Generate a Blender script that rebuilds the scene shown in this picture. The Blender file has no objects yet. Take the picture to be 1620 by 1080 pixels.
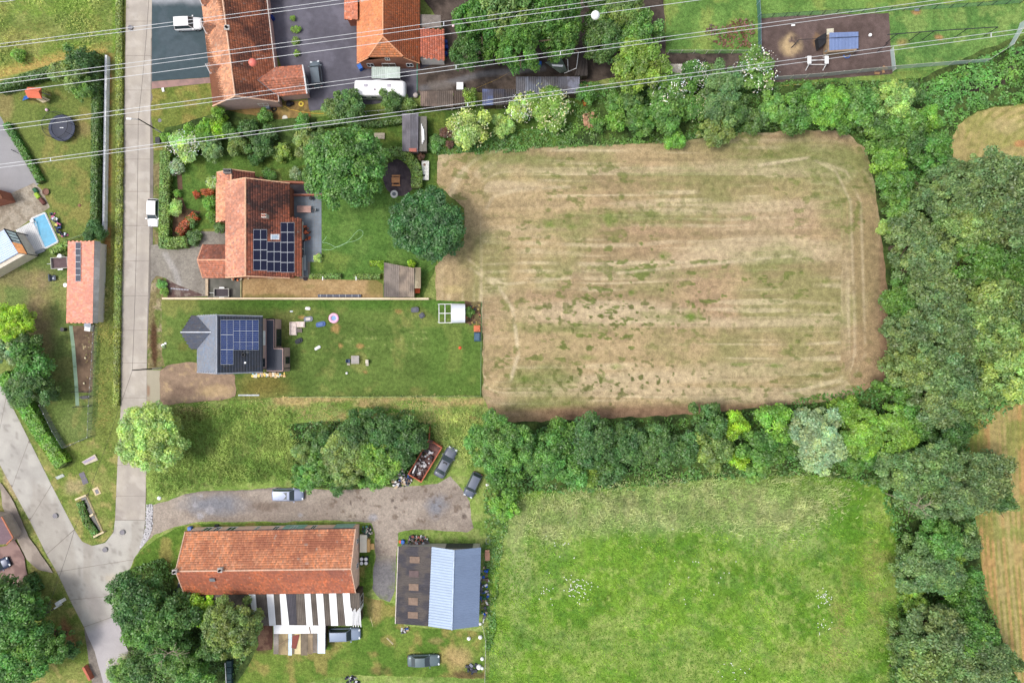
import bpy, math, random
import numpy as np
from mathutils import Vector, Matrix
random.seed(7); RNG = np.random.default_rng(7)
SC = bpy.context.scene; COL = SC.collection
R = math.radians
# ---------------------------------------------------------------- camera, sky, sun, exposure
CAMH = 108.0
cam = bpy.data.objects.new('camera', bpy.data.cameras.new('camera')); COL.objects.link(cam)
cam.location = (0, 0, CAMH); cam.rotation_euler = (0, 0, 0)
cam.data.sensor_width = 36; cam.data.lens = 24; cam.data.clip_start = 0.5; cam.data.clip_end = 4000
SC.camera = cam
SUN_EL, SUN_AZ = 62.0, 262.0          # azimuth clockwise from +Y (sun over the left of the picture)
W = bpy.data.worlds.new('World'); SC.world = W; W.use_nodes = True
nt = W.node_tree; bg = nt.nodes['Background']
sky = nt.nodes.new('ShaderNodeTexSky'); sky.sky_type = 'NISHITA'; sky.sun_disc = False
sky.sun_elevation = R(SUN_EL); sky.sun_rotation = R(SUN_AZ); sky.dust_density = 4.0; sky.air_density = 1.0; sky.ozone_density = 1.0
hs = nt.nodes.new('ShaderNodeHueSaturation'); hs.inputs['Saturation'].default_value = 0.5
nt.links.new(sky.outputs[0], hs.inputs['Color']); nt.links.new(hs.outputs[0], bg.inputs[0]); bg.inputs[1].default_value = 0.15
sl = bpy.data.lights.new('sun', 'SUN'); sl.energy = 1.15; sl.angle = R(12); sl.color = (1.0, 0.95, 0.88)
sun = bpy.data.objects.new('sun', sl); COL.objects.link(sun)
d = Vector((math.sin(R(SUN_AZ)) * math.cos(R(SUN_EL)), math.cos(R(SUN_AZ)) * math.cos(R(SUN_EL)), math.sin(R(SUN_EL))))
sun.rotation_euler = d.to_track_quat('Z', 'Y').to_euler()
SC.view_settings.view_transform = 'Standard'; SC.view_settings.look = 'None'
SC.view_settings.exposure = 0.58; SC.view_settings.gamma = 1.0
SC.cycles.max_bounces = 5; SC.cycles.diffuse_bounces = 3; SC.cycles.transparent_max_bounces = 8
SC.cycles.use_denoising = True

# ---------------------------------------------------------------- helpers
S = 0.1
def P(px, py, z=0.0):
    k = S * (1 - z / CAMH)
    return Vector(((px - 810) * k, (540 - py) * k, z))
def lin(v):
    v = v / 255.0
    return v / 12.92 if v <= 0.04045 else ((v + 0.055) / 1.055) ** 2.4
def C(r, g, b, k=1.0): return (lin(r) * k, lin(g) * k, lin(b) * k)
def A(r, g, b, k=1.0): return np.array(C(r, g, b, k))

def _h(ix, iy, s):
    ix = ix.astype(np.int64); iy = iy.astype(np.int64)
    h = (ix * 374761393 + iy * 668265263 + s * 974634777) & 0xffffffff
    h = ((h ^ (h >> 13)) * 1274126177) & 0xffffffff
    return ((h ^ (h >> 16)) & 0xffff) / 65535.0
def vn(x, y, s=0):
    x = np.asarray(x, float); y = np.asarray(y, float)
    ix = np.floor(x); iy = np.floor(y); fx = x - ix; fy = y - iy
    fx = fx * fx * (3 - 2 * fx); fy = fy * fy * (3 - 2 * fy)
    a = _h(ix, iy, s); b = _h(ix + 1, iy, s); c = _h(ix, iy + 1, s); d_ = _h(ix + 1, iy + 1, s)
    return (a * (1 - fx) + b * fx) * (1 - fy) + (c * (1 - fx) + d_ * fx) * fy
def fb(x, y, sc, s=0, o=4, sx=1, sy=1):      # fbm in photo pixels, feature size sc
    t = 0; a = 1; n = 0
    for k in range(o):
        t = t + a * vn(x / sc * 2 ** k * sx + 17 * k, y / sc * 2 ** k * sy, s + k); n += a; a *= .55
    return t / n
def ss(a, b, x):
    t = np.clip((x - a) / (b - a), 0, 1); return t * t * (3 - 2 * t)
def mixc(c, col, t):
    t = np.clip(t, 0, 1)[:, None]; return c * (1 - t) + np.asarray(col) * t
def blob(x, y, cx, cy, rx, ry, soft=.5, rot=0, w=.35, s=3):
    a = R(rot); dx = x - cx; dy = y - cy
    u = (dx * math.cos(a) + dy * math.sin(a)) / rx; v = (-dx * math.sin(a) + dy * math.cos(a)) / ry
    d_ = np.sqrt(u * u + v * v) + (fb(x, y, max(6, min(rx, ry) * .7), s) - .5) * 2 * w
    return 1 - ss(1 - soft, 1 + soft * .3, d_)
def segd(x, y, pts):
    m = np.full(x.shape, 1e9)
    for (ax, ay), (bx, by) in zip(pts[:-1], pts[1:]):
        vx, vy = bx - ax, by - ay; L = vx * vx + vy * vy + 1e-9
        t = np.clip(((x - ax) * vx + (y - ay) * vy) / L, 0, 1)
        m = np.minimum(m, np.hypot(x - ax - t * vx, y - ay - t * vy))
    return m
def pip(x, y, poly):
    ins = np.zeros(x.shape, bool); n = len(poly)
    for i in range(n):
        x1, y1 = poly[i]; x2, y2 = poly[(i + 1) % n]
        if y1 == y2: continue
        c = ((y1 > y) != (y2 > y)) & (x < (x2 - x1) * (y - y1) / (y2 - y1) + x1)
        ins ^= c
    return ins

def NT(name):
    m = bpy.data.materials.new(name); m.use_nodes = True
    t = m.node_tree; return m, t, t.nodes['Principled BSDF']
def noise_node(t, scale, detail=3, rough=.55):
    n = t.nodes.new('ShaderNodeTexNoise'); n.inputs['Scale'].default_value = scale
    n.inputs['Detail'].default_value = detail; n.inputs['Roughness'].default_value = rough
    return n
def mapr(t, src, a, b, c, d_):
    n = t.nodes.new('ShaderNodeMapRange'); t.links.new(src, n.inputs[0])
    for i, v in enumerate((a, b, c, d_)): n.inputs[i + 1].default_value = v
    return n.outputs[0]
def mulc(t, col, fac):
    n = t.nodes.new('ShaderNodeVectorMath'); n.operation = 'SCALE'
    t.links.new(col, n.inputs[0]); t.links.new(fac, n.inputs['Scale']); return n.outputs[0]
MATS = {}
def mat(name, col=None, rough=.8, metal=0.0, var=.25, scale=1.5, fine=9.0, bump=0.0, attr=False, spec=.3):
    """col None/attr: colour comes from the 'Col' attribute; noise gives grain, blotches and relief"""
    if name in MATS: return MATS[name]
    m, t, b = NT(name)
    b.inputs['Roughness'].default_value = rough; b.inputs['Metallic'].default_value = metal
    b.inputs['Specular IOR Level'].default_value = spec
    if attr:
        a = t.nodes.new('ShaderNodeAttribute'); a.attribute_name = 'Col'; src = a.outputs['Color']
    else:
        a = t.nodes.new('ShaderNodeRGB'); a.outputs[0].default_value = (*col, 1); src = a.outputs[0]
    if var > 0:
        tc = t.nodes.new('ShaderNodeNewGeometry')
        n1 = noise_node(t, scale, 4); n2 = noise_node(t, fine, 3, .7)
        t.links.new(tc.outputs['Position'], n1.inputs['Vector']); t.links.new(tc.outputs['Position'], n2.inputs['Vector'])
        f1 = mapr(t, n1.outputs['Fac'], .3, .7, 1 - var * .7, 1 + var * .7)
        f2 = mapr(t, n2.outputs['Fac'], .3, .7, 1 - var, 1 + var)
        src = mulc(t, mulc(t, src, f1), f2)
        if bump > 0:
            bp = t.nodes.new('ShaderNodeBump'); bp.inputs['Strength'].default_value = 1; bp.inputs['Distance'].default_value = bump
            t.links.new(n2.outputs['Fac'], bp.inputs['Height']); t.links.new(bp.outputs[0], b.inputs['Normal'])
    t.links.new(src, b.inputs['Base Color'])
    MATS[name] = m; return m
def glass(name='window_glass', col=(.02, .03, .04), rough=.08):
    if name in MATS: return MATS[name]
    m, t, b = NT(name); b.inputs['Base Color'].default_value = (*col, 1); b.inputs['Roughness'].default_value = rough
    b.inputs['Specular IOR Level'].default_value = .7; MATS[name] = m; return m
def netmat(name, col, op):
    if name in MATS: return MATS[name]
    m, t, b = NT(name); b.inputs['Base Color'].default_value = (*col, 1); b.inputs['Roughness'].default_value = .9
    b.inputs['Alpha'].default_value = op; MATS[name] = m; return m
def leafmat(name, col, hv=.013, trans=.45):
    if name in MATS: return MATS[name]
    m, t, b = NT(name); t.nodes.remove(b); out = t.nodes['Material Output']
    a = t.nodes.new('ShaderNodeAttribute'); a.attribute_name = 'Col'
    mx = t.nodes.new('ShaderNodeVectorMath'); mx.operation = 'MULTIPLY'; mx.inputs[1].default_value = col
    t.links.new(a.outputs['Color'], mx.inputs[0])
    oi = t.nodes.new('ShaderNodeObjectInfo'); h = t.nodes.new('ShaderNodeHueSaturation')
    t.links.new(mapr(t, oi.outputs['Random'], 0, 1, .5 - hv, .5 + hv * .6), h.inputs['Hue'])
    gp = t.nodes.new('ShaderNodeNewGeometry'); nn = noise_node(t, .55, 3)
    t.links.new(gp.outputs['Position'], nn.inputs['Vector'])
    t.links.new(mapr(t, nn.outputs['Fac'], .3, .7, .7, 1.35), h.inputs['Value'])
    t.links.new(mx.outputs[0], h.inputs['Color'])
    df = t.nodes.new('ShaderNodeBsdfDiffuse'); tr = t.nodes.new('ShaderNodeBsdfTranslucent'); ms = t.nodes.new('ShaderNodeMixShader')
    gl = t.nodes.new('ShaderNodeBsdfGlossy'); gl.inputs['Roughness'].default_value = .5; ms2 = t.nodes.new('ShaderNodeMixShader')
    ms.inputs[0].default_value = trans; ms2.inputs[0].default_value = .06
    t.links.new(h.outputs[0], df.inputs[0]); t.links.new(h.outputs[0], tr.inputs[0])
    t.links.new(df.outputs[0], ms.inputs[1]); t.links.new(tr.outputs[0], ms.inputs[2])
    t.links.new(ms.outputs[0], ms2.inputs[1]); t.links.new(gl.outputs[0], ms2.inputs[2])
    t.links.new(ms2.outputs[0], out.inputs[0]); MATS[name] = m; return m

ORG = {}
def npmesh(name, V, F, m=None, col=None, smooth=False):
    """V (n,3), F (k,3|4) equal-length faces; col (n,3) per vertex"""
    me = bpy.data.meshes.new(name); V = np.asarray(V, np.float32); F = np.asarray(F, np.int32); k = F.shape[1]
    me.vertices.add(len(V)); me.vertices.foreach_set('co', V.ravel())
    me.loops.add(F.size); me.loops.foreach_set('vertex_index', F.ravel())
    me.polygons.add(len(F)); me.polygons.foreach_set('loop_start', np.arange(0, F.size, k, dtype=np.int32))
    me.update(calc_edges=True)
    if col is not None:
        ca = me.color_attributes.new('Col', 'FLOAT_COLOR', 'POINT')
        ca.data.foreach_set('color', np.c_[col, np.ones(len(col))].astype(np.float32).ravel())
    if smooth: me.polygons.foreach_set('use_smooth', np.ones(len(F), bool))
    if m: me.materials.append(m)
    return me
def org(o):
    while o is not None:
        if o.name in ORG: return ORG[o.name]
        o = o.parent
    return Vector((0, 0, 0))
def tag(o, label=None, cat=None, group=None, kind=None):
    if label: o['label'] = label
    if cat: o['category'] = cat
    if group: o['group'] = group
    if kind: o['kind'] = kind
    return o
def thing(name, label, cat, loc=(0, 0, 0), group=None):
    o = bpy.data.objects.new(name, None); COL.objects.link(o); o.location = loc; o.empty_display_size = .3
    ORG[o.name] = Vector(loc); return tag(o, label, cat, group)
def link(name, me, parent=None):
    o = bpy.data.objects.new(name, me); COL.objects.link(o); o.parent = parent; return o
def copy_tree(o, parent=None):
    c = o.copy(); COL.objects.link(c); c.parent = parent
    for ch in [x for x in o.children]: copy_tree(ch, c)
    return c
class MB:
    def __init__(s): s.v = []; s.f = []; s.c = None
    def add(s, vs, fs):
        b = len(s.v); s.v += [tuple(v) for v in vs]; s.f += [tuple(b + i for i in f) for f in fs]; return s
    def box(s, x, y, z, sx, sy, sz, rz=0.0, tilt=None):     # z is the bottom
        M = Matrix.Translation((x, y, z)) @ Matrix.Rotation(rz, 4, 'Z')
        if tilt: M = M @ Matrix.Rotation(tilt[0], 4, 'X') @ Matrix.Rotation(tilt[1], 4, 'Y')
        vs = [M @ Vector((a * sx / 2, b * sy / 2, c * sz)) for c in (0, 1) for a, b in ((-1, -1), (1, -1), (1, 1), (-1, 1))]
        return s.add(vs, [(3, 2, 1, 0), (4, 5, 6, 7), (0, 1, 5, 4), (1, 2, 6, 5), (2, 3, 7, 6), (3, 0, 4, 7)])
    def prism(s, pts, z0, z1, taper=0):
        pts = [(p[0], p[1]) for p in pts]; n = len(pts)
        ar = sum(pts[i][0] * pts[(i + 1) % n][1] - pts[(i + 1) % n][0] * pts[i][1] for i in range(n))
        if ar < 0: pts = pts[::-1]
        return s.add([(x, y, z0) for x, y in pts] + [(x, y, z1) for x, y in pts],
                     [tuple(range(n))[::-1], tuple(range(n, 2 * n))] + [(i, (i + 1) % n, n + (i + 1) % n, n + i) for i in range(n)])
    def slab(s, pts, th):                                    # 3D planar polygon with thickness downwards
        n = len(pts); pts = [Vector(p) for p in pts]
        nn = Vector((0, 0, 0))
        for i in range(n): nn += pts[i].cross(pts[(i + 1) % n])
        if nn.z < 0: pts = pts[::-1]
        lo = [p - Vector((0, 0, th)) for p in pts]
        return s.add(pts + lo, [tuple(range(n)), tuple(range(n, 2 * n))[::-1]] + [((i + 1) % n, i, n + i, n + (i + 1) % n) for i in range(n)])
    def tube(s, pts, r, n=6, r2=None):
        pts = [Vector(p) for p in pts]; m = len(pts); vs = []
        for i, p in enumerate(pts):
            t = (pts[min(i + 1, m - 1)] - pts[max(i - 1, 0)]).normalized()
            u = t.orthogonal().normalized() if abs(t.z) > .9 else t.cross(Vector((0, 0, 1))).normalized()
            w = t.cross(u); rr = r if r2 is None else r + (r2 - r) * i / max(1, m - 1)
            vs += [p + (u * math.cos(a) + w * math.sin(a)) * rr for a in [2 * math.pi * k / n for k in range(n)]]
        fs = [(i * n + k, i * n + (k + 1) % n, (i + 1) * n + (k + 1) % n, (i + 1) * n + k) for i in range(m - 1) for k in range(n)]
        fs += [tuple(range(n))[::-1], tuple(range((m - 1) * n, m * n))]
        return s.add(vs, fs)
    def cyl(s, x, y, z0, z1, r, n=16, r2=None):
        return s.tube([(x, y, z0), (x, y, z1)], r, n, r2)
    def lathe(s, prof, n=24, x=0, y=0, z=0):                 # prof [(r,z)..]
        m = len(prof)
        vs = [(x + r * math.cos(2 * math.pi * k / n), y + r * math.sin(2 * math.pi * k / n), z + h) for r, h in prof for k in range(n)]
        return s.add(vs, [(i * n + k, i * n + (k + 1) % n, (i + 1) * n + (k + 1) % n, (i + 1) * n + k) for i in range(m - 1) for k in range(n)])
    def torus(s, R_, r, z, n=28, m=8, x=0, y=0):
        return s.lathe([(R_ + r * math.cos(2 * math.pi * k / m), z + r * math.sin(2 * math.pi * k / m)) for k in range(m + 1)], n, x, y)
    def ball(s, x, y, z, r, n=14, m=9, sz=1):
        return s.lathe([(max(.001, r * math.sin(math.pi * k / m)), z - r * sz * math.cos(math.pi * k / m)) for k in range(m + 1)], n, x, y)
    def mesh(s, name, m=None, o=Vector((0, 0, 0)), smooth=False, cols=None):
        me = bpy.data.meshes.new(name); me.from_pydata([(v[0] - o.x, v[1] - o.y, v[2] - o.z) for v in s.v], [], s.f)
        if smooth: me.polygons.foreach_set('use_smooth', np.ones(len(me.polygons), bool))
        if m: me.materials.append(m)
        me.update(); return me
def part(parent, name, b, m, smooth=False, label=None, kind=None):
    o = link(name, b.mesh(name, m, org(parent), smooth), parent)
    if label: o['label'] = label
    if kind: o['kind'] = kind
    return o
def solo(name, b, m, label, cat, group=None, kind=None, smooth=False, loc=None):
    """a thing that is one mesh; origin at its footprint centre"""
    if loc is None:
        vs = np.array([tuple(v) for v in b.v]); loc = Vector((vs[:, 0].mean(), vs[:, 1].mean(), vs[:, 2].min()))
    o = link(name, b.mesh(name, m, loc, smooth)); o.location = loc; ORG[o.name] = Vector(loc)
    return tag(o, label, cat, group, kind)

# ---------------------------------------------------------------- ground sheets
def outline(poly, step=5, wig=2.0, seed=1):
    out = []; n = len(poly)
    for i in range(n):
        (x1, y1), (x2, y2) = poly[i], poly[(i + 1) % n]; L = math.hypot(x2 - x1, y2 - y1); k = max(1, int(L / step))
        for j in range(k):
            t = j / k; out.append((x1 + (x2 - x1) * t, y1 + (y2 - y1) * t))
    if wig:
        a = np.array(out); dx = (fb(a[:, 0], a[:, 1], 14, seed) - .5) * 2 * wig; dy = (fb(a[:, 0] + 500, a[:, 1], 14, seed + 9) - .5) * 2 * wig
        out = list(zip(a[:, 0] + dx * 1.6, a[:, 1] + dy * 1.6))
    return out
ZL = [0.0]
def sheet(name, poly, colf, m, cell=4.0, wig=2.0, z=None, kind='structure', parent=None, label=None, step=5):
    if z is None: ZL[0] += .004; z = ZL[0]
    ol = outline(poly, step, wig); a = np.array(ol)
    x0, x1 = a[:, 0].min(), a[:, 0].max(); y0, y1 = a[:, 1].min(), a[:, 1].max()
    nx = max(2, int((x1 - x0) / cell) + 1); ny = max(2, int((y1 - y0) / cell) + 1)
    gx, gy = np.meshgrid(np.linspace(x0, x1, nx + 1), np.linspace(y0, y1, ny + 1))
    cx = (gx[:-1, :-1] + gx[1:, 1:]) / 2; cy = (gy[:-1, :-1] + gy[1:, 1:]) / 2
    keep = pip(cx.ravel(), cy.ravel(), ol).reshape(cx.shape)
    idx = np.arange((nx + 1) * (ny + 1)).reshape(ny + 1, nx + 1)
    F = np.stack([idx[:-1, :-1], idx[1:, :-1], idx[1:, 1:], idx[:-1, 1:]], -1)[keep]
    cnt = np.zeros((nx + 1) * (ny + 1), int); np.add.at(cnt, F.ravel(), 1)
    used = cnt > 0; bd = used & (cnt < 4)
    X = gx.ravel().copy(); Y = gy.ravel().copy(); bi = np.where(bd)[0]; bx, by = X[bi], Y[bi]
    best = np.full(len(bi), 1e9); tx = bx.copy(); ty = by.copy()
    for (ax, ay), (ex, ey) in zip(ol, ol[1:] + ol[:1]):
        vx, vy = ex - ax, ey - ay; L = vx * vx + vy * vy + 1e-9
        t = np.clip(((bx - ax) * vx + (by - ay) * vy) / L, 0, 1); qx = ax + t * vx; qy = ay + t * vy
        dd = np.hypot(bx - qx, by - qy); mk = dd < best; best[mk] = dd[mk]; tx[mk] = qx[mk]; ty[mk] = qy[mk]
    X[bi] = tx; Y[bi] = ty
    rm = np.full(len(X), -1); rm[used] = np.arange(used.sum()); X = X[used]; Y = Y[used]
    V = np.c_[(X - 810) * S, (540 - Y) * S, np.full(len(X), z)]
    me = npmesh(name, V, rm[F], m, np.clip(colf(X, Y), .003, .95))
    o = link(name, me, parent); o['kind'] = kind
    if label: o['label'] = label
    return o

# ---------------------------------------------------------------- foliage
def cards(pos, nrm, size, rng, aspect=1.5, bend=.25):
    n = len(pos); t = rng.normal(size=(n, 3)); t -= (t * nrm).sum(1)[:, None] * nrm
    t /= np.linalg.norm(t, axis=1)[:, None] + 1e-9; b = np.cross(nrm, t)
    s = size[:, None]
    V = np.stack([pos - t * s * .5 * aspect, pos + b * s * .42 + nrm * s * bend * .5, pos + t * s * .5 * aspect, pos - b * s * .42 + nrm * s * bend * .5], 1).reshape(-1, 3)
    F = np.arange(n * 4).reshape(-1, 4); return V, F
def crown_mesh(name, seed, ncl, nleaf, ls, flat=.62, rough=.2, cr=(.16, .3), kind='round'):
    rng = np.random.default_rng(seed)
    th = rng.uniform(0, 2 * math.pi, ncl); rr = np.sqrt(rng.uniform(0, 1, ncl)) * .84
    ed = 1 + rough * (np.sin(th * 2 + seed) * .5 + np.sin(th * 3 + seed * 2.1) * .4 + np.sin(th * 5 + seed * .7) * .35)
    low = rng.uniform(0, 1, ncl) < .28
    zc = np.sqrt(np.clip(1 - rr ** 2, 0, 1)) * flat * rng.uniform(.75, 1.08, ncl); zc[low] *= rng.uniform(-.5, .5, low.sum())
    if kind == 'cone': zc = (1 - rr) * flat * 1.3
    cx = rr * ed * np.cos(th); cy = rr * ed * np.sin(th); cs = rng.uniform(*cr, ncl)
    ci = rng.choice(ncl, nleaf, p=cs ** 2 / (cs ** 2).sum())
    dv = rng.normal(size=(nleaf, 3)); dv[:, 2] = np.abs(dv[:, 2]) * 1.1 - .35; dv /= np.linalg.norm(dv, axis=1)[:, None]
    rad = cs[ci] * rng.uniform(.5, 1.25, nleaf)
    pos = np.c_[cx[ci], cy[ci], zc[ci]] + dv * rad[:, None] * np.array([1, 1, .75])
    nrm = dv * .6 + np.array([0, 0, .6]) + rng.normal(size=(nleaf, 3)) * .38; nrm /= np.linalg.norm(nrm, axis=1)[:, None]
    size = ls * rng.uniform(.6, 1.35, nleaf)
    V, F = cards(pos, nrm, size, rng)
    cf = rng.uniform(.76, 1.24, ncl)[ci] * rng.uniform(.7, 1.3, nleaf)
    yl = rng.uniform(-.12, .16, ncl)[ci] + rng.normal(0, .06, nleaf)
    cc = np.clip(np.c_[cf * (1 + yl), cf, cf * (1 - yl)], .2, 2.2)
    return npmesh(name, V, F, None, np.repeat(cc, 4, 0))
CR = {}
def crowns(cls):
    if cls not in CR:
        if cls == 'X': CR[cls] = [crown_mesh('crown', 10 + i, 210, 24000, .040, cr=(.06, .16), rough=.34) for i in range(4)]
        if cls == 'L': CR[cls] = [crown_mesh('crown', 20 + i, 115, 13000, .055, cr=(.09, .21), rough=.3) for i in range(4)]
        if cls == 'M': CR[cls] = [crown_mesh('crown', 30 + i, 42, 5500, .085, cr=(.14, .32), rough=.28) for i in range(3)]
        if cls == 'S': CR[cls] = [crown_mesh('crown', 40 + i, 18, 1700, .14, cr=(.28, .45), rough=.12) for i in range(3)]
        if cls == 'BALL': CR[cls] = [crown_mesh('crown', 50 + i, 60, 2600, .11, flat=.75, rough=.02, cr=(.2, .24)) for i in range(2)]
        if cls == 'LUMP': CR[cls] = [crown_mesh('crown', 60, 120, 22000, .045, cr=(.09, .15), rough=.12)]
        if cls == 'ROUND': CR[cls] = [crown_mesh('crown', 81, 200, 24000, .042, cr=(.08, .16), rough=.07)]
        if cls == 'BLOOM': CR[cls] = [crown_mesh('blossom', 70, 60, 420, .06, flat=.66, cr=(.2, .34))]
        for me in CR[cls]: me.materials.append(None)
    return CR[cls]
TR = {}
def trunk_mesh(v):
    if v not in TR:
        rng = random.Random(v); b = MB()
        b.tube([(0, 0, 0), (.02, .01, .3), (.0, .03, .62)], .045, 8, .026)
        for k in range(7):
            a = k * .9 + rng.random(); z0 = .3 + .05 * k; l = rng.uniform(.25, .42)
            b.tube([(0, 0, z0), (math.cos(a) * l * .5, math.sin(a) * l * .5, z0 + .09), (math.cos(a) * l, math.sin(a) * l, z0 + rng.uniform(.12, .25))], .018, 5, .006)
        TR[v] = b.mesh('trunk', mat('bark', C(92, 80, 66), .9, var=.3, scale=3))
    return TR[v]
SP = dict(
    darkg=(48, 90, 44), green=(74, 110, 46), dark=(64, 96, 46), oak=(88, 110, 66), oaky=(102, 124, 68), lime=(82, 120, 54), pale=(128, 152, 84),
    bright=(94, 132, 50), yellow=(122, 154, 44), blue=(86, 114, 66), silver=(120, 142, 104), olive=(94, 116, 58), rust=(140, 74, 38),
    yolive=(102, 130, 52), strip=(112, 128, 62), hedge=(100, 124, 58), hedged=(70, 100, 48), brownleaf=(96, 70, 56), nettle=(84, 124, 56), tall=(130, 150, 84))
LK = 2.12
def sp(k): return leafmat('leaves_' + k, tuple(c * LK for c in C(*SP[k])))
NTREE = [0]
def tree(px, py, r, h, k, label, group=None, cat='tree', name=None, cls=None, bloom=None, ry=None, zc=.6):
    NTREE[0] += 1; i = NTREE[0]; rad = r * S * (1 - h * zc / CAMH); ry_ = (ry or r) * S * (1 - h * zc / CAMH)
    if cls is None: cls = 'X' if rad > 4.6 else 'L' if rad > 2.9 else 'M' if rad > 1.5 else 'S'
    p = P(px, py, h * zc); p.z = 0
    t = thing(name or ('tree' if cat == 'tree' else 'bush'), label, cat, p, group)
    me = crowns(cls); o = link('crown' if cat == 'tree' else 'foliage', me[i % len(me)], t)
    o.material_slots[0].link = 'OBJECT'; o.material_slots[0].material = sp(k)
    sq = 1.06
    o.scale = (rad * sq, ry_ * sq, h * .5 / .8 if cat == 'tree' else h * .62); o.location = (0, 0, h * .46 if cat == 'tree' else h * .34)
    o.rotation_euler = (0, 0, 0 if ry else i * 2.4)
    tm = link('trunk' if cat == 'tree' else 'stem', trunk_mesh(i % 3), t); tm.scale = (h * .8, h * .8, h * .95 if cat == 'tree' else h * .7)
    if bloom:
        bm = crowns('BLOOM')[0]; q = link('blossom', bm, t); q.material_slots[0].link = 'OBJECT'
        q.material_slots[0].material = leafmat('blossom_' + bloom, dict(white=(.85, .85, .78), cream=(.62, .64, .35))[bloom], hv=0, trans=.1)
        q.scale = (rad * sq * 1.03, ry_ * sq * 1.03, o.scale[2] * 1.06); q.location = o.location; q.rotation_euler = (0, 0, i)
    return t
def hedge(path, w, h, k, label, name='hedge', dens=60, ls=.2, group=None, z0=.15):
    """path in photo pixels at the hedge's top"""
    pts = [P(x, y, h) for x, y in path]; c = sum(pts, Vector((0, 0, 0))) / len(pts); c.z = 0
    t = thing(name, label, 'hedge', c, group); core = MB(); rng = np.random.default_rng(len(label) + int(path[0][0]))
    PV = []; PN = []
    for a, b in zip(pts[:-1], pts[1:]):
        dv = b - a; L = dv.length; u = dv.normalized(); n = Vector((-u.y, u.x, 0)); ang = math.atan2(u.y, u.x); mid = (a + b) / 2
        core.box(mid.x, mid.y, 0.02, L + w * .35, w * .72, h * .86, ang)
        ar = [L * w, L * h, L * h, w * h * .8, w * h * .8]; ws = [1.3, .8, .8, .7, .7]
        for q, (aa, wt) in enumerate(zip(ar, ws)):
            m = int(aa * dens * wt) + 3; s1 = rng.uniform(-.02, 1.02, m); s2 = rng.uniform(0, 1, m)
            if q == 0: pos = np.array(a) + s1[:, None] * np.array(dv) + (s2 - .5)[:, None] * w * np.array(n); pos[:, 2] = h - .16 * np.abs(s2 - .5) * 2 + rng.normal(0, .06, m); nn = np.array((0, 0, 1.))
            elif q < 3:
                sg = 1 if q == 1 else -1; pos = np.array(a) + s1[:, None] * np.array(dv) + sg * w * .47 * np.array(n); pos[:, 2] = s2 * (h - .05); pos[:, :2] += rng.normal(0, .05, (m, 2)); nn = np.array(n) * sg
            else:
                e = np.array(a if q == 3 else b); sg = -1 if q == 3 else 1
                pos = e + (s1 - .5)[:, None] * w * np.array(n) + np.array(u) * sg * .05; pos[:, 2] = s2 * (h - .05); nn = np.array(u) * sg
            nr = nn + rng.normal(0, .45, (m, 3)); nr /= np.linalg.norm(nr, axis=1)[:, None]; PV.append(pos); PN.append(nr)
    pos = np.vstack(PV); nr = np.vstack(PN); V, F = cards(pos, nr, ls * rng.uniform(.6, 1.4, len(pos)), rng)
    f = rng.uniform(.65, 1.35, len(pos)) * (.8 + .4 * fb(pos[:, 0], pos[:, 1], 1.2, 5)); yl = rng.normal(0, .08, len(pos)) + .5 * (fb(pos[:, 0], pos[:, 1], 2.5, 8) - .5)
    cc = np.clip(np.c_[f * (1 + yl), f, f * (1 - yl)], .2, 2.2)
    o = link('foliage', npmesh('foliage', V - np.array(c), F, sp(k), np.repeat(cc, 4, 0)), t)
    part(t, 'branches', core, mat('hedge_branches', C(78, 90, 48), .95, var=.3)); return t
def _inside(poly, dens, seed, rng):
    a = np.array(poly, float); x0, y0 = a.min(0); x1, y1 = a.max(0); n = int((x1 - x0) * (y1 - y0) * S * S * dens)
    x = rng.uniform(x0, x1, n); y = rng.uniform(y0, y1, n); k = pip(x, y, outline(poly, 8, 3, seed)); return x[k], y[k]
def groundcover(name, label, poly, dens, ls, hmax, k, seed=1, thr=0.0, cat=None, hm=12):
    rng = np.random.default_rng(seed); x, y = _inside(poly, dens, seed, rng)
    hh = fb(x, y, hm, seed); kp = hh > thr; x, y, hh = x[kp], y[kp], hh[kp]
    z = hmax * ss(.2, .8, hh) * rng.uniform(.55, 1, len(x)) + .03
    pos = np.c_[(x - 810) * S, (540 - y) * S, z]
    nr = np.array((0, 0, 1.)) + rng.normal(0, .5, (len(x), 3)); nr /= np.linalg.norm(nr, axis=1)[:, None]
    V, F = cards(pos, nr, ls * rng.uniform(.6, 1.4, len(x)), rng)
    f = rng.uniform(.7, 1.3, len(x)) * (.7 + .6 * fb(x, y, 25, seed + 3)); yl = .6 * (fb(x, y, 40, seed + 5) - .5) + rng.normal(0, .06, len(x))
    cc = np.clip(np.c_[f * (1 + yl), f, f * (1 - yl)], .2, 2.2)
    o = link(name, npmesh(name, V, F, sp(k), np.repeat(cc, 4, 0))); return tag(o, label, cat, None, 'stuff')
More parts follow.
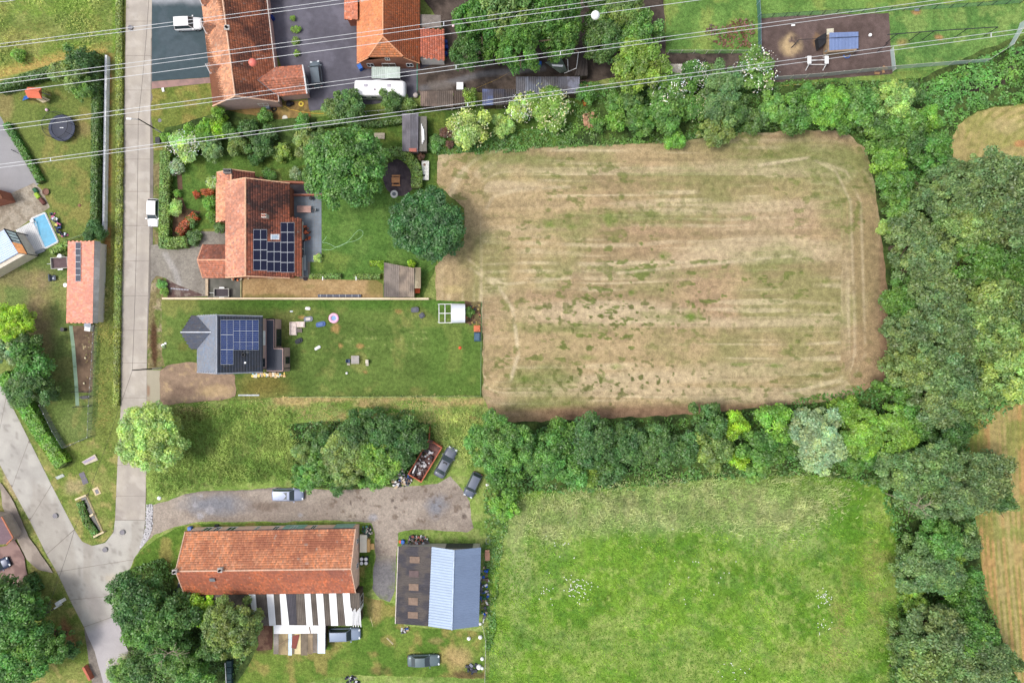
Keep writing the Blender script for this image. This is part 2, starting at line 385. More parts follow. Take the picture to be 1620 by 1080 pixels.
def tufts(name, label, poly, dens, h, colf, seed=1, lean=.8, w=.035, nb=2, ang=None, jit=7):
    rng = np.random.default_rng(seed); x, y = _inside(poly, dens, seed, rng); n = len(x); x = x + rng.normal(0, jit, n); y = y + rng.normal(0, jit * .6, n)
    x = np.repeat(x, nb); y = np.repeat(y, nb); m = len(x)
    base = np.c_[(x - 810) * S + rng.normal(0, .05, m), (540 - y) * S + rng.normal(0, .05, m), np.full(m, .05)]
    fa = fb(x, y, 60, seed + 2, 2) * 9 if ang is None else np.full(m, R(ang)); a = fa + rng.normal(0, .7, m)
    H = h * rng.uniform(.5, 1.3, m) * (.55 + .9 * fb(x, y, 22, seed + 4)); l = H * lean * rng.uniform(.4, 1.3, m)
    tip = base + np.c_[np.cos(a) * l, np.sin(a) * l, H]
    mid = base + np.c_[np.cos(a) * l * .35, np.sin(a) * l * .35, H * .7]
    wd = np.c_[-np.sin(a), np.cos(a), np.zeros(m)] * (w * rng.uniform(.6, 1.5, m))[:, None]
    V = np.stack([base, mid + wd, tip, mid - wd], 1).reshape(-1, 3); F = np.arange(m * 4).reshape(-1, 4)
    c = colf(x, y) * rng.uniform(.7, 1.4, m)[:, None]
    o = link(name, npmesh(name, V, F, leafmat('grass_blades', (1, 1, 1), hv=0, trans=.3), np.repeat(np.clip(c, .003, .9), 4, 0))); return tag(o, label, None, None, 'stuff')

# ---------------------------------------------------------------- roofs and walls
def tile_mesh(pts, tw=.26, th=.36, base=(.4, .15, .08), var=.25, moss=(.12, .07, .05), mossf=None, seed=1, lift=.03, m=None, barrel=.035, o=Vector((0, 0, 0)), shift=.5):
    """courses of tiles over a planar 3D polygon"""
    pts = [Vector(p) for p in pts]; n = Vector((0, 0, 0))
    for i in range(len(pts)): n += pts[i].cross(pts[(i + 1) % len(pts)])
    n.normalize(); n = -n if n.z < 0 else n
    u = Vector((0, 0, 1)).cross(n).normalized(); v = n.cross(u)        # v points up the slope
    o0 = pts[0]; q = [((p - o0).dot(u), (p - o0).dot(v)) for p in pts]
    x0 = min(a for a, b in q); x1 = max(a for a, b in q); y0 = min(b for a, b in q); y1 = max(b for a, b in q)
    nx = max(1, round((x1 - x0) / tw)); ny = max(1, round((y1 - y0) / th)); tw = (x1 - x0) / nx; th = (y1 - y0) / ny
    rng = np.random.default_rng(seed)
    I, J = np.meshgrid(np.arange(-1, nx + 1), np.arange(ny)); I = I.ravel().astype(float); J = J.ravel()
    a = x0 + (I + shift * (J % 2)) * tw; b = y0 + J * th
    k = pip(a + tw / 2, b + th / 2, q); a, b = a[k], b[k]; N = len(a)
    ja = rng.normal(0, .006, N); jz = rng.uniform(0, .012, N)
    cols = [(0, 0), (.5, 1), (1, 0)]; L = []
    for vv, lf in ((-.04, lift), (1.0, 0)):
        for c, br in cols: L.append(np.c_[a + c * tw + ja, b + vv * th, np.full(N, .012 + lf + br * barrel) + jz])
    for c, br in cols: L.append(np.c_[a + c * tw + ja, b - .04 * th, np.full(N, .0)])
    T = np.stack(L, 1).reshape(-1, 3); U = np.array([u, v, n]); V = T @ U + np.array(o0) - np.array(o)
    bb = np.arange(N)[:, None] * 9
    F = np.concatenate([bb + [0, 1, 4, 3], bb + [1, 2, 5, 4], bb + [6, 7, 1, 0], bb + [7, 8, 2, 1]])
    wx = V[bb[:, 0], 0] + o.x; wy = V[bb[:, 0], 1] + o.y; X = wx * 10; Y = wy * 10
    c = np.tile(np.array(base), (N, 1)) * rng.uniform(1 - var, 1 + var, N)[:, None]
    hue = rng.normal(0, .07, N); c[:, 0] *= 1 + hue; c[:, 2] *= 1 - hue
    mf = ss(.45, .75, fb(X, Y, 25, seed)) * .6 if mossf is None else mossf(X, Y, fb(X, Y, 18, seed))
    mf = np.clip(mf + rng.normal(0, .12, N), 0, 1); c = c * (1 - mf[:, None]) + np.array(moss) * mf[:, None]
    lich = ss(.72, .8, fb(X, Y, 6, seed + 5)) * (rng.uniform(0, 1, N) < .5); c = c * (1 - lich[:, None] * .4) + np.array((.45, .43, .38)) * lich[:, None] * .4
    return npmesh('roof_tiles', V, F, m or mat('roof_tiles', attr=True, rough=.85, var=.16, scale=2, fine=14), np.repeat(np.clip(c, .01, .9), 9, 0))
def roof_face(parent, pts, **kw):
    """one slope: a boarded slab with courses of tiles on it"""
    up = [Vector(p) for p in pts]
    s_ = part(parent, 'roof', MB().slab([p - Vector((0, 0, .03)) for p in up], .14), mat(*kw.pop('boards', ('roof_boards', C(110, 70, 50), .8))))
    o = link('roof_tiles', tile_mesh(pts, o=org(parent), **kw), s_); o['kind'] = 'stuff'; return s_
def corr_mesh(c4, pitch, amp, col, seed=1, sheetw=1.0, var=.12, o=Vector((0, 0, 0)), m=None, rows=6, dirt=None):
    """corrugated sheet on 4 corners a,b,c,d; waves run from edge ab to edge dc"""
    a, b, c, d_ = [np.array(p, float) for p in c4]; L = np.linalg.norm(b - a); n = max(2, int(L / pitch * 4))
    n = min(n, 900); s = np.linspace(0, 1, n + 1); t = np.linspace(0, 1, rows + 1); Sx, Tx = np.meshgrid(s, t)
    Pp = ((a[None, None] * (1 - Sx[..., None]) + b * Sx[..., None]) * (1 - Tx[..., None]) + (d_ * (1 - Sx[..., None]) + c * Sx[..., None]) * Tx[..., None])
    nn = np.cross(b - a, d_ - a); nn /= np.linalg.norm(nn); nn = -nn if nn[2] < 0 else nn
    Pp = Pp + nn * (np.sin(Sx * L / pitch * 2 * math.pi) * amp)[..., None]
    idx = np.arange((rows + 1) * (n + 1)).reshape(rows + 1, n + 1)
    F = np.stack([idx[:-1, :-1], idx[:-1, 1:], idx[1:, 1:], idx[1:, :-1]], -1).reshape(-1, 4)
    rng = np.random.default_rng(seed); sh = np.floor(Sx * L / sheetw).astype(int).ravel(); tone = rng.uniform(1 - var, 1 + var, sh.max() + 2)[sh]
    V = Pp.reshape(-1, 3); cc = np.tile(np.array(col), (len(V), 1)) * tone[:, None]
    if dirt is not None:
        X = V[:, 0] * 10; Y = V[:, 1] * 10; f = ss(.42, .62, fb(X, Y, 14, seed)); cc = cc * (1 - f[:, None] * .6) + np.array(dirt) * f[:, None] * .6
    return npmesh('roof_sheet', V - np.array(o), F, m or mat('corrugated_sheet', attr=True, rough=.7, var=.15, scale=1.5, fine=8), np.clip(cc, .01, .9), True)
def gable(t, L0, L1, R0, R1, Q0, Q1, wallm, inset=.3, tiles=None, tiles2=None, ridgec=None, e0=True):
    """walls and two slopes; L eave line, R ridge line, Q eave line (3D world points); ends 0 and 1"""
    ax = (R1 - R0); ax.z = 0; ax.normalize(); cr = Vector((-ax.y, ax.x, 0)); sg = 1 if (L0 - R0).dot(cr) > 0 else -1; cr *= sg
    dn = Vector((0, 0, -.16)); i = inset
    w = [L0 + ax * i - cr * i + dn, L1 - ax * i - cr * i + dn, Q1 - ax * i + cr * i + dn, Q0 + ax * i + cr * i + dn, R0 + ax * i + dn * 1.6, R1 - ax * i + dn * 1.6]
    for k in range(4): w[k] = w[k] + Vector((0, 0, .1))
    g = [Vector((p.x, p.y, 0)) for p in w[:4]]
    b = MB().add(w + g, [(6, 7, 1, 0)[::-1], (7, 8, 2, 5, 1)[::-1], (8, 9, 3, 2)[::-1], (9, 6, 0, 4, 3)[::-1], (0, 1, 5, 4), (4, 5, 2, 3), (6, 7, 8, 9)])
    wall = part(t, 'wall', b, wallm)
    a = roof_face(t, [L0, L1, R1, R0], **(tiles or {})); c = roof_face(t, [R0, R1, Q1, Q0], **(tiles2 or tiles or {}))
    rd = MB(); n = max(2, int((R1 - R0).length / .4))
    for k in range(n):
        p = R0.lerp(R1, k / n); q = R0.lerp(R1, (k + 1.06) / n); rd.tube([p + Vector((0, 0, .02)), q + Vector((0, 0, .045))], .12, 6)
    for e_ in ((L0, R0, Q0), (L1, R1, Q1)): part(t, 'verge_tiles', MB().tube([v + Vector((0, 0, .03)) for v in e_], .1, 5), mat('ridge_' + str(ridgec), ridgec or C(200, 150, 125), .8))
    o = part(t, 'ridge_tiles', rd, mat('ridge_' + str(ridgec), ridgec or C(200, 150, 125), .8), kind='stuff')
    return w, g
def opening(t, a, b, z0, z1, nrm, name='window', framec=(.75, .75, .73), panec=None, door=False):
    """window or door on a wall between ground points a and b; nrm = outward normal"""
    a = Vector((a[0], a[1], 0)); b = Vector((b[0], b[1], 0)); u = (b - a).normalized(); L = (b - a).length; n = Vector(nrm).normalized(); ang = math.atan2(u.y, u.x)
    m = (a + b) / 2 + n * .02; f = MB(); fw = .08
    f.box(m.x, m.y, z0, L, .08, fw, ang); f.box(m.x, m.y, z1 - fw, L, .08, fw, ang)
    for e in (a + u * fw / 2, b - u * fw / 2, m - n * .02): q = e + n * .02; f.box(q.x, q.y, z0, fw, .076, z1 - z0, ang)
    fr = part(t, name, f, mat('frame_%.2f_%.2f' % (framec[0], framec[2]), framec, .5, var=.05))
    q = m - n * .015; part(fr, 'door_leaf' if door else 'pane', MB().box(q.x, q.y, z0 + .01, L - .04, .03, z1 - z0 - .02, ang), mat('door_%.2f' % (panec or (.1,))[0], panec, .5) if door else glass())
def chimney(t, px, py, z, s=.6, h=1.0, c=(150, 95, 75)):
    p = P(px, py, z + h); b = MB().box(p.x, p.y, z - .6, s, s, h + .6); o = part(t, 'chimney', b, mat('chimney_brick_%d' % c[0], C(*c), .9, var=.3, fine=14))
    part(o, 'chimney_cap', MB().box(p.x, p.y, z + h + .002, s * 1.25, s * 1.25, .08), mat('cement_cap', C(170, 165, 160), .9))
    part(o, 'flue_pot', MB().lathe([(s * .3, 0), (s * .3, .3), (s * .22, .3), (s * .22, .05), (.001, .05)], 14, p.x, p.y, z + h + .08), mat('flue_dark', (.02, .018, .016), .9))
def nrm2(a, b): u = (Vector(b) - Vector(a)); u.z = 0; u.normalize(); return Vector((u.y, -u.x, 0))
# ================================================================ THE GROUND
KG = .82
def g_(r, g, b): return A(r, g, b, KG)
GR = lambda n, **k: mat(n, attr=True, **k)
m_grass = GR('grass_ground', rough=.95, var=.42, scale=2.2, fine=7, bump=.06, spec=.1)
m_field = GR('mown_ground', rough=.95, var=.34, scale=1.2, fine=8, bump=.05, spec=.1)
m_dirt = GR('dirt_ground', rough=.95, var=.24, scale=1.4, fine=9, bump=.03, spec=.15)
m_conc = GR('concrete_paving', rough=.85, var=.07, scale=.8, fine=10, bump=.004)
m_asph = GR('asphalt', rough=.85, var=.16, scale=1.2, fine=14, bump=.008)
m_grav = GR('gravel', rough=.95, var=.3, scale=3, fine=10, bump=.03)
def base(col, x): return np.tile(np.asarray(col, float), (len(x), 1))
def c_meadow(x, y):
    c = base(g_(126, 142, 76), x)
    c = mixc(c, g_(98, 120, 58), ss(.42, .62, fb(x, y, 60, 2)) * .8); c = mixc(c, g_(160, 166, 100), ss(.52, .7, fb(x, y, 30, 5)) * .6)
    c = mixc(c, g_(168, 158, 92), ss(.55, .75, fb(x, y, 45, 9)) * .6)
    return c
rect = lambda x0, y0, x1, y1: [(x0, y0), (x1, y0), (x1, y1), (x0, y1)]
gb = MB().box(0, 0, -.6, 5000, 5000, .59)
gr = link('ground', gb.mesh('ground', mat('open_meadow', C(112, 128, 70, KG), .95, var=.3, scale=.05, fine=4))); gr['kind'] = 'structure'
sheet('meadow', rect(-140, -120, 1760, 1200), c_meadow, m_grass, cell=8, wig=0)
# north-west meadow in view
def c_nw(x, y):
    c = c_meadow(x, y); c = mixc(c, g_(116, 146, 62), ss(.45, .6, fb(x, y, 40, 12)) * .7)
    c = mixc(c, g_(176, 158, 92), blob(x, y, 60, 98, 130, 10, .8, -14)); c = mixc(c, g_(186, 160, 96), (1 - ss(2, 8, segd(x, y, [(-10, 122), (75, 100), (165, 80)]))) * .85)
    c = mixc(c, g_(112, 148, 56), (1 - ss(4, 12, np.abs(x - 186))) * .8); return mixc(c, g_(150, 128, 80), blob(x, y, 40, 60, 60, 26, .8) * .35)
sheet('grass_verge', [(-20, -30), (200, -30), (194, 260), (190, 300), (160, 300), (166, 84), (-20, 128)], c_nw, m_grass, cell=3)
def c_ditch(x, y):
    c = base(g_(132, 134, 72), x); c = mixc(c, g_(168, 122, 74), (1 - ss(3, 7, np.abs(x - 172 + y * .004))) * (1 - ss(380, 430, y)) * ss(70, 100, y) * (.5 + .5 * ss(.3, .6, fb(x, y, 9, 4))))
    c = mixc(c, g_(96, 108, 50), blob(x, y, 181, 300, 4, 300, .9) * .7); c = mixc(c, g_(104, 118, 58), ss(.45, .65, fb(x, y, 22, 7)) * .7)
    return mixc(c, g_(122, 138, 70), ss(450, 560, y) * .8)
sheet('grass_verge', [(166, 84), (180, 84), (200, -10), (201, 40), (193, 380), (191, 640), (185, 735), (181, 780), (140, 780), (120, 700), (150, 690), (150, 515), (160, 515), (160, 380), (163, 370)], c_ditch, m_grass, cell=2.5, wig=1)
# west garden
def c_lawnw(x, y):
    c = base(g_(114, 128, 66), x); c = mixc(c, g_(92, 112, 54), ss(.4, .6, fb(x, y, 40, 3)) * .8); c = mixc(c, g_(146, 138, 80), ss(.5, .68, fb(x, y, 26, 6)) * .7)
    c = mixc(c, g_(156, 136, 94), blob(x, y, 110, 205, 45, 16) * .6 + blob(x, y, 20, 250, 60, 14, rot=60) * .5 + blob(x, y, 8, 165, 16, 30) * .6)
    return mixc(c, g_(84, 104, 52), (1 - ss(0, 18, segd(x, y, [(0, 140), (80, 115), (150, 88)]))) * .8)
sheet('lawn', [(-20, 134), (80, 108), (158, 84), (154, 380), (108, 385), (100, 372), (75, 325), (60, 290), (0, 185), (-20, 160)], c_lawnw, m_grass, cell=3)
sheet('driveway', [(-30, 150), (2, 186), (62, 292), (40, 300), (5, 316), (-30, 330)], lambda x, y: mixc(base(g_(156, 154, 156), x), g_(136, 136, 140), ss(.4, .6, fb(x, y, 50, 3)) * .6), m_conc, cell=5, wig=.5)
sheet('gravel_path', [(-30, 325), (5, 312), (54, 289), (66, 300), (79, 328), (48, 347), (24, 365), (-10, 380)], lambda x, y: mixc(base(g_(172, 162, 146), x), g_(140, 128, 110), ss(.45, .6, fb(x, y, 7, 3, 3)) * .7), m_grav, cell=2.5, wig=.5)
def c_lawnsw(x, y):
    c = base(g_(112, 128, 72), x); c = mixc(c, g_(94, 114, 58), ss(.4, .6, fb(x, y, 36, 23)) * .7)
    c = mixc(c, g_(148, 128, 98), np.clip(blob(x, y, 62, 510, 28, 90, .9, w=.3) * 1.1 + blob(x, y, 30, 440, 60, 18) * .6, 0, 1) * .85)
    return mixc(c, g_(150, 146, 90), ss(.52, .7, fb(x, y, 18, 26)) * .5)
sheet('lawn', [(-30, 444), (0, 432), (70, 394), (105, 384), (108, 512), (160, 512), (152, 690), (104, 710), (60, 660), (-30, 500)], c_lawnsw, m_grass, cell=3)
sheet('chicken_run_soil', [(113, 515), (150, 515), (146, 618), (143, 621), (124, 620), (119, 570)], lambda x, y: mixc(mixc(base(g_(122, 102, 84), x), g_(92, 76, 64), ss(.4, .65, fb(x, y, 12, 3)) * .7), g_(196, 180, 140), ss(.7, .76, fb(x, y, 3, 9, 2)) * blob(x, y, 137, 545, 8, 16) * .9), m_dirt, cell=1.5, wig=.8)
# verges of the diagonal road
def c_vsw(x, y):
    c = base(g_(134, 142, 78), x); c = mixc(c, g_(104, 126, 56), ss(.42, .6, fb(x, y, 22, 13)) * .8); c = mixc(c, g_(168, 156, 100), ss(.5, .66, fb(x, y, 14, 16)) * .7)
    c = mixc(c, g_(158, 120, 84), blob(x, y, 108, 1000, 12, 30, .8, -25) + blob(x, y, 82, 1000, 14, 8) * .9)
    return mixc(c, g_(176, 156, 130), blob(x, y, 20, 760, 12, 60, .7, -25) * .7 + blob(x, y, 120, 770, 20, 14) * .4)
sheet('grass_verge', [(-30, 560), (2, 600), (48, 697), (90, 706), (150, 690), (152, 700), (190, 700), (184, 790), (180, 842), (168, 857), (146, 863), (130, 856), (118, 838), (74, 753), (48, 700)], c_vsw, m_grass, cell=3)
sheet('grass_verge', [(-30, 700), (0, 735), (40, 800), (74, 878), (91, 905), (111, 948), (133, 990), (168, 1067), (180, 1110), (-30, 1110)], c_vsw, m_grass, cell=3)
# ---- roads
def c_road(x, y):
    c = base(g_(186, 177, 165), x)
    for q in (208, 227): c = mixc(c, g_(160, 152, 144), np.exp(-((x - q + (y - 300) * .012) / 4.0) ** 2) * .4 * ss(.2, .6, fb(x, y, 40, 13, sy=.4)))
    c = mixc(c, g_(166, 158, 150), ss(.4, .65, fb(x, y, 30, 3)) * .6)
    c = mixc(c, g_(146, 136, 130), (1 - ss(0, 10, x - 193 + (y - 340) * .004)) * .55 * ss(.35, .6, fb(x, y, 24, 5)))
    return mixc(c, g_(206, 198, 188), ss(.55, .7, fb(x, y, 14, 8)) * .4); return wear(c, x, y) * 1.1
def wear(c, x, y):
    c = mixc(c, g_(128, 122, 116), ss(.68, .74, fb(x, y, 7, 333, 3)) * .5); return mixc(c, g_(150, 142, 132), ss(.5, .62, fb(x, y, 60, 336, 4, sx=2.2, sy=.5)) * .45)
def c_road2(x, y):
    u = (x - 0) * math.cos(R(28)) - (y - 670) * math.sin(R(28))      # across
    c = base(g_(182, 178, 170), x); c = mixc(c, g_(160, 156, 150), ss(.4, .65, fb(x, y, 34, 3)) * .6)
    for q in (4, 32): c = mixc(c, g_(150, 144, 138), np.exp(-((u - q) / 7.0) ** 2) * .4 * ss(.2, .6, fb(x, y, 30, 12)))
    c = mixc(c, g_(136, 130, 128), blob(x, y, 150, 955, 22, 42, .8, -25, .3) * .7)
    c = mixc(wear(c, x, y) * 1.08, g_(196, 182, 160), blob(x, y, 178, 915, 16, 10) * .5)
    return mixc(c, g_(186, 180, 184), ss(985, 1000, y + (x - 150) * .5) * .8)
sub = lambda x, y: base(g_(138, 130, 122), x)
road_poly = [(200, -30), (243, -30), (241, 120), (240, 340), (236, 480), (233, 560), (232, 735), (230, 830), (224, 865), (213, 884), (196, 921), (183, 941), (180, 972), (192, 984), (206, 1013), (201, 1040), (176, 1058), (190, 1110), (150, 1110), (133, 991), (111, 948), (90, 904), (74, 877), (50, 828), (18, 769), (0, 735), (-60, 612), (-60, 484), (0, 604), (48, 699), (74, 752), (118, 837), (130, 856), (146, 863), (167, 858), (180, 841), (182, 830), (186, 735), (192, 640), (190, 540), (193, 380)]
rd = sheet('road', road_poly, sub, m_dirt, cell=6, wig=.3)
ys = [-20.5, 34, 88.5, 143, 197.5, 252, 303, 357, 413, 468, 522.4, 574, 629, 683, 735, 784, 822]
def rx(y, xs, s_): return float(np.interp(y, xs, s_))
LX = ([-30, 0, 180, 380, 540, 640, 735, 830], [200, 200.5, 197.5, 193.5, 190.7, 192, 186, 182]); RX = ([-30, 0, 180, 380, 540, 640, 735, 830], [241, 240.5, 238, 236.5, 232.5, 232, 231.5, 229.5])
zs = ZL[0] + .004; g = .28
for i in range(len(ys) - 1):
    a, b = ys[i] + g, ys[i + 1] - g
    sheet('concrete_slab', [(rx(a, *LX), a), (rx(a, *RX), a), (rx(b, *RX), b), (rx(b, *LX), b)], c_road, m_conc, cell=3, wig=0, z=zs + .002 * (i % 2), parent=rd)
def dp(t, s_):     # along / across the diagonal road (px)
    o = Vector((-25.0, 555.0)); dr = Vector((math.sin(R(27.0)), math.cos(R(27.0)))); nn = Vector((dr.y, -dr.x)); return o + dr * t + nn * s_
DL = [(-60, 612), (0, 735), (18, 769), (50, 828), (74, 876)]; DR = [(-60, 484), (0, 604), (48, 699), (74, 752), (118, 837)]
def lerpath(p, t):
    a = np.array(p, float); L = np.r_[0, np.cumsum(np.hypot(*np.diff(a, axis=0).T))]; return (float(np.interp(t * L[-1], L, a[:, 0])), float(np.interp(t * L[-1], L, a[:, 1])))
for i in range(5):
    a, b = i / 5 + .001, (i + 1) / 5 - .0015
    sheet('concrete_slab', [lerpath(DL, a), lerpath(DR, a), lerpath(DR, b), lerpath(DL, b)], c_road2, m_conc, cell=4, wig=0, z=zs + .002 * (i % 2), parent=rd)
sheet('concrete_slab', [(74.3, 876.6), (118.2, 837.8), (130, 856), (146, 863), (167, 858), (180, 841), (182, 822.5), (230, 822.5), (224, 865), (213, 884), (90, 903.6)], c_road2, m_conc, cell=4, wig=0, z=zs, parent=rd)
sheet('concrete_slab', [(90.4, 904.3), (213, 884.6), (196, 921), (183, 941), (111, 948)], c_road2, m_conc, cell=4, wig=0, z=zs + .002, parent=rd)
sheet('concrete_slab', [(111.3, 948.7), (183, 941.7), (180, 974), (133, 990.6)], c_road2, m_conc, cell=4, wig=0, z=zs, parent=rd)
sheet('concrete_slab', [(133.3, 991.3), (181, 974.6), (192, 984), (206, 1013), (201, 1040), (176, 1058), (188, 1110), (172, 1110), (150, 1030)], c_road2, m_conc, cell=4, wig=.4, z=zs + .002, parent=rd)
ZL[0] = zs + .004
sheet('gutter', [(239, 60), (243.5, 60), (243, 240), (242, 385), (238, 480), (236, 480), (238, 340)], lambda x, y: mixc(base(g_(134, 126, 118), x), g_(104, 98, 92), ss(.4, .6, fb(x, y, 10, 3)) * .6), m_conc, cell=2, wig=.2)
sheet('road_apron', rect(232.6, 585, 253.5, 648), lambda x, y: mixc(base(g_(170, 162, 142), x), g_(150, 124, 104), (1 - ss(1, 4, np.abs(x - 235))) * ss(.4, .6, fb(x, y, 14, 3))), m_conc, cell=2, wig=.4)
# ---- centre-left plots
def c_east(x, y):     # strip right of the lane and its garden lawns
    c = base(g_(116, 128, 62), x); c = mixc(c, g_(150, 138, 78), ss(.45, .65, fb(x, y, 30, 31)) * .8); c = mixc(c, g_(92, 112, 46), ss(.5, .65, fb(x, y, 16, 35)) * .6); return c
sheet('lawn', [(240, 142), (340, 132), (352, 170), (372, 175), (366, 206), (300, 214), (262, 216), (258, 236), (243, 240), (241, 200)], c_east, m_grass, cell=3)
def c_verge2(x, y):
    c = base(g_(132, 122, 86), x); c = mixc(c, g_(108, 122, 64), ss(.45, .6, fb(x, y, 18, 41))); c = mixc(c, g_(166, 150, 124), ss(.55, .7, fb(x, y, 9, 43)) * .8)
    return mixc(c, g_(88, 66, 48), blob(x, y, 244, 545, 7, 48, .6))
sheet('grass_verge', [(243, 240), (258, 236), (258, 470), (262, 578), (234, 584), (233, 560), (237, 480), (240, 430), (243, 385)], c_verge2, m_grass, cell=2, wig=.8)
def c_gardenbrown(x, y):
    c = base(g_(146, 120, 76), x); c = mixc(c, g_(108, 96, 56), ss(.45, .62, fb(x, y, 14, 51))); return mixc(c, g_(170, 146, 92), ss(.55, .7, fb(x, y, 8, 53)) * .6)
sheet('garden_soil', [(350, 170), (440, 162), (490, 158), (494, 190), (440, 200), (360, 205)], c_gardenbrown, m_dirt, cell=2)
def c_asphN(x, y):
    c = base(g_(66, 82, 88), x); c = mixc(c, g_(84, 96, 104), ss(.5, .7, fb(x, y, 26, 3)) * .5)
    return mixc(c, g_(170, 172, 178), (1 - ss(2, 16, y + 8 * fb(x, y, 10, 8))) * .8)
sheet('asphalt_drive', [(241, -30), (330, -30), (336, 100), (338, 122), (240.5, 129)], c_asphN, m_asph, cell=3, wig=.4)
sheet('brick_strip', [(240.5, 129.5), (338, 122.5), (342, 131), (240.5, 141)], lambda x, y: mixc(base(g_(164, 132, 124), x), g_(128, 108, 104), ss(.4, .6, fb(x, y, 8, 3)) * .6), m_conc, cell=3, wig=.3)
def c_yard(x, y):
    c = base(g_(90, 88, 98), x); c = mixc(c, g_(112, 110, 122), ss(.45, .65, fb(x, y, 30, 3)) * .6 + blob(x, y, 530, 20, 40, 30) * .4)
    return mixc(c, g_(66, 60, 60), ss(.45, .62, fb(x, y, 18, 7)) * ss(150, 120, -y + 290) * .3)
sheet('asphalt_yard', [(425, -30), (580, -30), (580, 100), (700, 100), (706, 112), (670, 122), (666, 150), (640, 160), (560, 168), (490, 176), (486, 150), (450, 120), (430, 60)], c_yard, m_asph, cell=3, wig=.5)
def c_backyard(x, y):
    c = base(g_(82, 72, 66), x); c = mixc(c, g_(104, 92, 84), ss(.4, .6, fb(x, y, 20, 61)) * .7); c = mixc(c, g_(52, 46, 42), ss(.5, .66, fb(x, y, 14, 64)) * .7)
    c = mixc(c, g_(126, 126, 130), (1 - ss(2, 7, segd(x, y, [(668, 140), (700, 134), (760, 118), (860, 108)]))) * .6); return mixc(c, g_(120, 112, 106), blob(x, y, 696, 136, 24, 9) * .8)
sheet('yard_soil', [(650, -30), (1050, -30), (1052, 110), (930, 130), (930, 142), (770, 146), (660, 150), (660, 112), (706, 96), (700, 40)], c_backyard, m_dirt, cell=3)
def c_green(r, g, b, dry=.4, s=70):
    def f(x, y):
        c = base(g_(r, g, b), x); c = mixc(c, g_(r * .78, g * .84, b * .8), ss(.4, .62, fb(x, y, 34, s)) * .8); c = mixc(c, g_(min(r * 1.35, 190), g * 1.1, b * 1.15), ss(.48, .68, fb(x, y, 20, s + 3)) * dry); return c
    return f
# tuck of orchard grass between house garden and the fields (north-centre)
sheet('lawn', [(494, 186), (660, 168), (930, 148), (1010, 130), (1010, 215), (900, 232), (700, 250), (690, 300), (690, 420), (668, 470), (600, 470), (480, 420), (440, 260), (440, 210)], c_green(92, 118, 54, .4, 71), m_grass, cell=3)
# front garden of the middle house
sheet('lawn', [(268, 240), (440, 205), (496, 220), (480, 262), (411, 270), (340, 274), (342, 360), (320, 362), (316, 388), (292, 376), (292, 340), (270, 330)], c_green(92, 122, 56, .35, 75), m_grass, cell=2.5)
sheet('garden_bed', [(267, 300), (284, 300), (296, 330), (318, 334), (300, 372), (267, 374)], lambda x, y: mixc(base(g_(112, 88, 70), x), g_(82, 70, 52), ss(.4, .6, fb(x, y, 8, 3))), m_dirt, cell=2, wig=1)
sheet('garden_bed', [(280, 272), (288, 272), (290, 300), (282, 302)], lambda x, y: base(g_(108, 86, 72), x), m_dirt, cell=2, wig=1)
# bright lawn behind it
def c_bright(x, y):
    c = base(g_(90, 124, 58), x); c = mixc(c, g_(106, 136, 68), ss(.45, .65, fb(x, y, 26, 81)) * .8); c = mixc(c, g_(118, 134, 66), blob(x, y, 525, 415, 40, 18) * .7); return mixc(c, g_(70, 102, 46), ss(.55, .7, fb(x, y, 14, 85)) * .6)
sheet('lawn', [(508, 310), (560, 300), (640, 310), (680, 300), (690, 420), (668, 440), (606, 432), (560, 445), (490, 441), (490, 414), (508, 414)], c_bright, m_grass, cell=3, wig=.6)
# driveway, patio, gravel walk
def c_drive(x, y):
    c = base(g_(148, 142, 132), x); c = mixc(c, g_(126, 120, 112), ss(.42, .62, fb(x, y, 20, 91)) * .7); return mixc(c, g_(176, 172, 168), (1 - ss(2, 7, segd(x, y, [(262, 402), (278, 430), (284, 450)]))) * .6)
sheet('driveway', [(239, 388), (268, 384), (292, 392), (316, 386), (318, 366), (360, 366), (360, 470), (326, 469), (266, 471), (270, 452), (264, 440), (248, 436), (239, 448)], c_drive, m_grav, cell=3, wig=.5)
sheet('garden_bed', [(264, 441), (276, 448), (300, 458), (326, 468), (266, 471), (262, 455)], lambda x, y: mixc(base(g_(104, 84, 80), x), g_(150, 140, 130), ss(.55, .7, fb(x, y, 5, 3)) * .7), m_dirt, cell=2, wig=.5)
sheet('side_paving', rect(329, 438, 383, 470.5), lambda x, y: mixc(base(g_(98, 98, 90), x), g_(118, 116, 108), ss(.4, .6, fb(x, y, 14, 3))), m_conc, cell=3, wig=.2)
sheet('gravel_walk', [(384, 434), (480, 440), (560, 443), (596, 443), (606, 450), (606, 470.5), (384, 470.5)], lambda x, y: mixc(mixc(base(g_(178, 150, 108), x), g_(156, 128, 88), ss(.4, .6, fb(x, y, 12, 3)) * .6), g_(124, 118, 66), np.clip(blob(x, y, 430, 470, 60, 6) + blob(x, y, 600, 452, 22, 22) + blob(x, y, 490, 453, 10, 4) * .6, 0, 1) * .8), m_grav, cell=2, wig=.4)
def c_patio(x, y):
    c = base(g_(128, 138, 148), x); return mixc(c, g_(112, 120, 130), ss(.4, .6, fb(x, y, 16, 3)) * .5)
pt = sheet('patio', [(440, 300), (461, 300), (509, 304), (509, 414), (491, 414), (491, 440), (477, 442), (440, 400)], sub, m_dirt, cell=5, wig=0)
zp = ZL[0] + .004
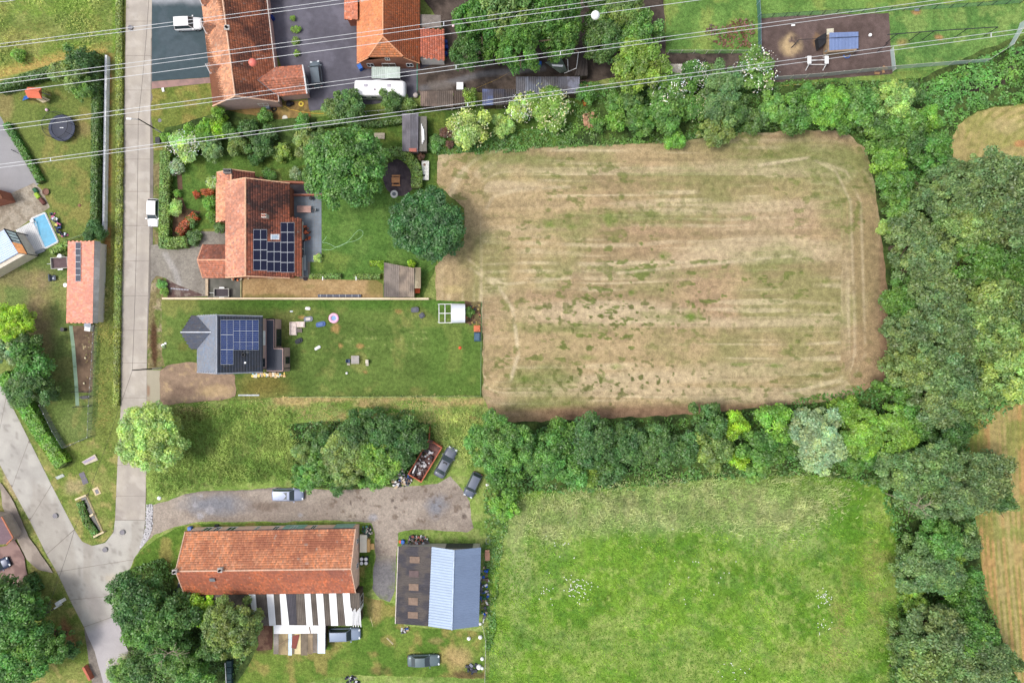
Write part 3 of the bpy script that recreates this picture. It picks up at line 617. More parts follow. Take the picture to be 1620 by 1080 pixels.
for i in range(9):
    for j in range(24):
        x0, y0 = 459.5 + i * 5.5, 304.4 + j * 5.5
        if y0 > 409 and x0 > 486: continue
        if y0 + 5.3 > 437: continue
        sheet('paving_slab', rect(x0 + .12, y0 + .12, x0 + 5.4, y0 + 5.4), (lambda f: lambda x, y: c_patio(x, y) * f)(1 + random.uniform(-.05, .05)), m_conc, cell=6, wig=0, z=zp, parent=pt, step=50)
ZL[0] = zp + .002
sheet('walled_drive', [(400, 277), (416, 284), (450, 288), (560, 286), (560, 306), (458, 306), (412, 290)], lambda x, y: mixc(base(g_(82, 76, 82), x), g_(104, 98, 102), ss(.4, .6, fb(x, y, 14, 3)) * .6), m_asph, cell=3, wig=.4)
sheet('sitting_circle', [(632 + 26 * math.cos(a), 281 + 30 * math.sin(a)) for a in [k * .35 for k in range(18)]], lambda x, y: mixc(base(g_(78, 68, 74), x), g_(98, 86, 88), ss(.4, .6, fb(x, y, 10, 3))), m_grav, cell=2, wig=.5)
# plot of the dark house
def c_lawnb(x, y):
    c = base(g_(100, 122, 60), x); c = mixc(c, g_(84, 106, 50), ss(.4, .62, fb(x, y, 44, 101, sy=1.6)) * .8); c = mixc(c, g_(134, 138, 78), ss(.46, .66, fb(x, y, 30, 104)) * .75)
    c = mixc(c, g_(158, 132, 82), np.clip(blob(x, y, 531, 519, 8, 9) + blob(x, y, 631, 492, 8, 4) + blob(x, y, 539, 547, 4, 5) + blob(x, y, 570, 547, 7, 4) + blob(x, y, 478, 502, 7, 4) + blob(x, y, 579, 588, 5, 3), 0, 1))
    c = mixc(c, g_(72, 112, 42), np.clip(1 - ss(2, 16, np.abs(y - 480)), 0, 1) * .7 * ss(300, 440, x))  # cream wall's shadow painted as a dark green strip along its south side
    c = mixc(c, g_(180, 184, 120), ss(.74, .8, fb(x, y, 5, 108, 2)) * blob(x, y, 620, 535, 90, 30) * .35)
    c = mixc(c, g_(88, 120, 52), ss(660, 690, x) * .5); return mixc(c, g_(122, 112, 60), blob(x, y, 420, 610, 50, 26, .8) * .8 + blob(x, y, 290, 548, 10, 8) * .4)
sheet('lawn', [(256, 474), (760, 474), (761, 625), (460, 625), (376, 632), (372, 596), (310, 575), (262, 580), (257, 560)], c_lawnb, m_grass, cell=2.5, wig=.6)
def c_dirt(x, y):
    c = base(g_(154, 132, 112), x); c = mixc(c, g_(126, 106, 92), ss(.4, .6, fb(x, y, 26, 111, sy=1.6)) * .8); return mixc(c, g_(186, 162, 124), blob(x, y, 345, 618, 34, 12) * .7 + ss(.6, .72, fb(x, y, 8, 114)) * .6)
sheet('bare_soil', [(254, 584), (270, 577), (300, 572), (340, 576), (373, 594), (374, 626), (350, 633), (300, 636), (254, 640)], c_dirt, m_dirt, cell=2.5)
# rough strip under the plots, and grass wedge west
def c_rough(x, y):
    c = base(g_(134, 156, 80), x); c = mixc(c, g_(104, 134, 60), ss(.42, .6, fb(x, y, 30, 121, sx=.5)) * .8)
    c = mixc(c, g_(178, 156, 110), np.clip((1 - ss(3, 12, segd(x, y, [(440, 632), (560, 638), (760, 633)]))) * ss(.35, .55, fb(x, y, 20, 124, sx=.4)) * 1.2 + (1 - ss(2, 8, segd(x, y, [(540, 658), (760, 662)]))) * ss(.4, .6, fb(x, y, 16, 127)) , 0, 1) * .9)
    c = mixc(c, g_(112, 82, 62), blob(x, y, 300, 655, 40, 12) * .7); c = mixc(c, g_(74, 128, 42), blob(x, y, 600, 649, 60, 5, .6, 2) * .9)
    return mixc(c, g_(164, 168, 108), ss(.5, .66, fb(x, y, 12, 129)) * .45)
sheet('rough_grass', [(254, 640), (310, 636), (376, 632), (460, 627), (764, 627), (790, 660), (760, 700), (790, 760), (800, 830), (790, 1110), (200, 1110), (208, 1020), (184, 960), (184, 942), (213, 884), (224, 865), (232, 830), (232, 648)], c_rough, m_grass, cell=3)
def c_grav(x, y):
    c = base(g_(166, 154, 142), x); c = mixc(c, g_(142, 130, 120), ss(.4, .62, fb(x, y, 30, 131, sx=.6)) * .8)
    c = mixc(c, g_(128, 130, 138), np.clip(blob(x, y, 340, 798, 60, 20, .8) + blob(x, y, 690, 800, 22, 20, .8, -60), 0, 1) * .9)
    c = mixc(c, g_(108, 92, 80), np.clip(blob(x, y, 420, 800, 30, 8) * .8 + blob(x, y, 570, 770, 40, 4) + (ss(.66, .72, fb(x, y, 8, 136)) * ss(480, 540, x)), 0, 1) * .7)
    for (bx, by, br) in ((333, 806, 9), (317, 816, 7), (476, 814, 4), (310, 798, 6), (319, 784, 4), (590, 818, 8)): c = mixc(c, g_(160, 158, 162), blob(x, y, bx, by, br, br * .8, .3) * .8)
    c = mixc(c, g_(100, 88, 82), np.clip(blob(x, y, 621, 791, 2.5, 4, .3) + blob(x, y, 626, 802, 2, 3, .3) + blob(x, y, 578, 789, 2, 2, .3) + blob(x, y, 555, 795, 2, 3, .3) + blob(x, y, 734, 816, 4, 5), 0, 1) * .9)
    c = mixc(c, g_(112, 114, 120), ss(870, 900, y) * .8); c = mixc(c, g_(120, 128, 96), ss(.5, .65, fb(x, y, 16, 139)) * ss(870, 900, y) * .6)
    return mixc(c, g_(86, 78, 72), (1 - ss(0, 5, segd(x, y, [(293, 780), (324, 775), (390, 773), (430, 771)]))) * .6)
sheet('gravel_drive', [(240, 800), (243, 798), (266, 791), (294, 781), (324, 776), (390, 774), (425, 771), (464, 771), (498, 773), (540, 775), (595, 768), (629, 769), (670, 767), (697, 762), (712, 752), (731, 773), (744, 794), (746, 818), (750, 834), (740, 842), (701, 838), (651, 836), (630, 840), (628, 868), (625, 935), (617, 952), (600, 945), (588, 928), (594, 880), (593, 844), (588, 827), (520, 822), (451, 825), (331, 824), (303, 826), (275, 833), (244, 846), (226, 862), (232, 830)], c_grav, m_grav, cell=2.5, wig=1.2)
cs = MB(); rr = random.Random(3)
for i in range(420):
    t = rr.random(); s_ = rr.random(); y = 797 + t * 68; x0 = np.interp(y, [797, 835, 865], [233, 231, 222]); x1 = np.interp(y, [797, 835, 850, 865], [243, 242, 236, 225])
    p = P(x0 + (x1 - x0) * s_, y); cs.box(p.x, p.y, ZL[0], rr.uniform(.12, .24), rr.uniform(.1, .2), rr.uniform(.03, .07), rr.random() * 3)
sheet('cobble_bed', [(232.5, 797), (243, 797), (242, 835), (236, 850), (222, 867), (231, 835)], lambda x, y: base(g_(120, 118, 122), x), m_conc, cell=3, wig=.2)
o = link('cobblestones', cs.mesh('cobblestones', mat('cobble', C(178, 176, 178), .8, var=.35, scale=4, fine=12))); tag(o, 'strip of pale cobblestones between the lane end and the gravel drive', None, None, 'stuff')
# lawns and litter ground round the barn
def c_barn(x, y):
    c = base(g_(112, 134, 60), x); c = mixc(c, g_(82, 116, 44), ss(.42, .6, fb(x, y, 34, 141)) * .8); c = mixc(c, g_(160, 142, 88), ss(.5, .66, fb(x, y, 22, 144)) * .6)
    c = mixc(c, g_(176, 152, 106), np.clip(blob(x, y, 725, 1040, 30, 22, .8) + blob(x, y, 595, 960, 10, 26) * .7 + blob(x, y, 690, 1012, 14, 6) * .6, 0, 1) * .8)
    return mixc(c, g_(96, 78, 56), np.clip(blob(x, y, 740, 1066, 30, 8) + blob(x, y, 415, 1020, 18, 16) * .8 + blob(x, y, 266, 915, 8, 34, .7) + blob(x, y, 600, 1060, 20, 8) * .5, 0, 1) * .85)
sheet('lawn', [(570, 940), (600, 948), (625, 955), (640, 990), (764, 998), (768, 1072), (560, 1066), (400, 1090), (360, 1080), (400, 1010), (560, 1000)], c_barn, m_grass, cell=3)
sheet('grass_verge', [(226, 866), (275, 836), (300, 828), (500, 826), (588, 830), (592, 850), (590, 930), (570, 945), (300, 945), (262, 960), (240, 940), (190, 940), (213, 884)], c_barn, m_grass, cell=3)
sheet('bare_soil', [(386, 938), (432, 938), (432, 1026), (408, 1028), (388, 1000)], lambda x, y: mixc(base(g_(86, 62, 54), x), g_(112, 88, 74), ss(.45, .62, fb(x, y, 9, 3))), m_dirt, cell=2, wig=1)
# ---- yards north-east
def c_bark(x, y):
    c = base(g_(108, 92, 88), x); c = mixc(c, g_(92, 78, 74), ss(.4, .6, fb(x, y, 26, 151)) * .8); c = mixc(c, g_(186, 162, 124), blob(x, y, 1251, 72, 20, 20, .6) * ss(.25, .5, fb(x, y, 9, 155)))
    return mixc(c, g_(140, 112, 82), blob(x, y, 1292, 66, 8, 14) * .7)
sheet('chicken_yard_lawn', [(1053, -30), (1640, -30), (1640, 30), (1600, 120), (1400, 128), (1215, 135), (1053, 90)], c_green(112, 146, 74, .5, 160), m_grass, cell=4)
sheet('bark_yard', [(1200, 30), (1300, 24), (1405, 22), (1407, 60), (1411, 118), (1300, 126), (1215, 132), (1198, 110)], c_bark, m_dirt, cell=3, wig=.8)
def c_dlawn(x, y):
    c = base(g_(108, 142, 74), x); c = mixc(c, g_(84, 122, 62), ss(.4, .6, fb(x, y, 24, 161)) * .8); c = mixc(c, g_(136, 158, 88), ss(.5, .65, fb(x, y, 16, 163)) * .6)
    return mixc(c, g_(166, 128, 88), np.clip(blob(x, y, 1485, 60, 8, 5) + blob(x, y, 1426, 68, 12, 7, .8) * .6 + blob(x, y, 1449, 20, 9, 6), 0, 1) * .9)
sheet('lawn', [(1405, 20), (1500, 14), (1616, 8), (1612, 56), (1598, 80), (1560, 103), (1500, 109), (1412, 115)], c_dlawn, m_grass, cell=3, wig=.5)
sheet('yard_soil', [(1053, 84), (1198, 86), (1200, 118), (1120, 120), (1056, 128)], c_backyard, m_dirt, cell=3)
# ---- the brown mown field
def rrd(x, y):       # distance from the rounded-rectangle edge of the field
    return np.minimum(np.minimum(x - 712, 1392 - x), np.minimum(y - 235, 652 - y))
def c_field(x, y):
    cx = np.clip(x, 712 + 90, 1392 - 90); cy = np.clip(y, 240 + 90, 655 - 90); rr_ = 90 - np.hypot(x - cx, y - cy)
    ed = np.where((x < 802) | (x > 1302) | (y < 330) | (y > 565), rr_, rrd(x, y)); wob = (fb(x, y, 140, 231, 3) - .5) * 16
    hl = 1 - ss(52, 74, ed + wob * .5)                      # headland, mown round the field; the rest in long passes
    hl = hl * np.clip(ss(1200, 1260, x) + ss(590, 625, y) + (1 - ss(255, 300, y)) + (1 - ss(730, 800, x)), 0, 1)
    v = np.where(hl > .5, ed + wob * .4, y + wob * .6 + x * .012); u = np.where(hl > .5, np.where(np.abs(x - cx) > np.abs(y - cy), y, x), x)
    fine = vn(v / 3.1, u / 120, 205) * .5 + vn(v / 6.5, u / 170, 206) * .5; wide = vn(v / 17, u / 240, 207) * .6 + vn(v / 34, u / 200, 208) * .4
    c = base(g_(176, 155, 118), x); n = fb(x, y, 110, 201, 4)
    c = mixc(c, g_(134, 134, 86), np.clip(ss(.40, .62, n) * .75 + blob(x, y, 1240, 270, 170, 60, .9) * .6 + blob(x, y, 1180, 400, 120, 30, .9) * .5 + blob(x, y, 1350, 400, 30, 130, .9) * .5, 0, .85)); c = mixc(c, g_(160, 132, 108), ss(.5, .7, fb(x, y, 70, 209, 4, sx=.5)) * .55)
    c = mixc(c, g_(198, 180, 148), ss(.5, .78, wide) * .6); c = mixc(c, g_(150, 134, 98), ss(.5, .2, wide) * 0 + (1 - ss(.2, .42, wide)) * .5)
    c = mixc(c, g_(208, 192, 158), ss(.56, .8, fine) * .5 * ss(.3, .6, fb(x, y, 60, 216, 3))); c = mixc(c, g_(138, 122, 92), (1 - ss(.22, .42, fine)) * .4 * ss(.3, .6, fb(x, y, 50, 217, 3)))
    gb_ = sum(blob(x, y, *b, .9, 0, .6) for b in [(1000, 345, 180, 16), (900, 360, 70, 20), (1080, 280, 140, 22), (1240, 250, 110, 24), (1320, 330, 40, 60), (1050, 430, 150, 12), (1230, 410, 60, 26), (900, 520, 130, 12), (860, 600, 70, 26), (800, 250, 90, 14), (1050, 500, 60, 12), (860, 640, 60, 16), (1340, 260, 60, 30)])
    c = mixc(c, g_(122, 130, 76), np.clip(gb_, 0, 1) * .72 * (.45 + .55 * ss(.3, .6, fine)))
    sp_ = ss(.63, .69, fb(x, y, 9, 212, 3, sx=.55)) * np.clip(ss(.45, .62, fb(x, y, 90, 214, 2)) * .7 + blob(x, y, 960, 480, 260, 100, .9), 0, 1)
    c = mixc(c, g_(96, 112, 50), sp_ * .8); sq_ = ss(.66, .71, fb(x, y, 6.5, 242, 2, sx=.8)) * np.clip(blob(x, y, 980, 600, 260, 50, .9) + blob(x, y, 980, 500, 250, 50, .9) + blob(x, y, 1010, 330, 260, 50, .9) * .5, 0, 1); c = mixc(c, g_(88, 98, 46), sq_ * .85)
    for (bx, by, r1, r2, s_) in ((965, 345, 14, 16, .7), (1095, 500, 16, 11, 1), (1000, 463, 8, 6, .8), (870, 355, 10, 7, .7), (1170, 576, 20, 4, .9), (1225, 578, 16, 4, .9), (930, 565, 14, 6, .6), (975, 580, 12, 6, .6), (905, 360, 9, 7, .6), (830, 600, 12, 6, .7), (1180, 345, 14, 5, .6), (1050, 405, 12, 9, .6)):
        c = mixc(c, g_(104, 130, 54), blob(x, y, bx, by, r1, r2, .9, 0, .5) * s_ * .8)
    c = mixc(c, g_(134, 110, 88), (1 - ss(2, 14, ed)) * .7 * ss(540, 620, y)); c = mixc(c, g_(128, 132, 84), blob(x, y, 1310, 262, 90, 50, .9) * .6)
    c = mixc(c, g_(142, 116, 92), (1 - ss(0, 9, np.abs(x - 1398) - 3)) * ss(290, 360, y) * .8)
    c = mixc(c, g_(132, 104, 84), (1 - ss(6, 20, np.abs(y - 652 - (x - 1100) * -.02))) * ss(800, 900, x) * .75)
    tk = lambda pts, a, b: (1 - ss(a, b, segd(x, y, pts))) * ss(.3, .55, fb(x, y, 24, 236))
    c = mixc(c, g_(208, 192, 160), tk([(745, 425), (790, 455), (812, 490), (820, 560), (808, 600)], 0, 5) * .7 + tk([(735, 405), (775, 440), (800, 450), (1250, 405)], 0, 4) * .5 + tk([(770, 330), (780, 312), (820, 300), (900, 296)], 0, 5) * .4)
    for dx in (0, 16): c = mixc(c, g_(206, 190, 158), tk([(1200, 262), (1280, 250), (1322 + dx, 272), (1345 + dx, 320), (1352 + dx, 560), (1330 + dx, 600), (1240, 622)], 0, 4) * .45)
    return mixc(c, g_(186, 168, 120), blob(x, y, 715, 458, 20, 8) * .8 + blob(x, y, 830, 285, 30, 5) * .4) * 1.02
sheet('mown_field', [(694, 246), (760, 240), (900, 230), (1040, 224), (1190, 206), (1330, 204), (1376, 240), (1396, 300), (1412, 400), (1420, 470), (1412, 560), (1420, 620), (1330, 645), (1200, 660), (1100, 672), (900, 676), (780, 665), (764, 625), (763, 478), (690, 476), (688, 420), (735, 380), (735, 330), (690, 290)], c_field, m_field, cell=1.5, wig=2)
def c_hay(x, y):
    c = base(g_(176, 160, 108), x); r = np.hypot(x - 1640, (y - 262) * 1.0); c = mixc(c, g_(142, 140, 78), ss(-.2, .6, np.sin(r / 1.9)) * .85 * ss(.3, .55, fb(x, y, 30, 281)))
    c = mixc(c, g_(136, 142, 76), ss(.46, .62, fb(x, y, 36, 284)) * .5); c = mixc(c, g_(190, 130, 90), blob(x, y, 1615, 228, 16, 6) * .7); return mixc(c, g_(190, 172, 126), blob(x, y, 1590, 200, 30, 14) * .5)
sheet('hay_field', [(1500, 232), (1512, 200), (1545, 178), (1590, 168), (1660, 160), (1760, 160), (1760, 420), (1600, 420), (1520, 300), (1498, 262)], c_hay, m_field, cell=1.3, wig=2)
def c_hay2(x, y):
    u = x + (y - 640) * -.06 + 2 * np.sin(y / 60); c = base(g_(172, 156, 104), x); c = mixc(c, g_(188, 142, 92), ss(.45, .65, vn(u / 9, y / 400, 5)) * .6)
    c = mixc(c, g_(136, 138, 72), ss(-.3, .7, np.sin(u / 1.35)) * .75 * ss(.3, .55, fb(x, y, 24, 291))); c = mixc(c, g_(124, 138, 70), ss(.5, .64, fb(x, y, 40, 294, sx=1.6)) * .6)
    return mixc(c, g_(110, 130, 60), (1 - ss(0, 10, x - 1545 + 8 * fb(x, y, 20, 3))) * .6)
sheet('striped_field', [(1526, 690), (1545, 662), (1600, 640), (1760, 620), (1760, 1200), (1616, 1200), (1610, 1080), (1580, 1000), (1556, 940), (1544, 830), (1530, 760)], c_hay2, m_field, cell=1.3, wig=1.5)
# ---- green meadow south
def c_south(x, y):
    c = base(g_(114, 150, 54), x); c = mixc(c, g_(92, 132, 44), ss(.42, .62, fb(x, y, 70, 301)) * .8); c = mixc(c, g_(140, 160, 84), ss(.47, .66, fb(x, y, 40, 304)) * .7)
    pale = np.clip(blob(x, y, 1060, 800, 250, 44, .9, -3, .4) + blob(x, y, 880, 820, 70, 60, .9) * .5 + blob(x, y, 1230, 830, 90, 50, .9) * .8 + blob(x, y, 820, 900, 24, 100, .9) * .5, 0, 1)
    c = mixc(c, g_(158, 170, 118), pale * .8); c = mixc(c, g_(180, 178, 130), ss(.5, .62, fb(x, y, 18, 307, sx=1.4, sy=.6)) * pale * .6)
    c = mixc(c, g_(166, 178, 104), ss(.56, .7, fb(x, y, 9, 317, 3)) * .5); c = mixc(c, g_(76, 116, 46), ss(.58, .7, fb(x, y, 11, 319, 3)) * .45); c = mixc(c, g_(104, 132, 80), ss(.55, .68, fb(x, y, 46, 321)) * .2)
    c = mixc(c, g_(152, 142, 88), np.clip(blob(x, y, 1330, 960, 20, 90, .9, 0, .6) + blob(x, y, 1390, 900, 34, 100, .9, 0, .5) + blob(x, y, 1300, 1040, 80, 30, .9), 0, 1) * .5 * ss(.35, .6, fb(x, y, 20, 309)))
    c = mixc(c, g_(120, 86, 66), blob(x, y, 1412, 990, 12, 18) * .7)
    c = mixc(c, g_(82, 128, 40), blob(x, y, 1330, 830, 60, 40, .9) * .5)
    return c
sheet('green_meadow', [(790, 790), (830, 770), (1000, 760), (1180, 740), (1300, 735), (1420, 740), (1450, 850), (1440, 1200), (772, 1200), (776, 950), (768, 860)], c_south, m_grass, cell=2.5, wig=2)
# dark green ground under the big trees
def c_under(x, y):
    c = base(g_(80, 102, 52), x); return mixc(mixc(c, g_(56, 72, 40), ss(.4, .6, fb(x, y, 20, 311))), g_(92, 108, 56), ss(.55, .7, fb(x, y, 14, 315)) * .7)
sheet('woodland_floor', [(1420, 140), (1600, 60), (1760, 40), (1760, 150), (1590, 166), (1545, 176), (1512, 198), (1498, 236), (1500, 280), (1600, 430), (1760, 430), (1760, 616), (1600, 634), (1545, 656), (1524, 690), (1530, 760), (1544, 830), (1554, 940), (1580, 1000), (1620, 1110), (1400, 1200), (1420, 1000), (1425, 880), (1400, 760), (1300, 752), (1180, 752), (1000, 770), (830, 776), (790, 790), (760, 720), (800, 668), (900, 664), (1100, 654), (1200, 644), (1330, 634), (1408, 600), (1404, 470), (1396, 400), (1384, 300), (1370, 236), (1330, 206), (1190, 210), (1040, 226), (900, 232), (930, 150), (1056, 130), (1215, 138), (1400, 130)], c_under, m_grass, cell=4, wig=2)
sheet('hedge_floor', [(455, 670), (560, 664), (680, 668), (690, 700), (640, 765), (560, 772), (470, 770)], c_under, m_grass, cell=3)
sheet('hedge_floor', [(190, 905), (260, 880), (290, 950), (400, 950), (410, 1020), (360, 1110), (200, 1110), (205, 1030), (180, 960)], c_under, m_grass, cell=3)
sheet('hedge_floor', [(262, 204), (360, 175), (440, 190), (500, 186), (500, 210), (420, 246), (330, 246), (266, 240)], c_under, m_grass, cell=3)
wm = mat('ditch_water', C(40, 36, 36), .25, var=.1); zw = ZL[0] + .02
wb = MB(); pl = [(1466, 143), (1500, 143), (1540, 140), (1576, 134), (1588, 118), (1600, 98), (1612, 86), (1606, 84), (1592, 96), (1578, 116), (1568, 130), (1540, 134), (1500, 138), (1468, 139)]
wb.prism([(P(x, y).x, P(x, y).y) for x, y in outline(pl, 5, 1)], zw - .01, zw); o = link('ditch_water', wb.mesh('ditch_water', wm)); o['kind'] = 'structure'
sheet('ditch_bank', [(1460, 147), (1500, 148), (1545, 145), (1585, 138), (1600, 118), (1618, 88), (1604, 78), (1586, 96), (1570, 124), (1540, 130), (1500, 133), (1462, 136)], lambda x, y: mixc(base(g_(48, 40, 38), x), g_(70, 62, 54), ss(.4, .6, fb(x, y, 8, 3))), m_dirt, cell=2, wig=1.5)
# ================================================================ BUILDINGS
brick_red = mat('brick_wall', C(150, 96, 78), .9, var=.22, scale=2, fine=16)
brick_pink = mat('pink_brick_wall', C(188, 158, 150), .9, var=.12, scale=2, fine=16)
render_wht = mat('painted_wall', C(214, 208, 200), .85, var=.08, scale=2)
wood_dark = mat('dark_timber', C(78, 66, 56), .9, var=.25, fine=14)
wood_mid = mat('weathered_timber', C(150, 128, 104), .9, var=.25, fine=14)
white_p = mat('white_paint', (.78, .78, .78), .5, var=.05); steel = mat('galvanised_steel', C(150, 154, 158), .45, .6, var=.1)
dark_p = mat('dark_metal', C(44, 46, 50), .5, var=.1)
OR = C(201, 138, 110, 1.05); ORD = C(162, 101, 80, 1.05)
# ---- long house, top left
t = thing('long_house', 'long two-winged farmhouse with mottled orange tile roof and dormers beside the asphalt drive', 'house', P(380, 60))
L0, L1, R0, R1, Q0, Q1 = P(313, -60, 3.1), P(336.5, 168, 3.1), P(344, -66, 6.9), P(372, 152, 6.9), P(413, -72, 3.1), P(440, 161, 3.1)
w, g = gable(t, L0, L1, R0, R1, Q0, Q1, brick_pink, tiles=dict(base=C(203, 147, 116, 1.05), moss=C(138, 99, 81, 1.05), seed=1), tiles2=dict(base=C(170, 108, 81, 1.05), moss=C(90, 63, 56, 1.05), seed=2, mossf=lambda X, Y, f: ss(.35, .65, f) * .75), ridgec=C(214, 176, 150))  # east slope: darker base paints in its shade, moss patches on top
G0, G1 = g[1], g[2]; nn = nrm2(G0, G1)
for a, b, z0, z1 in ((.50, .58, 4.6, 5.3), (.66, .82, 1.0, 2.2)): opening(t, G0.lerp(G1, a), G0.lerp(G1, b), z0, z1, nn, panec=None)
for q, (yy, xx) in enumerate(((45, 331), (108, 337.5), (1, 325))):     # dormers on the street side
    a = P(xx - 4, yy - 8, 3.6); b = P(xx - 4 + 1, yy + 9, 3.6); rdg = (a + b) / 2 + Vector((0, 0, 1.5)); bk = rdg + Vector((3.0, -.25, 0)); a2 = a + Vector((1.0, 0, .2)); b2 = b + Vector((1.0, 0, .2))
    dm = part(t, 'dormer', MB().add([a, b, rdg, a + Vector((2.2, 0, 1.2)), b + Vector((2.2, 0, 1.2)), bk], [(0, 1, 2), (0, 2, 5, 3), (1, 4, 5, 2), (0, 3, 4, 1), (3, 5, 4)]), white_p)
    for e, (s0, s1) in enumerate(((a, a + Vector((2.0, 0, .5))), (b, b + Vector((2.0, 0, .5))))):
        up = Vector((0, 0, .12)); f = [s0 + up, s1 + up, bk + up, rdg + up]
        o = link('roof_tiles', tile_mesh(f, base=C(173, 125, 102, 1.05), moss=C(121, 98, 87, 1.05), seed=5 + q, tw=.25, th=.3, o=org(t)), dm); o['kind'] = 'stuff'
    part(dm, 'verge_board', MB().tube([b + Vector((-.1, 0, .1)), rdg + Vector((-.1, 0, .2)), a + Vector((-.1, 0, .1))], .07, 5), white_p)
chimney(t, 359, 44, 6.6, .6, .7, (170, 130, 110))
part(t, 'gutter', MB().tube([Q0 + Vector((.1, 0, -.05)), Q1 + Vector((.1, 0, -.05))], .09, 6), mat('pale_gutter', C(200, 190, 182), .5))
# its east wing with white verge
a = P(432, 107, 3.0); b = P(478, 103.5, 3.0); r1 = P(481, 121, 4.7); r0 = P(408, 127, 4.7); c = P(485, 148, 3.0); d_ = P(440, 153, 3.0); vt = dict(base=C(195, 127, 102, 1.05), moss=C(136, 91, 75, 1.05), seed=9)
part(t, 'wing_wall', MB().add([Vector((p.x, p.y, z)) for z in (0, 2.85) for p in (a + Vector((0, -.3, 0)), b + Vector((-.3, -.3, 0)), c + Vector((-.3, .35, 0)), d_ + Vector((0, .35, 0)))] + [r1 + Vector((-.3, 0, -.2))], [(3, 2, 1, 0), (0, 1, 5, 4), (1, 2, 6, 8, 5), (2, 3, 7, 6), (3, 0, 4, 7), (4, 5, 8), (4, 8, 7), (7, 8, 6)]), brick_pink)
roof_face(t, [a, b, r1, r0], **vt); roof_face(t, [c, d_, r0, r1], **vt)
part(t, 'verge_board', MB().tube([b + Vector((.05, 0, 0)), r1 + Vector((.08, 0, .05)), c + Vector((.05, 0, 0))], .13, 5), white_p)
part(t, 'valley_flashing', MB().tube([a + Vector((0, 0, .08)), r0 + Vector((0, 0, .08)), d_ + Vector((0, 0, .08))], .05, 5), steel)
gx = b + Vector((-.27, 0, 0)); gy = c + Vector((-.27, 0, 0)); opening(t, gx.lerp(gy, .2), gx.lerp(gy, .75), .1, 2.3, (1, 0, 0), 'garage_door', (.7, .7, .7), (.5, .52, .54), True)
part(t, 'downpipe', MB().tube([Q1 + Vector((-.2, .1, -.3)), Vector((Q1.x - .4, Q1.y + .3, .1))], .05, 6), steel)
# ---- orange-roofed house, top centre
t = thing('orange_house', 'house with vivid orange clipped-gable tile roof behind the white caravan', 'house', P(610, 50))
e, hr = 3.0, 7.5; L0, L1, Q0, Q1 = P(565, -60, e), P(565, 100, e), P(664, -60, e), P(664, 100, e); X0, X1 = L0.x, Q0.x; xm = (X0 + X1) / 2; yS = L1.y
yr = P(0, 58, hr).y; zj = 5.0; fz = (zj - e) / (hr - e); jl = Vector((X0 + (xm - X0) * fz, yS + .1, zj)); jr = Vector((X1 - (X1 - xm) * fz, yS + .1, zj)); Rn, Rs = Vector((xm, L0.y, hr)), Vector((xm, yr, hr))
tk = dict(base=C(214, 140, 98, 1.05), moss=C(189, 118, 85, 1.05), var=.16, seed=11); tk2 = dict(base=C(199, 115, 78, 1.05), moss=C(163, 95, 70, 1.05), var=.18, seed=12)  # tk2: same orange tiles for the east slope, shade put into the colour
part(t, 'wall', MB().add([(X0 + .3, L0.y, 0), (X0 + .3, yS + .3, 0), (X1 - .3, yS + .3, 0), (X1 - .3, L0.y, 0), (X0 + .3, L0.y, e), (X0 + .3, yS + .3, e), (X1 - .3, yS + .3, e), (X1 - .3, L0.y, e), (jl.x, yS + .3, zj - .1), (jr.x, yS + .3, zj - .1)],
    [(0, 1, 5, 4), (1, 2, 6, 9, 8, 5), (2, 3, 7, 6), (3, 0, 4, 7), (4, 5, 8, 9, 6, 7)]), mat('brown_brick', C(150, 104, 84), .9, var=.25, fine=14))
roof_face(t, [L0, L1, jl, Rs, Rn], **tk); roof_face(t, [Q0, Q1, jr, Rs, Rn], **tk2); roof_face(t, [jl, jr, Rs], **tk)
rb = MB()
for p, q in ((Rn, Rs), (Rs, jl), (Rs, jr)):
    for k in range(int((q - p).length / .4)): rb.tube([p.lerp(q, k * .4 / (q - p).length) + Vector((0, 0, .03)), p.lerp(q, min(1, (k + 1.05) * .4 / (q - p).length)) + Vector((0, 0, .055))], .11, 6)
part(t, 'ridge_tiles', rb, mat('ridge_or', C(222, 158, 120), .8), kind='stuff')
ww = [Vector((X0 + .3, yS + .3, 0)), Vector((X1 - .3, yS + .3, 0))]
for a_, b_ in ((.1, .22), (.78, .9)): opening(t, ww[0].lerp(ww[1], a_), ww[0].lerp(ww[1], b_), .9, 2.2, (0, -1, 0))
opening(t, ww[0].lerp(ww[1], .46), ww[0].lerp(ww[1], .54), 3.4, 4.4, (0, -1, 0)); opening(t, ww[0].lerp(ww[1], .36), ww[0].lerp(ww[1], .6), .1, 2.2, (0, -1, 0), 'door', (.7, .7, .68), (.2, .16, .12), True)
# west wing, east lean-to, flat canopy
a, b, c, d_ = P(545, -60, 2.9), P(545, 31, 2.9), P(566, 31, 3.9), P(566, -60, 3.9)
part(t, 'wing_wall', MB().prism([(a.x + .3, a.y), (b.x + .3, b.y + .3), (c.x + .6, b.y + .3), (c.x + .6, a.y)], 0, 2.8), brick_red); roof_face(t, [a, b, c, d_], base=C(189, 119, 93, 1.05), moss=C(144, 92, 74, 1.05), seed=13)
a, b, c, d_ = P(664, 44, 2.9), P(702, 46.5, 2.3), P(703.5, 96.5, 2.3), P(652, 90, 3.0)
part(t, 'lean_to_wall', MB().prism([(c.x - .25, c.y + .3), (b.x - .25, b.y - .3), (a.x, a.y - .3), (a.x, c.y + .3)], 0, 2.2), render_wht)
o = link('roof_tiles', tile_mesh([b, c, Vector((X1 - .6, d_.y, 3.05)), Vector((X1 - .6, a.y, 3.05))], base=C(197, 115, 90, 1.05), moss=C(174, 106, 90, 1.05), tw=.3, seed=14, barrel=.06, o=org(t)), t); o['kind'] = 'stuff'
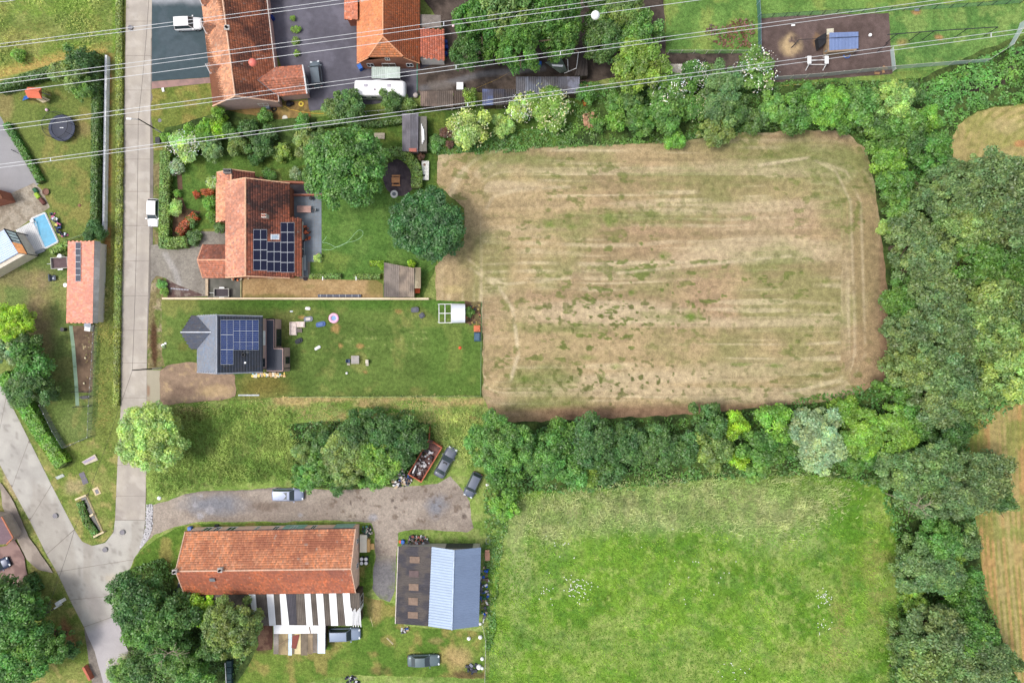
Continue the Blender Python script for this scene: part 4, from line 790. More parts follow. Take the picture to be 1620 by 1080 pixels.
roof2 = part(t, 'porch_roof', MB().slab([P(665, 23, 2.6), P(697, 24, 2.4), P(698, 44, 2.4), P(665, 43, 2.6)], .1), mat('felt_roof', C(120, 112, 106), .9))
cm = corr_mesh([P(588, 106, 2.6), P(633, 106, 2.6), P(633, 124, 2.2), P(588, 124, 2.2)], .3, .03, C(176, 188, 180), 3, o=org(t)); link('canopy_sheet', cm, t)
[part(t, 'canopy_post', MB().cyl(P(x, 122, 2.2).x, P(x, 122, 2.2).y, 0, 2.2, .05, 6), white_p) for x in (589, 632)]
[part(t, 'verge_board', MB().tube([u_ + Vector((0, -.05, 0)), v_ + Vector((0, -.1, 0))], .07, 5), mat('ridge_or', None)) for u_, v_ in ((L1, jl), (Q1, jr))]
# ---- middle house with solar panels
t = thing('tiled_house', 'brick house with stained orange tile roof carrying solar panels, beside the slate patio', 'house', P(400, 365))
def red_moss(X, Y, f): return np.clip(ss(.40, .62, f) * .55 + blob(X, Y, -420 + 20, 205, 40, 34, .8) * .75, 0, 1)
L0, L1, R0, R1, Q0, Q1 = P(342, 290, 3.2), P(357, 440, 3.2), P(388.5, 290, 6.6), P(386, 431.5, 6.6), P(458, 299, 3.2), P(458.5, 438, 3.2)
lx = L0.x; sw = 3.4 / (P(388.5, 0, 6.6).x - lx); xe4 = -43.5; ze4 = 6.6 - sw * (P(388.5, 0, 6.6).x - xe4); Lw = L0.copy(); L0 = Vector((xe4, L0.y, ze4)); L1 = Vector((xe4, L1.y, ze4)); Q1 = Vector((Q0.x + .1, L1.y, 3.2)); R0 = Vector((R0.x, L0.y, 6.6)); R1 = Vector((R0.x, L1.y, 6.6)); Q0 = Vector((Q0.x, L0.y, 3.2))
w, g = gable(t, L0, L1, R0, R1, Q0, Q1, brick_red, tiles=dict(base=C(203, 143, 119, 1.05), moss=C(157, 112, 96, 1.05), seed=21), tiles2=dict(base=C(178, 106, 83, 1.05), moss=C(83, 62, 59, 1.05), seed=22, mossf=lambda X, Y, f: np.clip(ss(.42, .62, f) * .5 + blob(X, Y, -370, 220, 60, 36, .8) * .7 + blob(X, Y, -385, 170, 40, 16, .8) * .5, 0, 1)), ridgec=C(216, 172, 140))  # east slope base darkened for shade; the mossf patches are roof stains
yw = P(0, 351, 3.6).y; roof_face(t, [Vector((lx, Lw.y, 3.2)), Vector((lx, yw, 3.2)), Vector((xe4 + .02, yw, ze4 + .03)), Vector((xe4 + .02, Lw.y, ze4 + .03))], base=C(214, 150, 118, 1.0), moss=C(172, 118, 96, 1.0), seed=28); part(t, 'side_wall', MB().prism([(lx + .3, Lw.y - .2), (lx + .3, yw + .3), (xe4 + .4, yw + .3), (xe4 + .4, Lw.y - .2)], 0, 3.1), brick_red)
z2 = 2.15; x2 = P(477.5, 0, z2).x; ya, yb = P(0, 346, z2).y, P(0, 437, z2).y
roof_face(t, [Vector((Q0.x - .02, ya, 3.24)), Vector((x2, ya, z2)), Vector((x2, yb, z2)), Vector((Q0.x - .02, yb, 3.24))], base=C(182, 108, 85, 1.05), moss=C(117, 80, 69, 1.05), seed=23)  # keeps the shade-darkened tone of the east slope above
part(t, 'extension_wall', MB().prism([(Q0.x - .3, ya - .2), (x2 - .3, ya - .2), (x2 - .3, yb + .25), (Q0.x - .3, yb + .25)], 0, 2.1), render_wht)
opening(t, (x2 - .28, ya - 3, 0), (x2 - .28, ya - 6, 0), .1, 2.0, (1, 0, 0), 'sliding_door'); opening(t, g[2].lerp(g[1], .15), g[2].lerp(g[1], .25), .9, 2.1, (0, -1, 0))
opening(t, g[1].lerp(g[2], .4), g[1].lerp(g[2], .5), 3.6, 4.8, (0, -1, 0)); opening(t, g[1].lerp(g[2], .62), g[1].lerp(g[2], .72), 3.6, 4.8, (0, -1, 0)); opening(t, g[1].lerp(g[2], .55), g[1].lerp(g[2], .63), 0.05, 2.1, (0, -1, 0), 'door', (.7, .7, .68), (.12, .08, .06), True)
slp = (6.6 - 3.2) / (Q0.x - R0.x)
def on_e(px, py, up=.1):         # point of the east slope seen at px,py
    z = 5.0
    for _ in range(8): p = P(px, py, z); z = 6.6 - (p.x - R0.x) * slp + up
    return P(px, py, z)
pc = mat('solar_cell', C(38, 40, 62), .25, .2, var=.12, scale=1); pf = mat('panel_frame', C(196, 198, 204), .5, .1, var=.05)
def solar(t, fn, x0, y0, x1, y1, cells=0, pm=pc):
    UP = Vector((0, 0, .1)); q = [fn(x0 + .07, y0 + .06), fn(x1 - .07, y0 + .06), fn(x1 - .07, y1 - .06), fn(x0 + .07, y1 - .06)]; q = [v + UP for v in q]
    o = part(t, 'solar_panel', MB().slab(q, .05), pf); i = [q[k].lerp(q[(k + 2) % 4], .032) + Vector((0, 0, .012)) for k in range(4)]
    part(o, 'cells', MB().slab(i, .01), pm)
    if cells:
        b = MB()
        for k in range(1, cells): s0 = i[0].lerp(i[3], k / cells) + Vector((0, 0, .006)); s1 = i[1].lerp(i[2], k / cells) + Vector((0, 0, .006)); b.tube([s0, s1], .022, 4)
        part(o, 'busbars', b, pf, kind='stuff')
xs = [401, 412.6, 422.8, 434, 444.4, 455, 466]
for ci, ys_ in ((0, [363, 379.3, 395.5, 411.7, 427.8]), (1, [363, 379.3, 395.5, 411.7, 428]), (2, [382.5, 398.3, 414, 429.6]), (3, [382.5, 398.3, 414, 430]), (4, [352, 367.6, 383.5, 399.3, 415.3, 431]), (5, [352, 367.6, 383.5, 399.3, 415.3, 431])):
    for a_, b_ in zip(ys_[:-1], ys_[1:]): solar(t, on_e, xs[ci], a_, xs[ci + 1], b_)
q = [on_e(428, 370.5, .12), on_e(442, 370.5, .12), on_e(442, 379, .12), on_e(428, 379, .12)]; sk = part(t, 'skylight', MB().slab(q, .12), white_p); part(sk, 'pane', MB().slab([q[k].lerp(q[(k + 2) % 4], .12) + Vector((0, 0, .02)) for k in range(4)], .01), mat('skylight_pane', C(170, 186, 200), .15))
p = on_e(421, 343); cb = part(t, 'chimney', MB().box(p.x, p.y, p.z - .8, .75, .55, 1.8), mat('chimney_white', C(196, 184, 176), .9, var=.2)); part(cb, 'flue_pot', MB().cyl(p.x - .18, p.y, p.z + 1, p.z + 1.3, .14).cyl(p.x + .18, p.y, p.z + 1, p.z + 1.3, .14), brick_red)
# north wing, lower
N0, N1, M0, M1, K0, K1 = P(343, 273, 3.0), P(343, 292, 3.0), P(366, 274, 4.9), P(366, 292, 4.9), P(403, 277, 3.0), P(403, 294, 3.0)
N0.x = N1.x = lx + .05; K1.x = K0.x; M0.y = N0.y; K0.y = N0.y; M1.y = N1.y = K1.y = N0.y - 2.6
gable(t, N0, N1, M0, M1, K0, K1, brick_red, tiles=dict(base=C(199, 135, 109, 1.05), moss=C(148, 104, 89, 1.05), seed=24), tiles2=dict(base=C(144, 91, 76, 1.05), moss=C(95, 67, 62, 1.05), seed=25), ridgec=C(216, 172, 140))  # wing's east slope painted darker than the west, as shaded
p = P(360, 271, 5.2); b = MB().box(p.x, p.y, 2.4, 1.2, .7, 3.0); cb = part(t, 'chimney', b, mat('chimney_grey', C(120, 116, 114), .9, var=.3)); part(cb, 'flue_pot', MB().cyl(p.x - .3, p.y, 5.4, 5.75, .14).cyl(p.x, p.y, 5.4, 5.75, .14).cyl(p.x + .3, p.y, 5.4, 5.75, .14), dark_p)
p = P(380, 288, 5); dsh = MB().lathe([(.001, .0), (.2, .04), (.38, .14)], 16, p.x, p.y, 4.6); part(t, 'satellite_dish', dsh, white_p)
# garage with hipped ridge
a0, a1, r0, r1, c0, c1 = P(323, 387, 2.5), P(358, 387, 2.5), P(315, 410, 4.3), P(358, 410, 4.3), P(320.5, 439.5, 2.5), P(361, 439.5, 2.5)
a0.x = c0.x = r0.x = P(321, 0, 2.5).x; a1.x = c1.x = r1.x = L1.x + .5; r0.y = r1.y = (a0.y + c0.y) / 2
gable(t, a0, a1, r0, r1, c0, c1, brick_red, tiles=dict(base=C(165, 106, 87, 1.05), moss=C(114, 80, 70, 1.05), seed=26), tiles2=dict(base=C(199, 133, 108, 1.05), moss=C(165, 109, 90, 1.05), seed=27), ridgec=C(216, 160, 130))
opening(t, (a0.x + .28, r0.y + 1.4, 0), (a0.x + .28, r0.y - 1.4, 0), .05, 2.2, (-1, 0, 0), 'garage_door', (.6, .6, .6), (.4, .3, .22), True)
# ---- dark slate house
t = thing('dark_house', 'modern brick house with dark slate roof, blue solar panels and flat rear extension', 'house', P(380, 545))
slate = dict(tw=.3, th=.42, var=.1, barrel=.0, lift=.02, m=mat('slates', attr=True, rough=.55, var=.08, scale=2, fine=12, spec=.5), boards=('slate_boards', C(60, 62, 70), .8))
e = 5.5; zr = 9.9; xe = P(415.5, 0, e).x; xw = P(312, 0, e).x; yt, yb = P(0, 500, e).y, P(0, 588.5, e).y; xr = P(343, 0, zr).x
Ls, Rs_, Qs = [Vector((xw, yt, e)), Vector((xw, yb, e))], [Vector((xr, yt, zr)), Vector((xr, yb, zr))], [Vector((xe, yt, e)), Vector((xe, yb, e))]
w, g = gable(t, Ls[0], Ls[1], Rs_[0], Rs_[1], Qs[0], Qs[1], brick_pink, tiles=dict(base=C(138, 144, 158), moss=C(128, 134, 148), seed=31, **slate), tiles2=dict(base=C(84, 86, 98), moss=C(76, 78, 90), seed=32, **slate), ridgec=C(150, 154, 164))  # one slate in two tones: lit west slope, shaded east slope
sl_ = (zr - e) / (xe - xr)
def on_d(px, py, up=.12):
    z = 7.0
    for _ in range(8): p = P(px, py, z); z = zr - (p.x - xr) * sl_ + up
    return P(px, py, z)
pb_ = mat('solar_cell_blue', C(36, 62, 122), .25, .2, var=.2, scale=1.5)
cx_ = [349.3, 359.4, 369.6, 379.8, 389.8, 400, 410]
for i in range(6):
    yy = [506, 523.5, 541, 553.5] if i > 1 else [506, 529.5, 553, 576.5]
    for a_, b_ in zip(yy[:-1], yy[1:]): solar(t, on_d, cx_[i], a_, cx_[i + 1], b_, cells=max(3, round((b_ - a_) / 3.2)), pm=pb_)
p = on_d(386, 561); part(t, 'vent_pipe', MB().lathe([(.26, 0), (.26, .5), (.2, .5), (.2, .1), (.001, .1)], 16, p.x, p.y, p.z - .2), dark_p)
p = on_d(388, 573.5); part(t, 'roof_vent', MB().box(p.x, p.y, p.z - .1, .25, .25, .2), white_p)
# west cross gable
xg = P(298, 0, 6.6).x; zg = 8.7; yc = P(0, 525.5, 7).y; cin = Vector((xr - (zr - zg) / ((zr - e) / (xr - xw)), yc, zg)); gn, gs = Vector((xw, yc + 2.5, e)), Vector((xw, yc - 2.5, e))
ap = Vector((xw - .9, yc, zg)); an, as_ = Vector((xw - .9, yc + 2.5, e)), Vector((xw - .9, yc - 2.5, e))
roof_face(t, [an, gn, cin, ap], base=C(112, 116, 130), moss=C(104, 108, 122), seed=33, **slate); roof_face(t, [as_, gs, cin, ap], base=C(112, 116, 130), moss=C(104, 108, 122), seed=34, **slate)
part(t, 'gable_wall', MB().add([(xw - .6, yc + 2.2, 0), (xw - .6, yc - 2.2, 0), (xw - .6, yc - 2.2, e + .1), (xw - .6, yc, zg - .3), (xw - .6, yc + 2.2, e + .1), (xw + .4, yc + 2.2, 0), (xw + .4, yc - 2.2, 0), (xw + .4, yc - 2.2, e + .1), (xw + .4, yc, zg - .3), (xw + .4, yc + 2.2, e + .1)], [(0, 1, 2, 3, 4), (9, 8, 7, 6, 5), (0, 5, 6, 1), (1, 6, 7, 2), (4, 9, 5, 0)]), brick_pink)
part(t, 'ridge_cap', MB().tube([ap + Vector((0, 0, .05)), cin + Vector((0, 0, .05))], .09, 6), mat('ridge_white', C(200, 204, 210), .6))
# flat rear extension
zf = 3.1; fx1 = P(434.8, 0, zf).x; fx2 = P(448.8, 0, zf).x; y1, y2, y3 = P(0, 504.5, zf).y, P(0, 550, zf).y, P(0, 588, zf).y; wx_ = Qs[0].x - .3
fp = [(wx_ + .02, y1), (fx1, y1), (fx1, y2), (fx2, y2), (fx2, y3), (wx_ + .02, y3)]
part(t, 'extension_wall', MB().prism(fp, 0, zf), brick_pink)
part(t, 'flat_roof', MB().prism([(wx_ + .05, y1 - .2), (fx1 - .2, y1 - .2), (fx1 - .2, y2 - .2), (fx2 - .2, y2 - .2), (fx2 - .2, y3 + .2), (wx_ + .05, y3 + .2)], zf + .002, zf + .03), mat('roof_membrane', C(58, 62, 72), .6, var=.1))
rm_ = MB()
for a_, b_ in zip(fp, fp[1:]): a_, b_ = Vector((*a_, zf + .08)), Vector((*b_, zf + .08)); rm_.tube([a_, b_], .07, 4)
part(t, 'parapet_trim', rm_, mat('trim_dark', C(40, 42, 48), .5))
opening(t, (fx1, y1 - 1.5, 0), (fx1, y1 - 4.2, 0), .3, 2.5, (1, 0, 0), 'patio_window', (.05, .05, .06)); opening(t, (fx2, y2 - 1.4, 0), (fx2, y2 - 2.5, 0), .4, 2.3, (1, 0, 0), 'window', (.05, .05, .06)); opening(t, (wx_, y2 + 2.6, 0), (wx_, y2 + .4, 0), 3.7, 5.1, (1, 0, 0), 'window', (.8, .8, .8), (.75, .75, .75), True)
opening(t, (wx_, y2 - 1.6, 0), (wx_, y2 - 2.9, 0), 3.8, 5.0, (1, 0, 0), 'window', (.05, .05, .06))
part(t, 'downpipe', MB().tube([(wx_ + .06, y3 + .5, 3.1), (wx_ + .06, y3 + .5, 5.3)], .06, 6).tube([(fx2 + .06, y3 + .5, .1), (fx2 + .06, y3 + .5, 3.0)], .06, 6), dark_p)
opening(t, (g[1].x + 3, g[1].y, 0), (g[1].x + 4.4, g[1].y, 0), .1, 2.2, (0, -1, 0), 'door', (.1, .1, .1), (.05, .05, .06), True)
# ---- orange barn
t = thing('barn', 'long barn with bright orange tile roof and a lean-to striped in white sheets', 'barn', P(420, 890))
e = 3.4; zr = 6.3; L0, L1 = P(293, 841, e), P(562.5, 836, e); Q0, Q1 = P(292, 940, e), P(562.5, 937, e); R0, R1 = P(275, 903, zr), P(556, 899.5, zr)
R0.x = (L0.x + Q0.x) / 2; R1.x = (L1.x + Q1.x) / 2
w, g = gable(t, L0, L1, R0, R1, Q0, Q1, mat('barn_brick', C(236, 200, 178), .9, var=.2, fine=14), tiles=dict(base=C(210, 142, 106, 1.05), moss=C(159, 100, 78, 1.05), var=.24, seed=41, mossf=lambda X, Y, f: ss(.42, .66, f) * .55 + blob(X, Y, -320, -305, 120, 26, .9) * .5), tiles2=dict(base=C(193, 115, 83, 1.05), moss=C(146, 92, 78, 1.05), var=.24, seed=42, mossf=lambda X, Y, f: ss(.42, .62, f) * .5 + blob(X, Y, -300, -345, 60, 20, .9) * .5), ridgec=C(206, 170, 146), inset=.14)  # north slope painted as lit, south slope as shaded; moss patches on both
fw_ = lambda x: g[0].lerp(g[1], (x - 293) / 273)
for xa, xb in ((313, 326), (331, 340), (352, 366), (398, 404), (428, 437), (456, 466), (490, 498)): opening(t, fw_(xa), fw_(xb), .6, 2.5, (0, 1, 0), 'window', (.8, .8, .8))
for xa, xb, cc in ((444, 480, (.28, .5, .42)), (528, 560, (.3, .52, .44))): opening(t, fw_(xa), fw_(xb), .1, 3.0, (0, 1, 0), 'barn_door', (.4, .5, .45), cc, True)
for k, (ya_, yb_) in enumerate(((0.2, .28), (.6, .68))): s0, s1 = g[1].lerp(g[2], ya_), g[1].lerp(g[2], yb_); opening(t, s0, s1, 1.0, 2.2, (1, 0, 0))
for (x, y) in ((276, 904), (348, 901.5)): chimney(t, x, y, 6.2, .55, .6, (196, 180, 170))
p = P(335.5, 916.5, 5.6); o = part(t, 'skylight', MB().box(p.x, p.y, p.z - .15, .8, .6, .16, 0, (R(32), 0)), steel); part(o, 'pane', MB().box(p.x, p.y, p.z + .012, .6, .4, .02, 0, (R(32), 0)), mat('skylight_pane2', C(120, 150, 160), .15))
part(t, 'gutter', MB().tube([L0 + Vector((0, .08, -.05)), L1 + Vector((0, .08, -.05))], .09, 6), dark_p)
yA, yB = Q0.y + .15, P(0, 989, 2.5).y; tp = lambda x: Vector((P(x, 0, 3.1).x, yA, 3.1)); bt = lambda x: Vector((P(x, 0, 2.5).x, yB, 2.5))
edges = [(318, 318, 392.8, 404.5, 0), (392.8, 404.5, 404, 409, 1), (404, 409, 421.5, 426, 0), (421.5, 426, 432.6, 436.5, 1), (432.6, 436.5, 442.4, 445.5, 0), (442.4, 445.5, 452, 457.6, 1), (452, 457.6, 468, 470, 2), (468, 470, 481.7, 485, 0), (481.7, 485, 491, 495, 1), (491, 495, 500, 504, 0), (500, 504, 511, 514.6, 1), (511, 514.6, 520.5, 524, 0), (520.5, 524, 531.7, 535, 1), (531.7, 535, 542, 547, 0), (542, 547, 553, 556.7, 1), (553, 556.7, 569, 571, 0)]
cols = [C(100, 92, 84), (.8, .8, .8), C(74, 72, 78)]
for k, (xa, xb, xc, xd, q) in enumerate(edges):
    lo = Vector((0, 0, -.012 * (k % 2) + (.03 if q == 1 else 0)))
    link('roof_sheet', corr_mesh([tp(xa) + lo, tp(xc) + lo, bt(xd) + lo, bt(xb) + lo], .27 if q != 1 else .09, .05 if q != 1 else .008, cols[q], 50 + k, o=org(t), dirt=C(72, 64, 58) if q == 0 else None, m=mat('white_sheet', attr=True, rough=.5, var=.04) if q == 1 else None), t)
part(t, 'lean_to_wall', MB().prism([(tp(320).x, yA), (tp(568).x, yA), (bt(569).x, yB + .25), (bt(322).x, yB + .25)], 0, 2.4), wood_dark)
opening(t, (bt(570).x - .1, yA - 1.0, 0), (bt(570).x - .1, yA - 3.2, 0), .1, 2.2, (1, 0, 0), 'door', (.8, .8, .8), (.75, .75, .75), True)
t2 = thing('patched_shed', 'low shed roofed with patched boards and a white sheet, tacked onto the barn lean-to', 'shed', P(470, 1015))
part(t2, 'wall', MB().prism([(P(434, 0, 2.1).x, P(0, 990, 2.1).y), (P(514, 0, 2.1).x, P(0, 990, 2.1).y), (P(513, 0, 2).x, P(0, 1031, 2).y), (P(434, 0, 2).x, P(0, 1031, 2).y)], 0, 1.85), wood_dark)
for k, (x0, x1, yE, cc) in enumerate(((432.6, 441, 1034, (150, 142, 134)), (441, 456, 1035, (158, 140, 104)), (456, 462, 1036, (186, 200, 210)), (462, 466, 1034, (130, 118, 100)), (466, 476, 1034, (190, 176, 134)), (476, 487, 1036, (118, 106, 90)), (487, 495, 1034, (150, 132, 106)), (495, 502.4, 1032, (126, 118, 110)), (502.4, 514.6, 1033, (206, 218, 226)))):
    link('roof_sheet', corr_mesh([P(x0, 1000 + k % 2, 2.25), P(x1 - .3, 1000 + k % 2, 2.25), P(x1 - .3, yE, 2.05), P(x0, yE, 2.05)], .24, .012, C(*cc), 70 + k, o=org(t2), dirt=C(84, 74, 60) if cc[0] < 160 else None), t2)
q = [P(463, 1005, 2.32), P(474, 1003, 2.32), P(468, 1026, 2.24), P(461, 1024, 2.24)]; part(t2, 'patch_board', MB().slab(q, .03), mat('red_patch', C(122, 66, 58), .8, var=.2))
part(t2, 'white_tarpaulin', MB().slab([P(432.6, 988, 2.62), P(514.6, 989, 2.62), P(514.4, 1001, 2.4), P(433, 1002, 2.4)], .03), mat('white_tarp', (.8, .8, .8), .6, var=.08)); part(t2, 'batten', MB().tube([P(440, 1021, 2.3), P(456, 1011, 2.35)], .05, 4).tube([P(489, 991, 2.7), P(491, 1001, 2.5)], .06, 4), wood_mid)
# ---- metal shed
t = thing('metal_shed', 'workshop half blue-grey ribbed metal and half black sheeting, east of the barn', 'shed', P(695, 928))
e = 3.5; zr = 4.8; mm = mat('ribbed_metal', attr=True, rough=.45, metal=.25, var=.06, scale=1, fine=6, spec=.5)
a0, a1 = P(683, 864.5, e), P(677.5, 990, e); r0, r1 = P(718.5, 867, zr), P(715, 997.5, zr); b0, b1 = P(761, 865, e), P(757.5, 992, e); r0.y = a0.y - .1; b0.y = a0.y - .1; r1.y = b1.y = a1.y
for k, (c4, cc) in enumerate((([a1, a0, r0, r1], C(138, 154, 176)), ([b1, b0, r0, r1], C(116, 132, 158)))): link('roof_sheet', corr_mesh(c4, .42, .035, cc, 80 + k, sheetw=1.1, var=.03, o=org(t), m=mm), t)  # same metal twice: lit tone on the west slope, shaded on the east
part(t, 'ridge_cap', MB().tube([r0 + Vector((0, 0, .03)), r1 + Vector((0, 0, .03))], .12, 6), mat('ridge_metal', C(176, 190, 210), .4, .3))
d0, d1 = P(630.5, 863.5, 2.6), P(626, 986, 2.6)
link('roof_sheet', corr_mesh([d1, d0, a0 + Vector((0, 0, -.05)), a1 + Vector((0, 0, -.05))], .27, .045, C(62, 60, 66), 83, o=org(t), dirt=C(92, 84, 76), rows=14), t)
for k, (x0, x1, y0, y1) in enumerate(((648, 664, 880, 890.5), (647, 662.5, 902, 913), (646.5, 662, 923, 934), (646, 661, 945, 957), (645, 661, 967.5, 978))):
    p0 = P(x0, y0, 3.1); p1 = P(x1, y1, 3.18); o = part(t, 'rooflight', MB().slab([Vector((p0.x, p0.y, 3.0)), Vector((p1.x, p0.y, 3.22)), Vector((p1.x, p1.y, 3.22)), Vector((p0.x, p1.y, 3.0))], .05), mat('fibreglass_%d' % (k == 1), C(*((118, 98, 84) if k != 1 else (88, 72, 72))), .6, var=.3, fine=12))
wl = MB().add([(d0.x + .2, d0.y - .3, 0), (b0.x - .3, d0.y - .3, 0), (b1.x - .3, b1.y + .3, 0), (d1.x + .2, b1.y + .3, 0), (d0.x + .2, d0.y - .3, 2.5), (b0.x - .3, d0.y - .3, 3.35), (b1.x - .3, b1.y + .3, 3.35), (d1.x + .2, b1.y + .3, 2.5), (r0.x, d0.y - .3, 4.6), (r1.x, b1.y + .3, 4.6), (a0.x, d0.y - .3, 3.3), (a1.x, b1.y + .3, 3.3)], [(1, 0, 4, 10, 8, 5), (3, 2, 6, 9, 11, 7), (0, 3, 7, 4), (2, 1, 5, 6)])
part(t, 'wall', wl, mat('block_wall', C(178, 172, 164), .9, var=.12)); yN = d0.y - .3; opening(t, (P(749, 0).x, yN, 0), (P(707, 0).x, yN, 0), .05, 2.9, (0, 1, 0), 'roller_door', (.1, .1, .1), (.06, .06, .07), True)
part(t, 'gutter', MB().tube([d0 + Vector((-.05, 0, 0)), d1 + Vector((-.05, 0, 0))], .08, 6), mat('pale_gutter', None))
# ---- orange-roofed outbuilding at the lane (left)
t = thing('brick_outbuilding', 'narrow outbuilding with salmon tile roof and grey sheet side strip, west of the lane', 'shed', P(130, 447))
a0, a1, b0, b1, c0, c1 = P(108, 382, 2.2), P(106, 511, 2.2), P(149.5, 383, 3.0), P(146, 510.5, 3.0), P(159, 388, 1.9), P(155, 509, 1.9); c0.y = b0.y = a0.y; b1.y = c1.y = a1.y
roof_face(t, [a0, a1, b1, b0], base=C(204, 140, 121, 1.05), moss=C(183, 129, 114, 1.05), seed=45, var=.18)
part(t, 'wall', MB().add([(a0.x + .2, a0.y - .2, 0), (a1.x + .2, a1.y + .2, 0), (c1.x - .15, a1.y + .2, 0), (c0.x - .15, a0.y - .2, 0), (a0.x + .2, a0.y - .2, 2.0), (a1.x + .2, a1.y + .2, 2.0), (c1.x - .15, a1.y + .2, 1.75), (c0.x - .15, a0.y - .2, 1.75), (b0.x - .1, a0.y - .2, 2.75), (b1.x - .1, a1.y + .2, 2.75)], [(0, 1, 5, 4), (1, 2, 6, 9, 5), (2, 3, 7, 6), (3, 0, 4, 8, 7)]), render_wht)
link('roof_sheet', corr_mesh([b0 + Vector((0, 0, .02)), b1 + Vector((0, 0, .02)), c1, c0], .18, .025, C(214, 214, 214), 91, o=org(t), dirt=C(160, 158, 156)), t)
sa = lambda x, y: P(x, y, 2.2 + (x - 107) / 42 * .8 + .1)
for k in range(6): solar(t, sa, 120, 383.5 + k * 10.3, 128, 383.5 + (k + 1) * 10.3, pm=mat('solar_grey', C(66, 70, 82), .3, .1))
opening(t, (a0.x + .2, a0.y - 4, 0), (a0.x + .2, a0.y - 5.2, 0), .05, 1.9, (-1, 0, 0), 'door', (.3, .25, .2), (.1, .07, .05), True)
# ---- pool house bottom-left of the pool
t = thing('pool_house', 'flat modern pool house with blue-grey standing seam roof and timber pergola', 'pavilion', P(8, 385))
q = [P(-40, 391, 2.9), P(6.5, 363, 2.9), P(29.6, 400, 2.9), P(-40, 439, 2.9)]; link('roof_sheet', corr_mesh([q[0], q[3], q[2], q[1]], .35, .03, C(150, 166, 192), 95, var=.03, o=org(t), m=mm), t)
part(t, 'wall', MB().prism([(v.x * .985 - .1, v.y * .985 + .1) for v in q], 0, 2.7), mat('oiled_wood3', C(206, 196, 180), .7, var=.15))
fr = MB(); pg = [P(6.5, 362, 2.9), P(25, 368, 2.7), P(43.5, 402, 2.7), P(29.6, 400, 2.9)]
for i in range(4): fr.tube([pg[i], pg[(i + 1) % 4]], .09, 4)
for v in pg[1:3]: fr.cyl(v.x, v.y, 0, 2.7, .07, 6)
for k in (1, 2, 3): fr.tube([pg[0].lerp(pg[3], k / 6.5), pg[1].lerp(pg[2], k / 6.5)], .05, 4)
part(t, 'pergola_frame', fr, dark_p)
md = (pg[0].lerp(pg[3], .55), pg[1].lerp(pg[2], .55)); part(t, 'pergola_boards', MB().slab([md[0] + Vector((0, 0, .12)), md[1] + Vector((0, 0, .12)), pg[2] + Vector((0, 0, .12)), pg[3] + Vector((0, 0, .12))], .04), mat('oiled_wood', C(186, 126, 74), .6, var=.25))
q = [pg[0] + Vector((0, 0, -.05)), pg[1] + Vector((0, 0, -.05)), md[1] + Vector((0, 0, -.05)), md[0] + Vector((0, 0, -.05))]; part(t, 'glass_roof', MB().slab(q, .02), mat('pergola_glass', C(120, 138, 140), .1))
dk = MB(); a_, b_, c_, d_ = P(24.5, 364, .06), P(52, 349, .06), P(70, 393, .06), P(43, 404, .06)
for k in range(11):
    s0, s1 = k / 11 + .006, (k + 1) / 11 - .006
    part(t, 'deck_board', MB().slab([a_.lerp(b_, s0), a_.lerp(b_, s1), d_.lerp(c_, s1), d_.lerp(c_, s0)], .05), mat('pale_deck', C(206, 206, 206), .7, var=.06))
ow = [P(-40, 446, .07), P(29, 402, .07), P(43, 404, .07), P(-40, 458, .07)]; part(t, 'timber_deck', MB().slab(ow, .06), mat('oiled_wood2', C(206, 186, 154), .7, var=.15))
part(t, 'edging_wall', MB().tube([P(-40, 459, .2), P(43, 406, .2), P(70.5, 394.5, .2)], .28, 4), mat('grey_edging', C(140, 144, 150), .8))
# pool
t = thing('swimming_pool', 'small rectangular blue swimming pool with white coping, top of the pool house deck', 'pool', P(71, 364))
q = [P(49.5, 346, .1), P(71, 336.5, .1), P(92, 382.5, .1), P(71, 393, .1)]; part(t, 'water', MB().slab([v + Vector((0, 0, -.02)) for v in q], .05), mat('pool_water', C(88, 158, 190), .08, var=.12, scale=.6, fine=2, bump=.01))
cp = MB()
for k in range(4): cp.tube([q[k] + Vector((0, 0, .0)), q[(k + 1) % 4] + Vector((0, 0, .0))], .14, 4)
part(t, 'coping', cp, white_p); part(t, 'cover_reel', MB().tube([P(56, 350, .3), P(62, 372, .25)], .05, 6).box(P(52.5, 350).x, P(52.5, 350).y, .05, .6, .5, .3, .4), mat('pale_deck', None))
# ---- roof corner bottom left, and garden sheds
t = thing('brick_garage', 'dark purplish flat roof with orange tiled edge cut by the left picture edge', 'garage', P(2, 838))
q = [P(-60, 812, 2.7), P(3, 817, 2.7), P(21, 850, 2.7), P(11, 860, 2.7), P(-60, 866, 2.7)]; part(t, 'roof', MB().slab(q, .15), mat('felt_purple', C(112, 92, 98), .85, var=.15)); part(t, 'wall', MB().prism([(v.x - .35, v.y) for v in q], 0, 2.5), mat('beige_block', C(170, 156, 146), .9, var=.15))
part(t, 'tile_edge', MB().tube([q[1] + Vector((0, 0, .05)), q[2] + Vector((0, 0, .05)), q[3] + Vector((0, 0, .05))], .13, 5), mat('edge_tile', C(188, 120, 92), .8))
sheet('brick_drive', [(-30, 868), (12, 862), (24, 850), (40, 880), (46, 912), (38, 930), (10, 935), (-30, 930)], lambda x, y: mixc(base(g_(156, 128, 122), x), g_(130, 104, 100), ss(.4, .6, fb(x, y, 9, 3))), m_conc, cell=3, wig=1)
sheet('concrete_apron', [(0, 760), (22, 790), (48, 850), (72, 884), (86, 905), (62, 900), (44, 884), (26, 846), (6, 800)], lambda x, y: mixc(base(g_(170, 158, 146), x), g_(146, 134, 124), ss(.4, .6, fb(x, y, 14, 3))), m_conc, cell=3, wig=1)
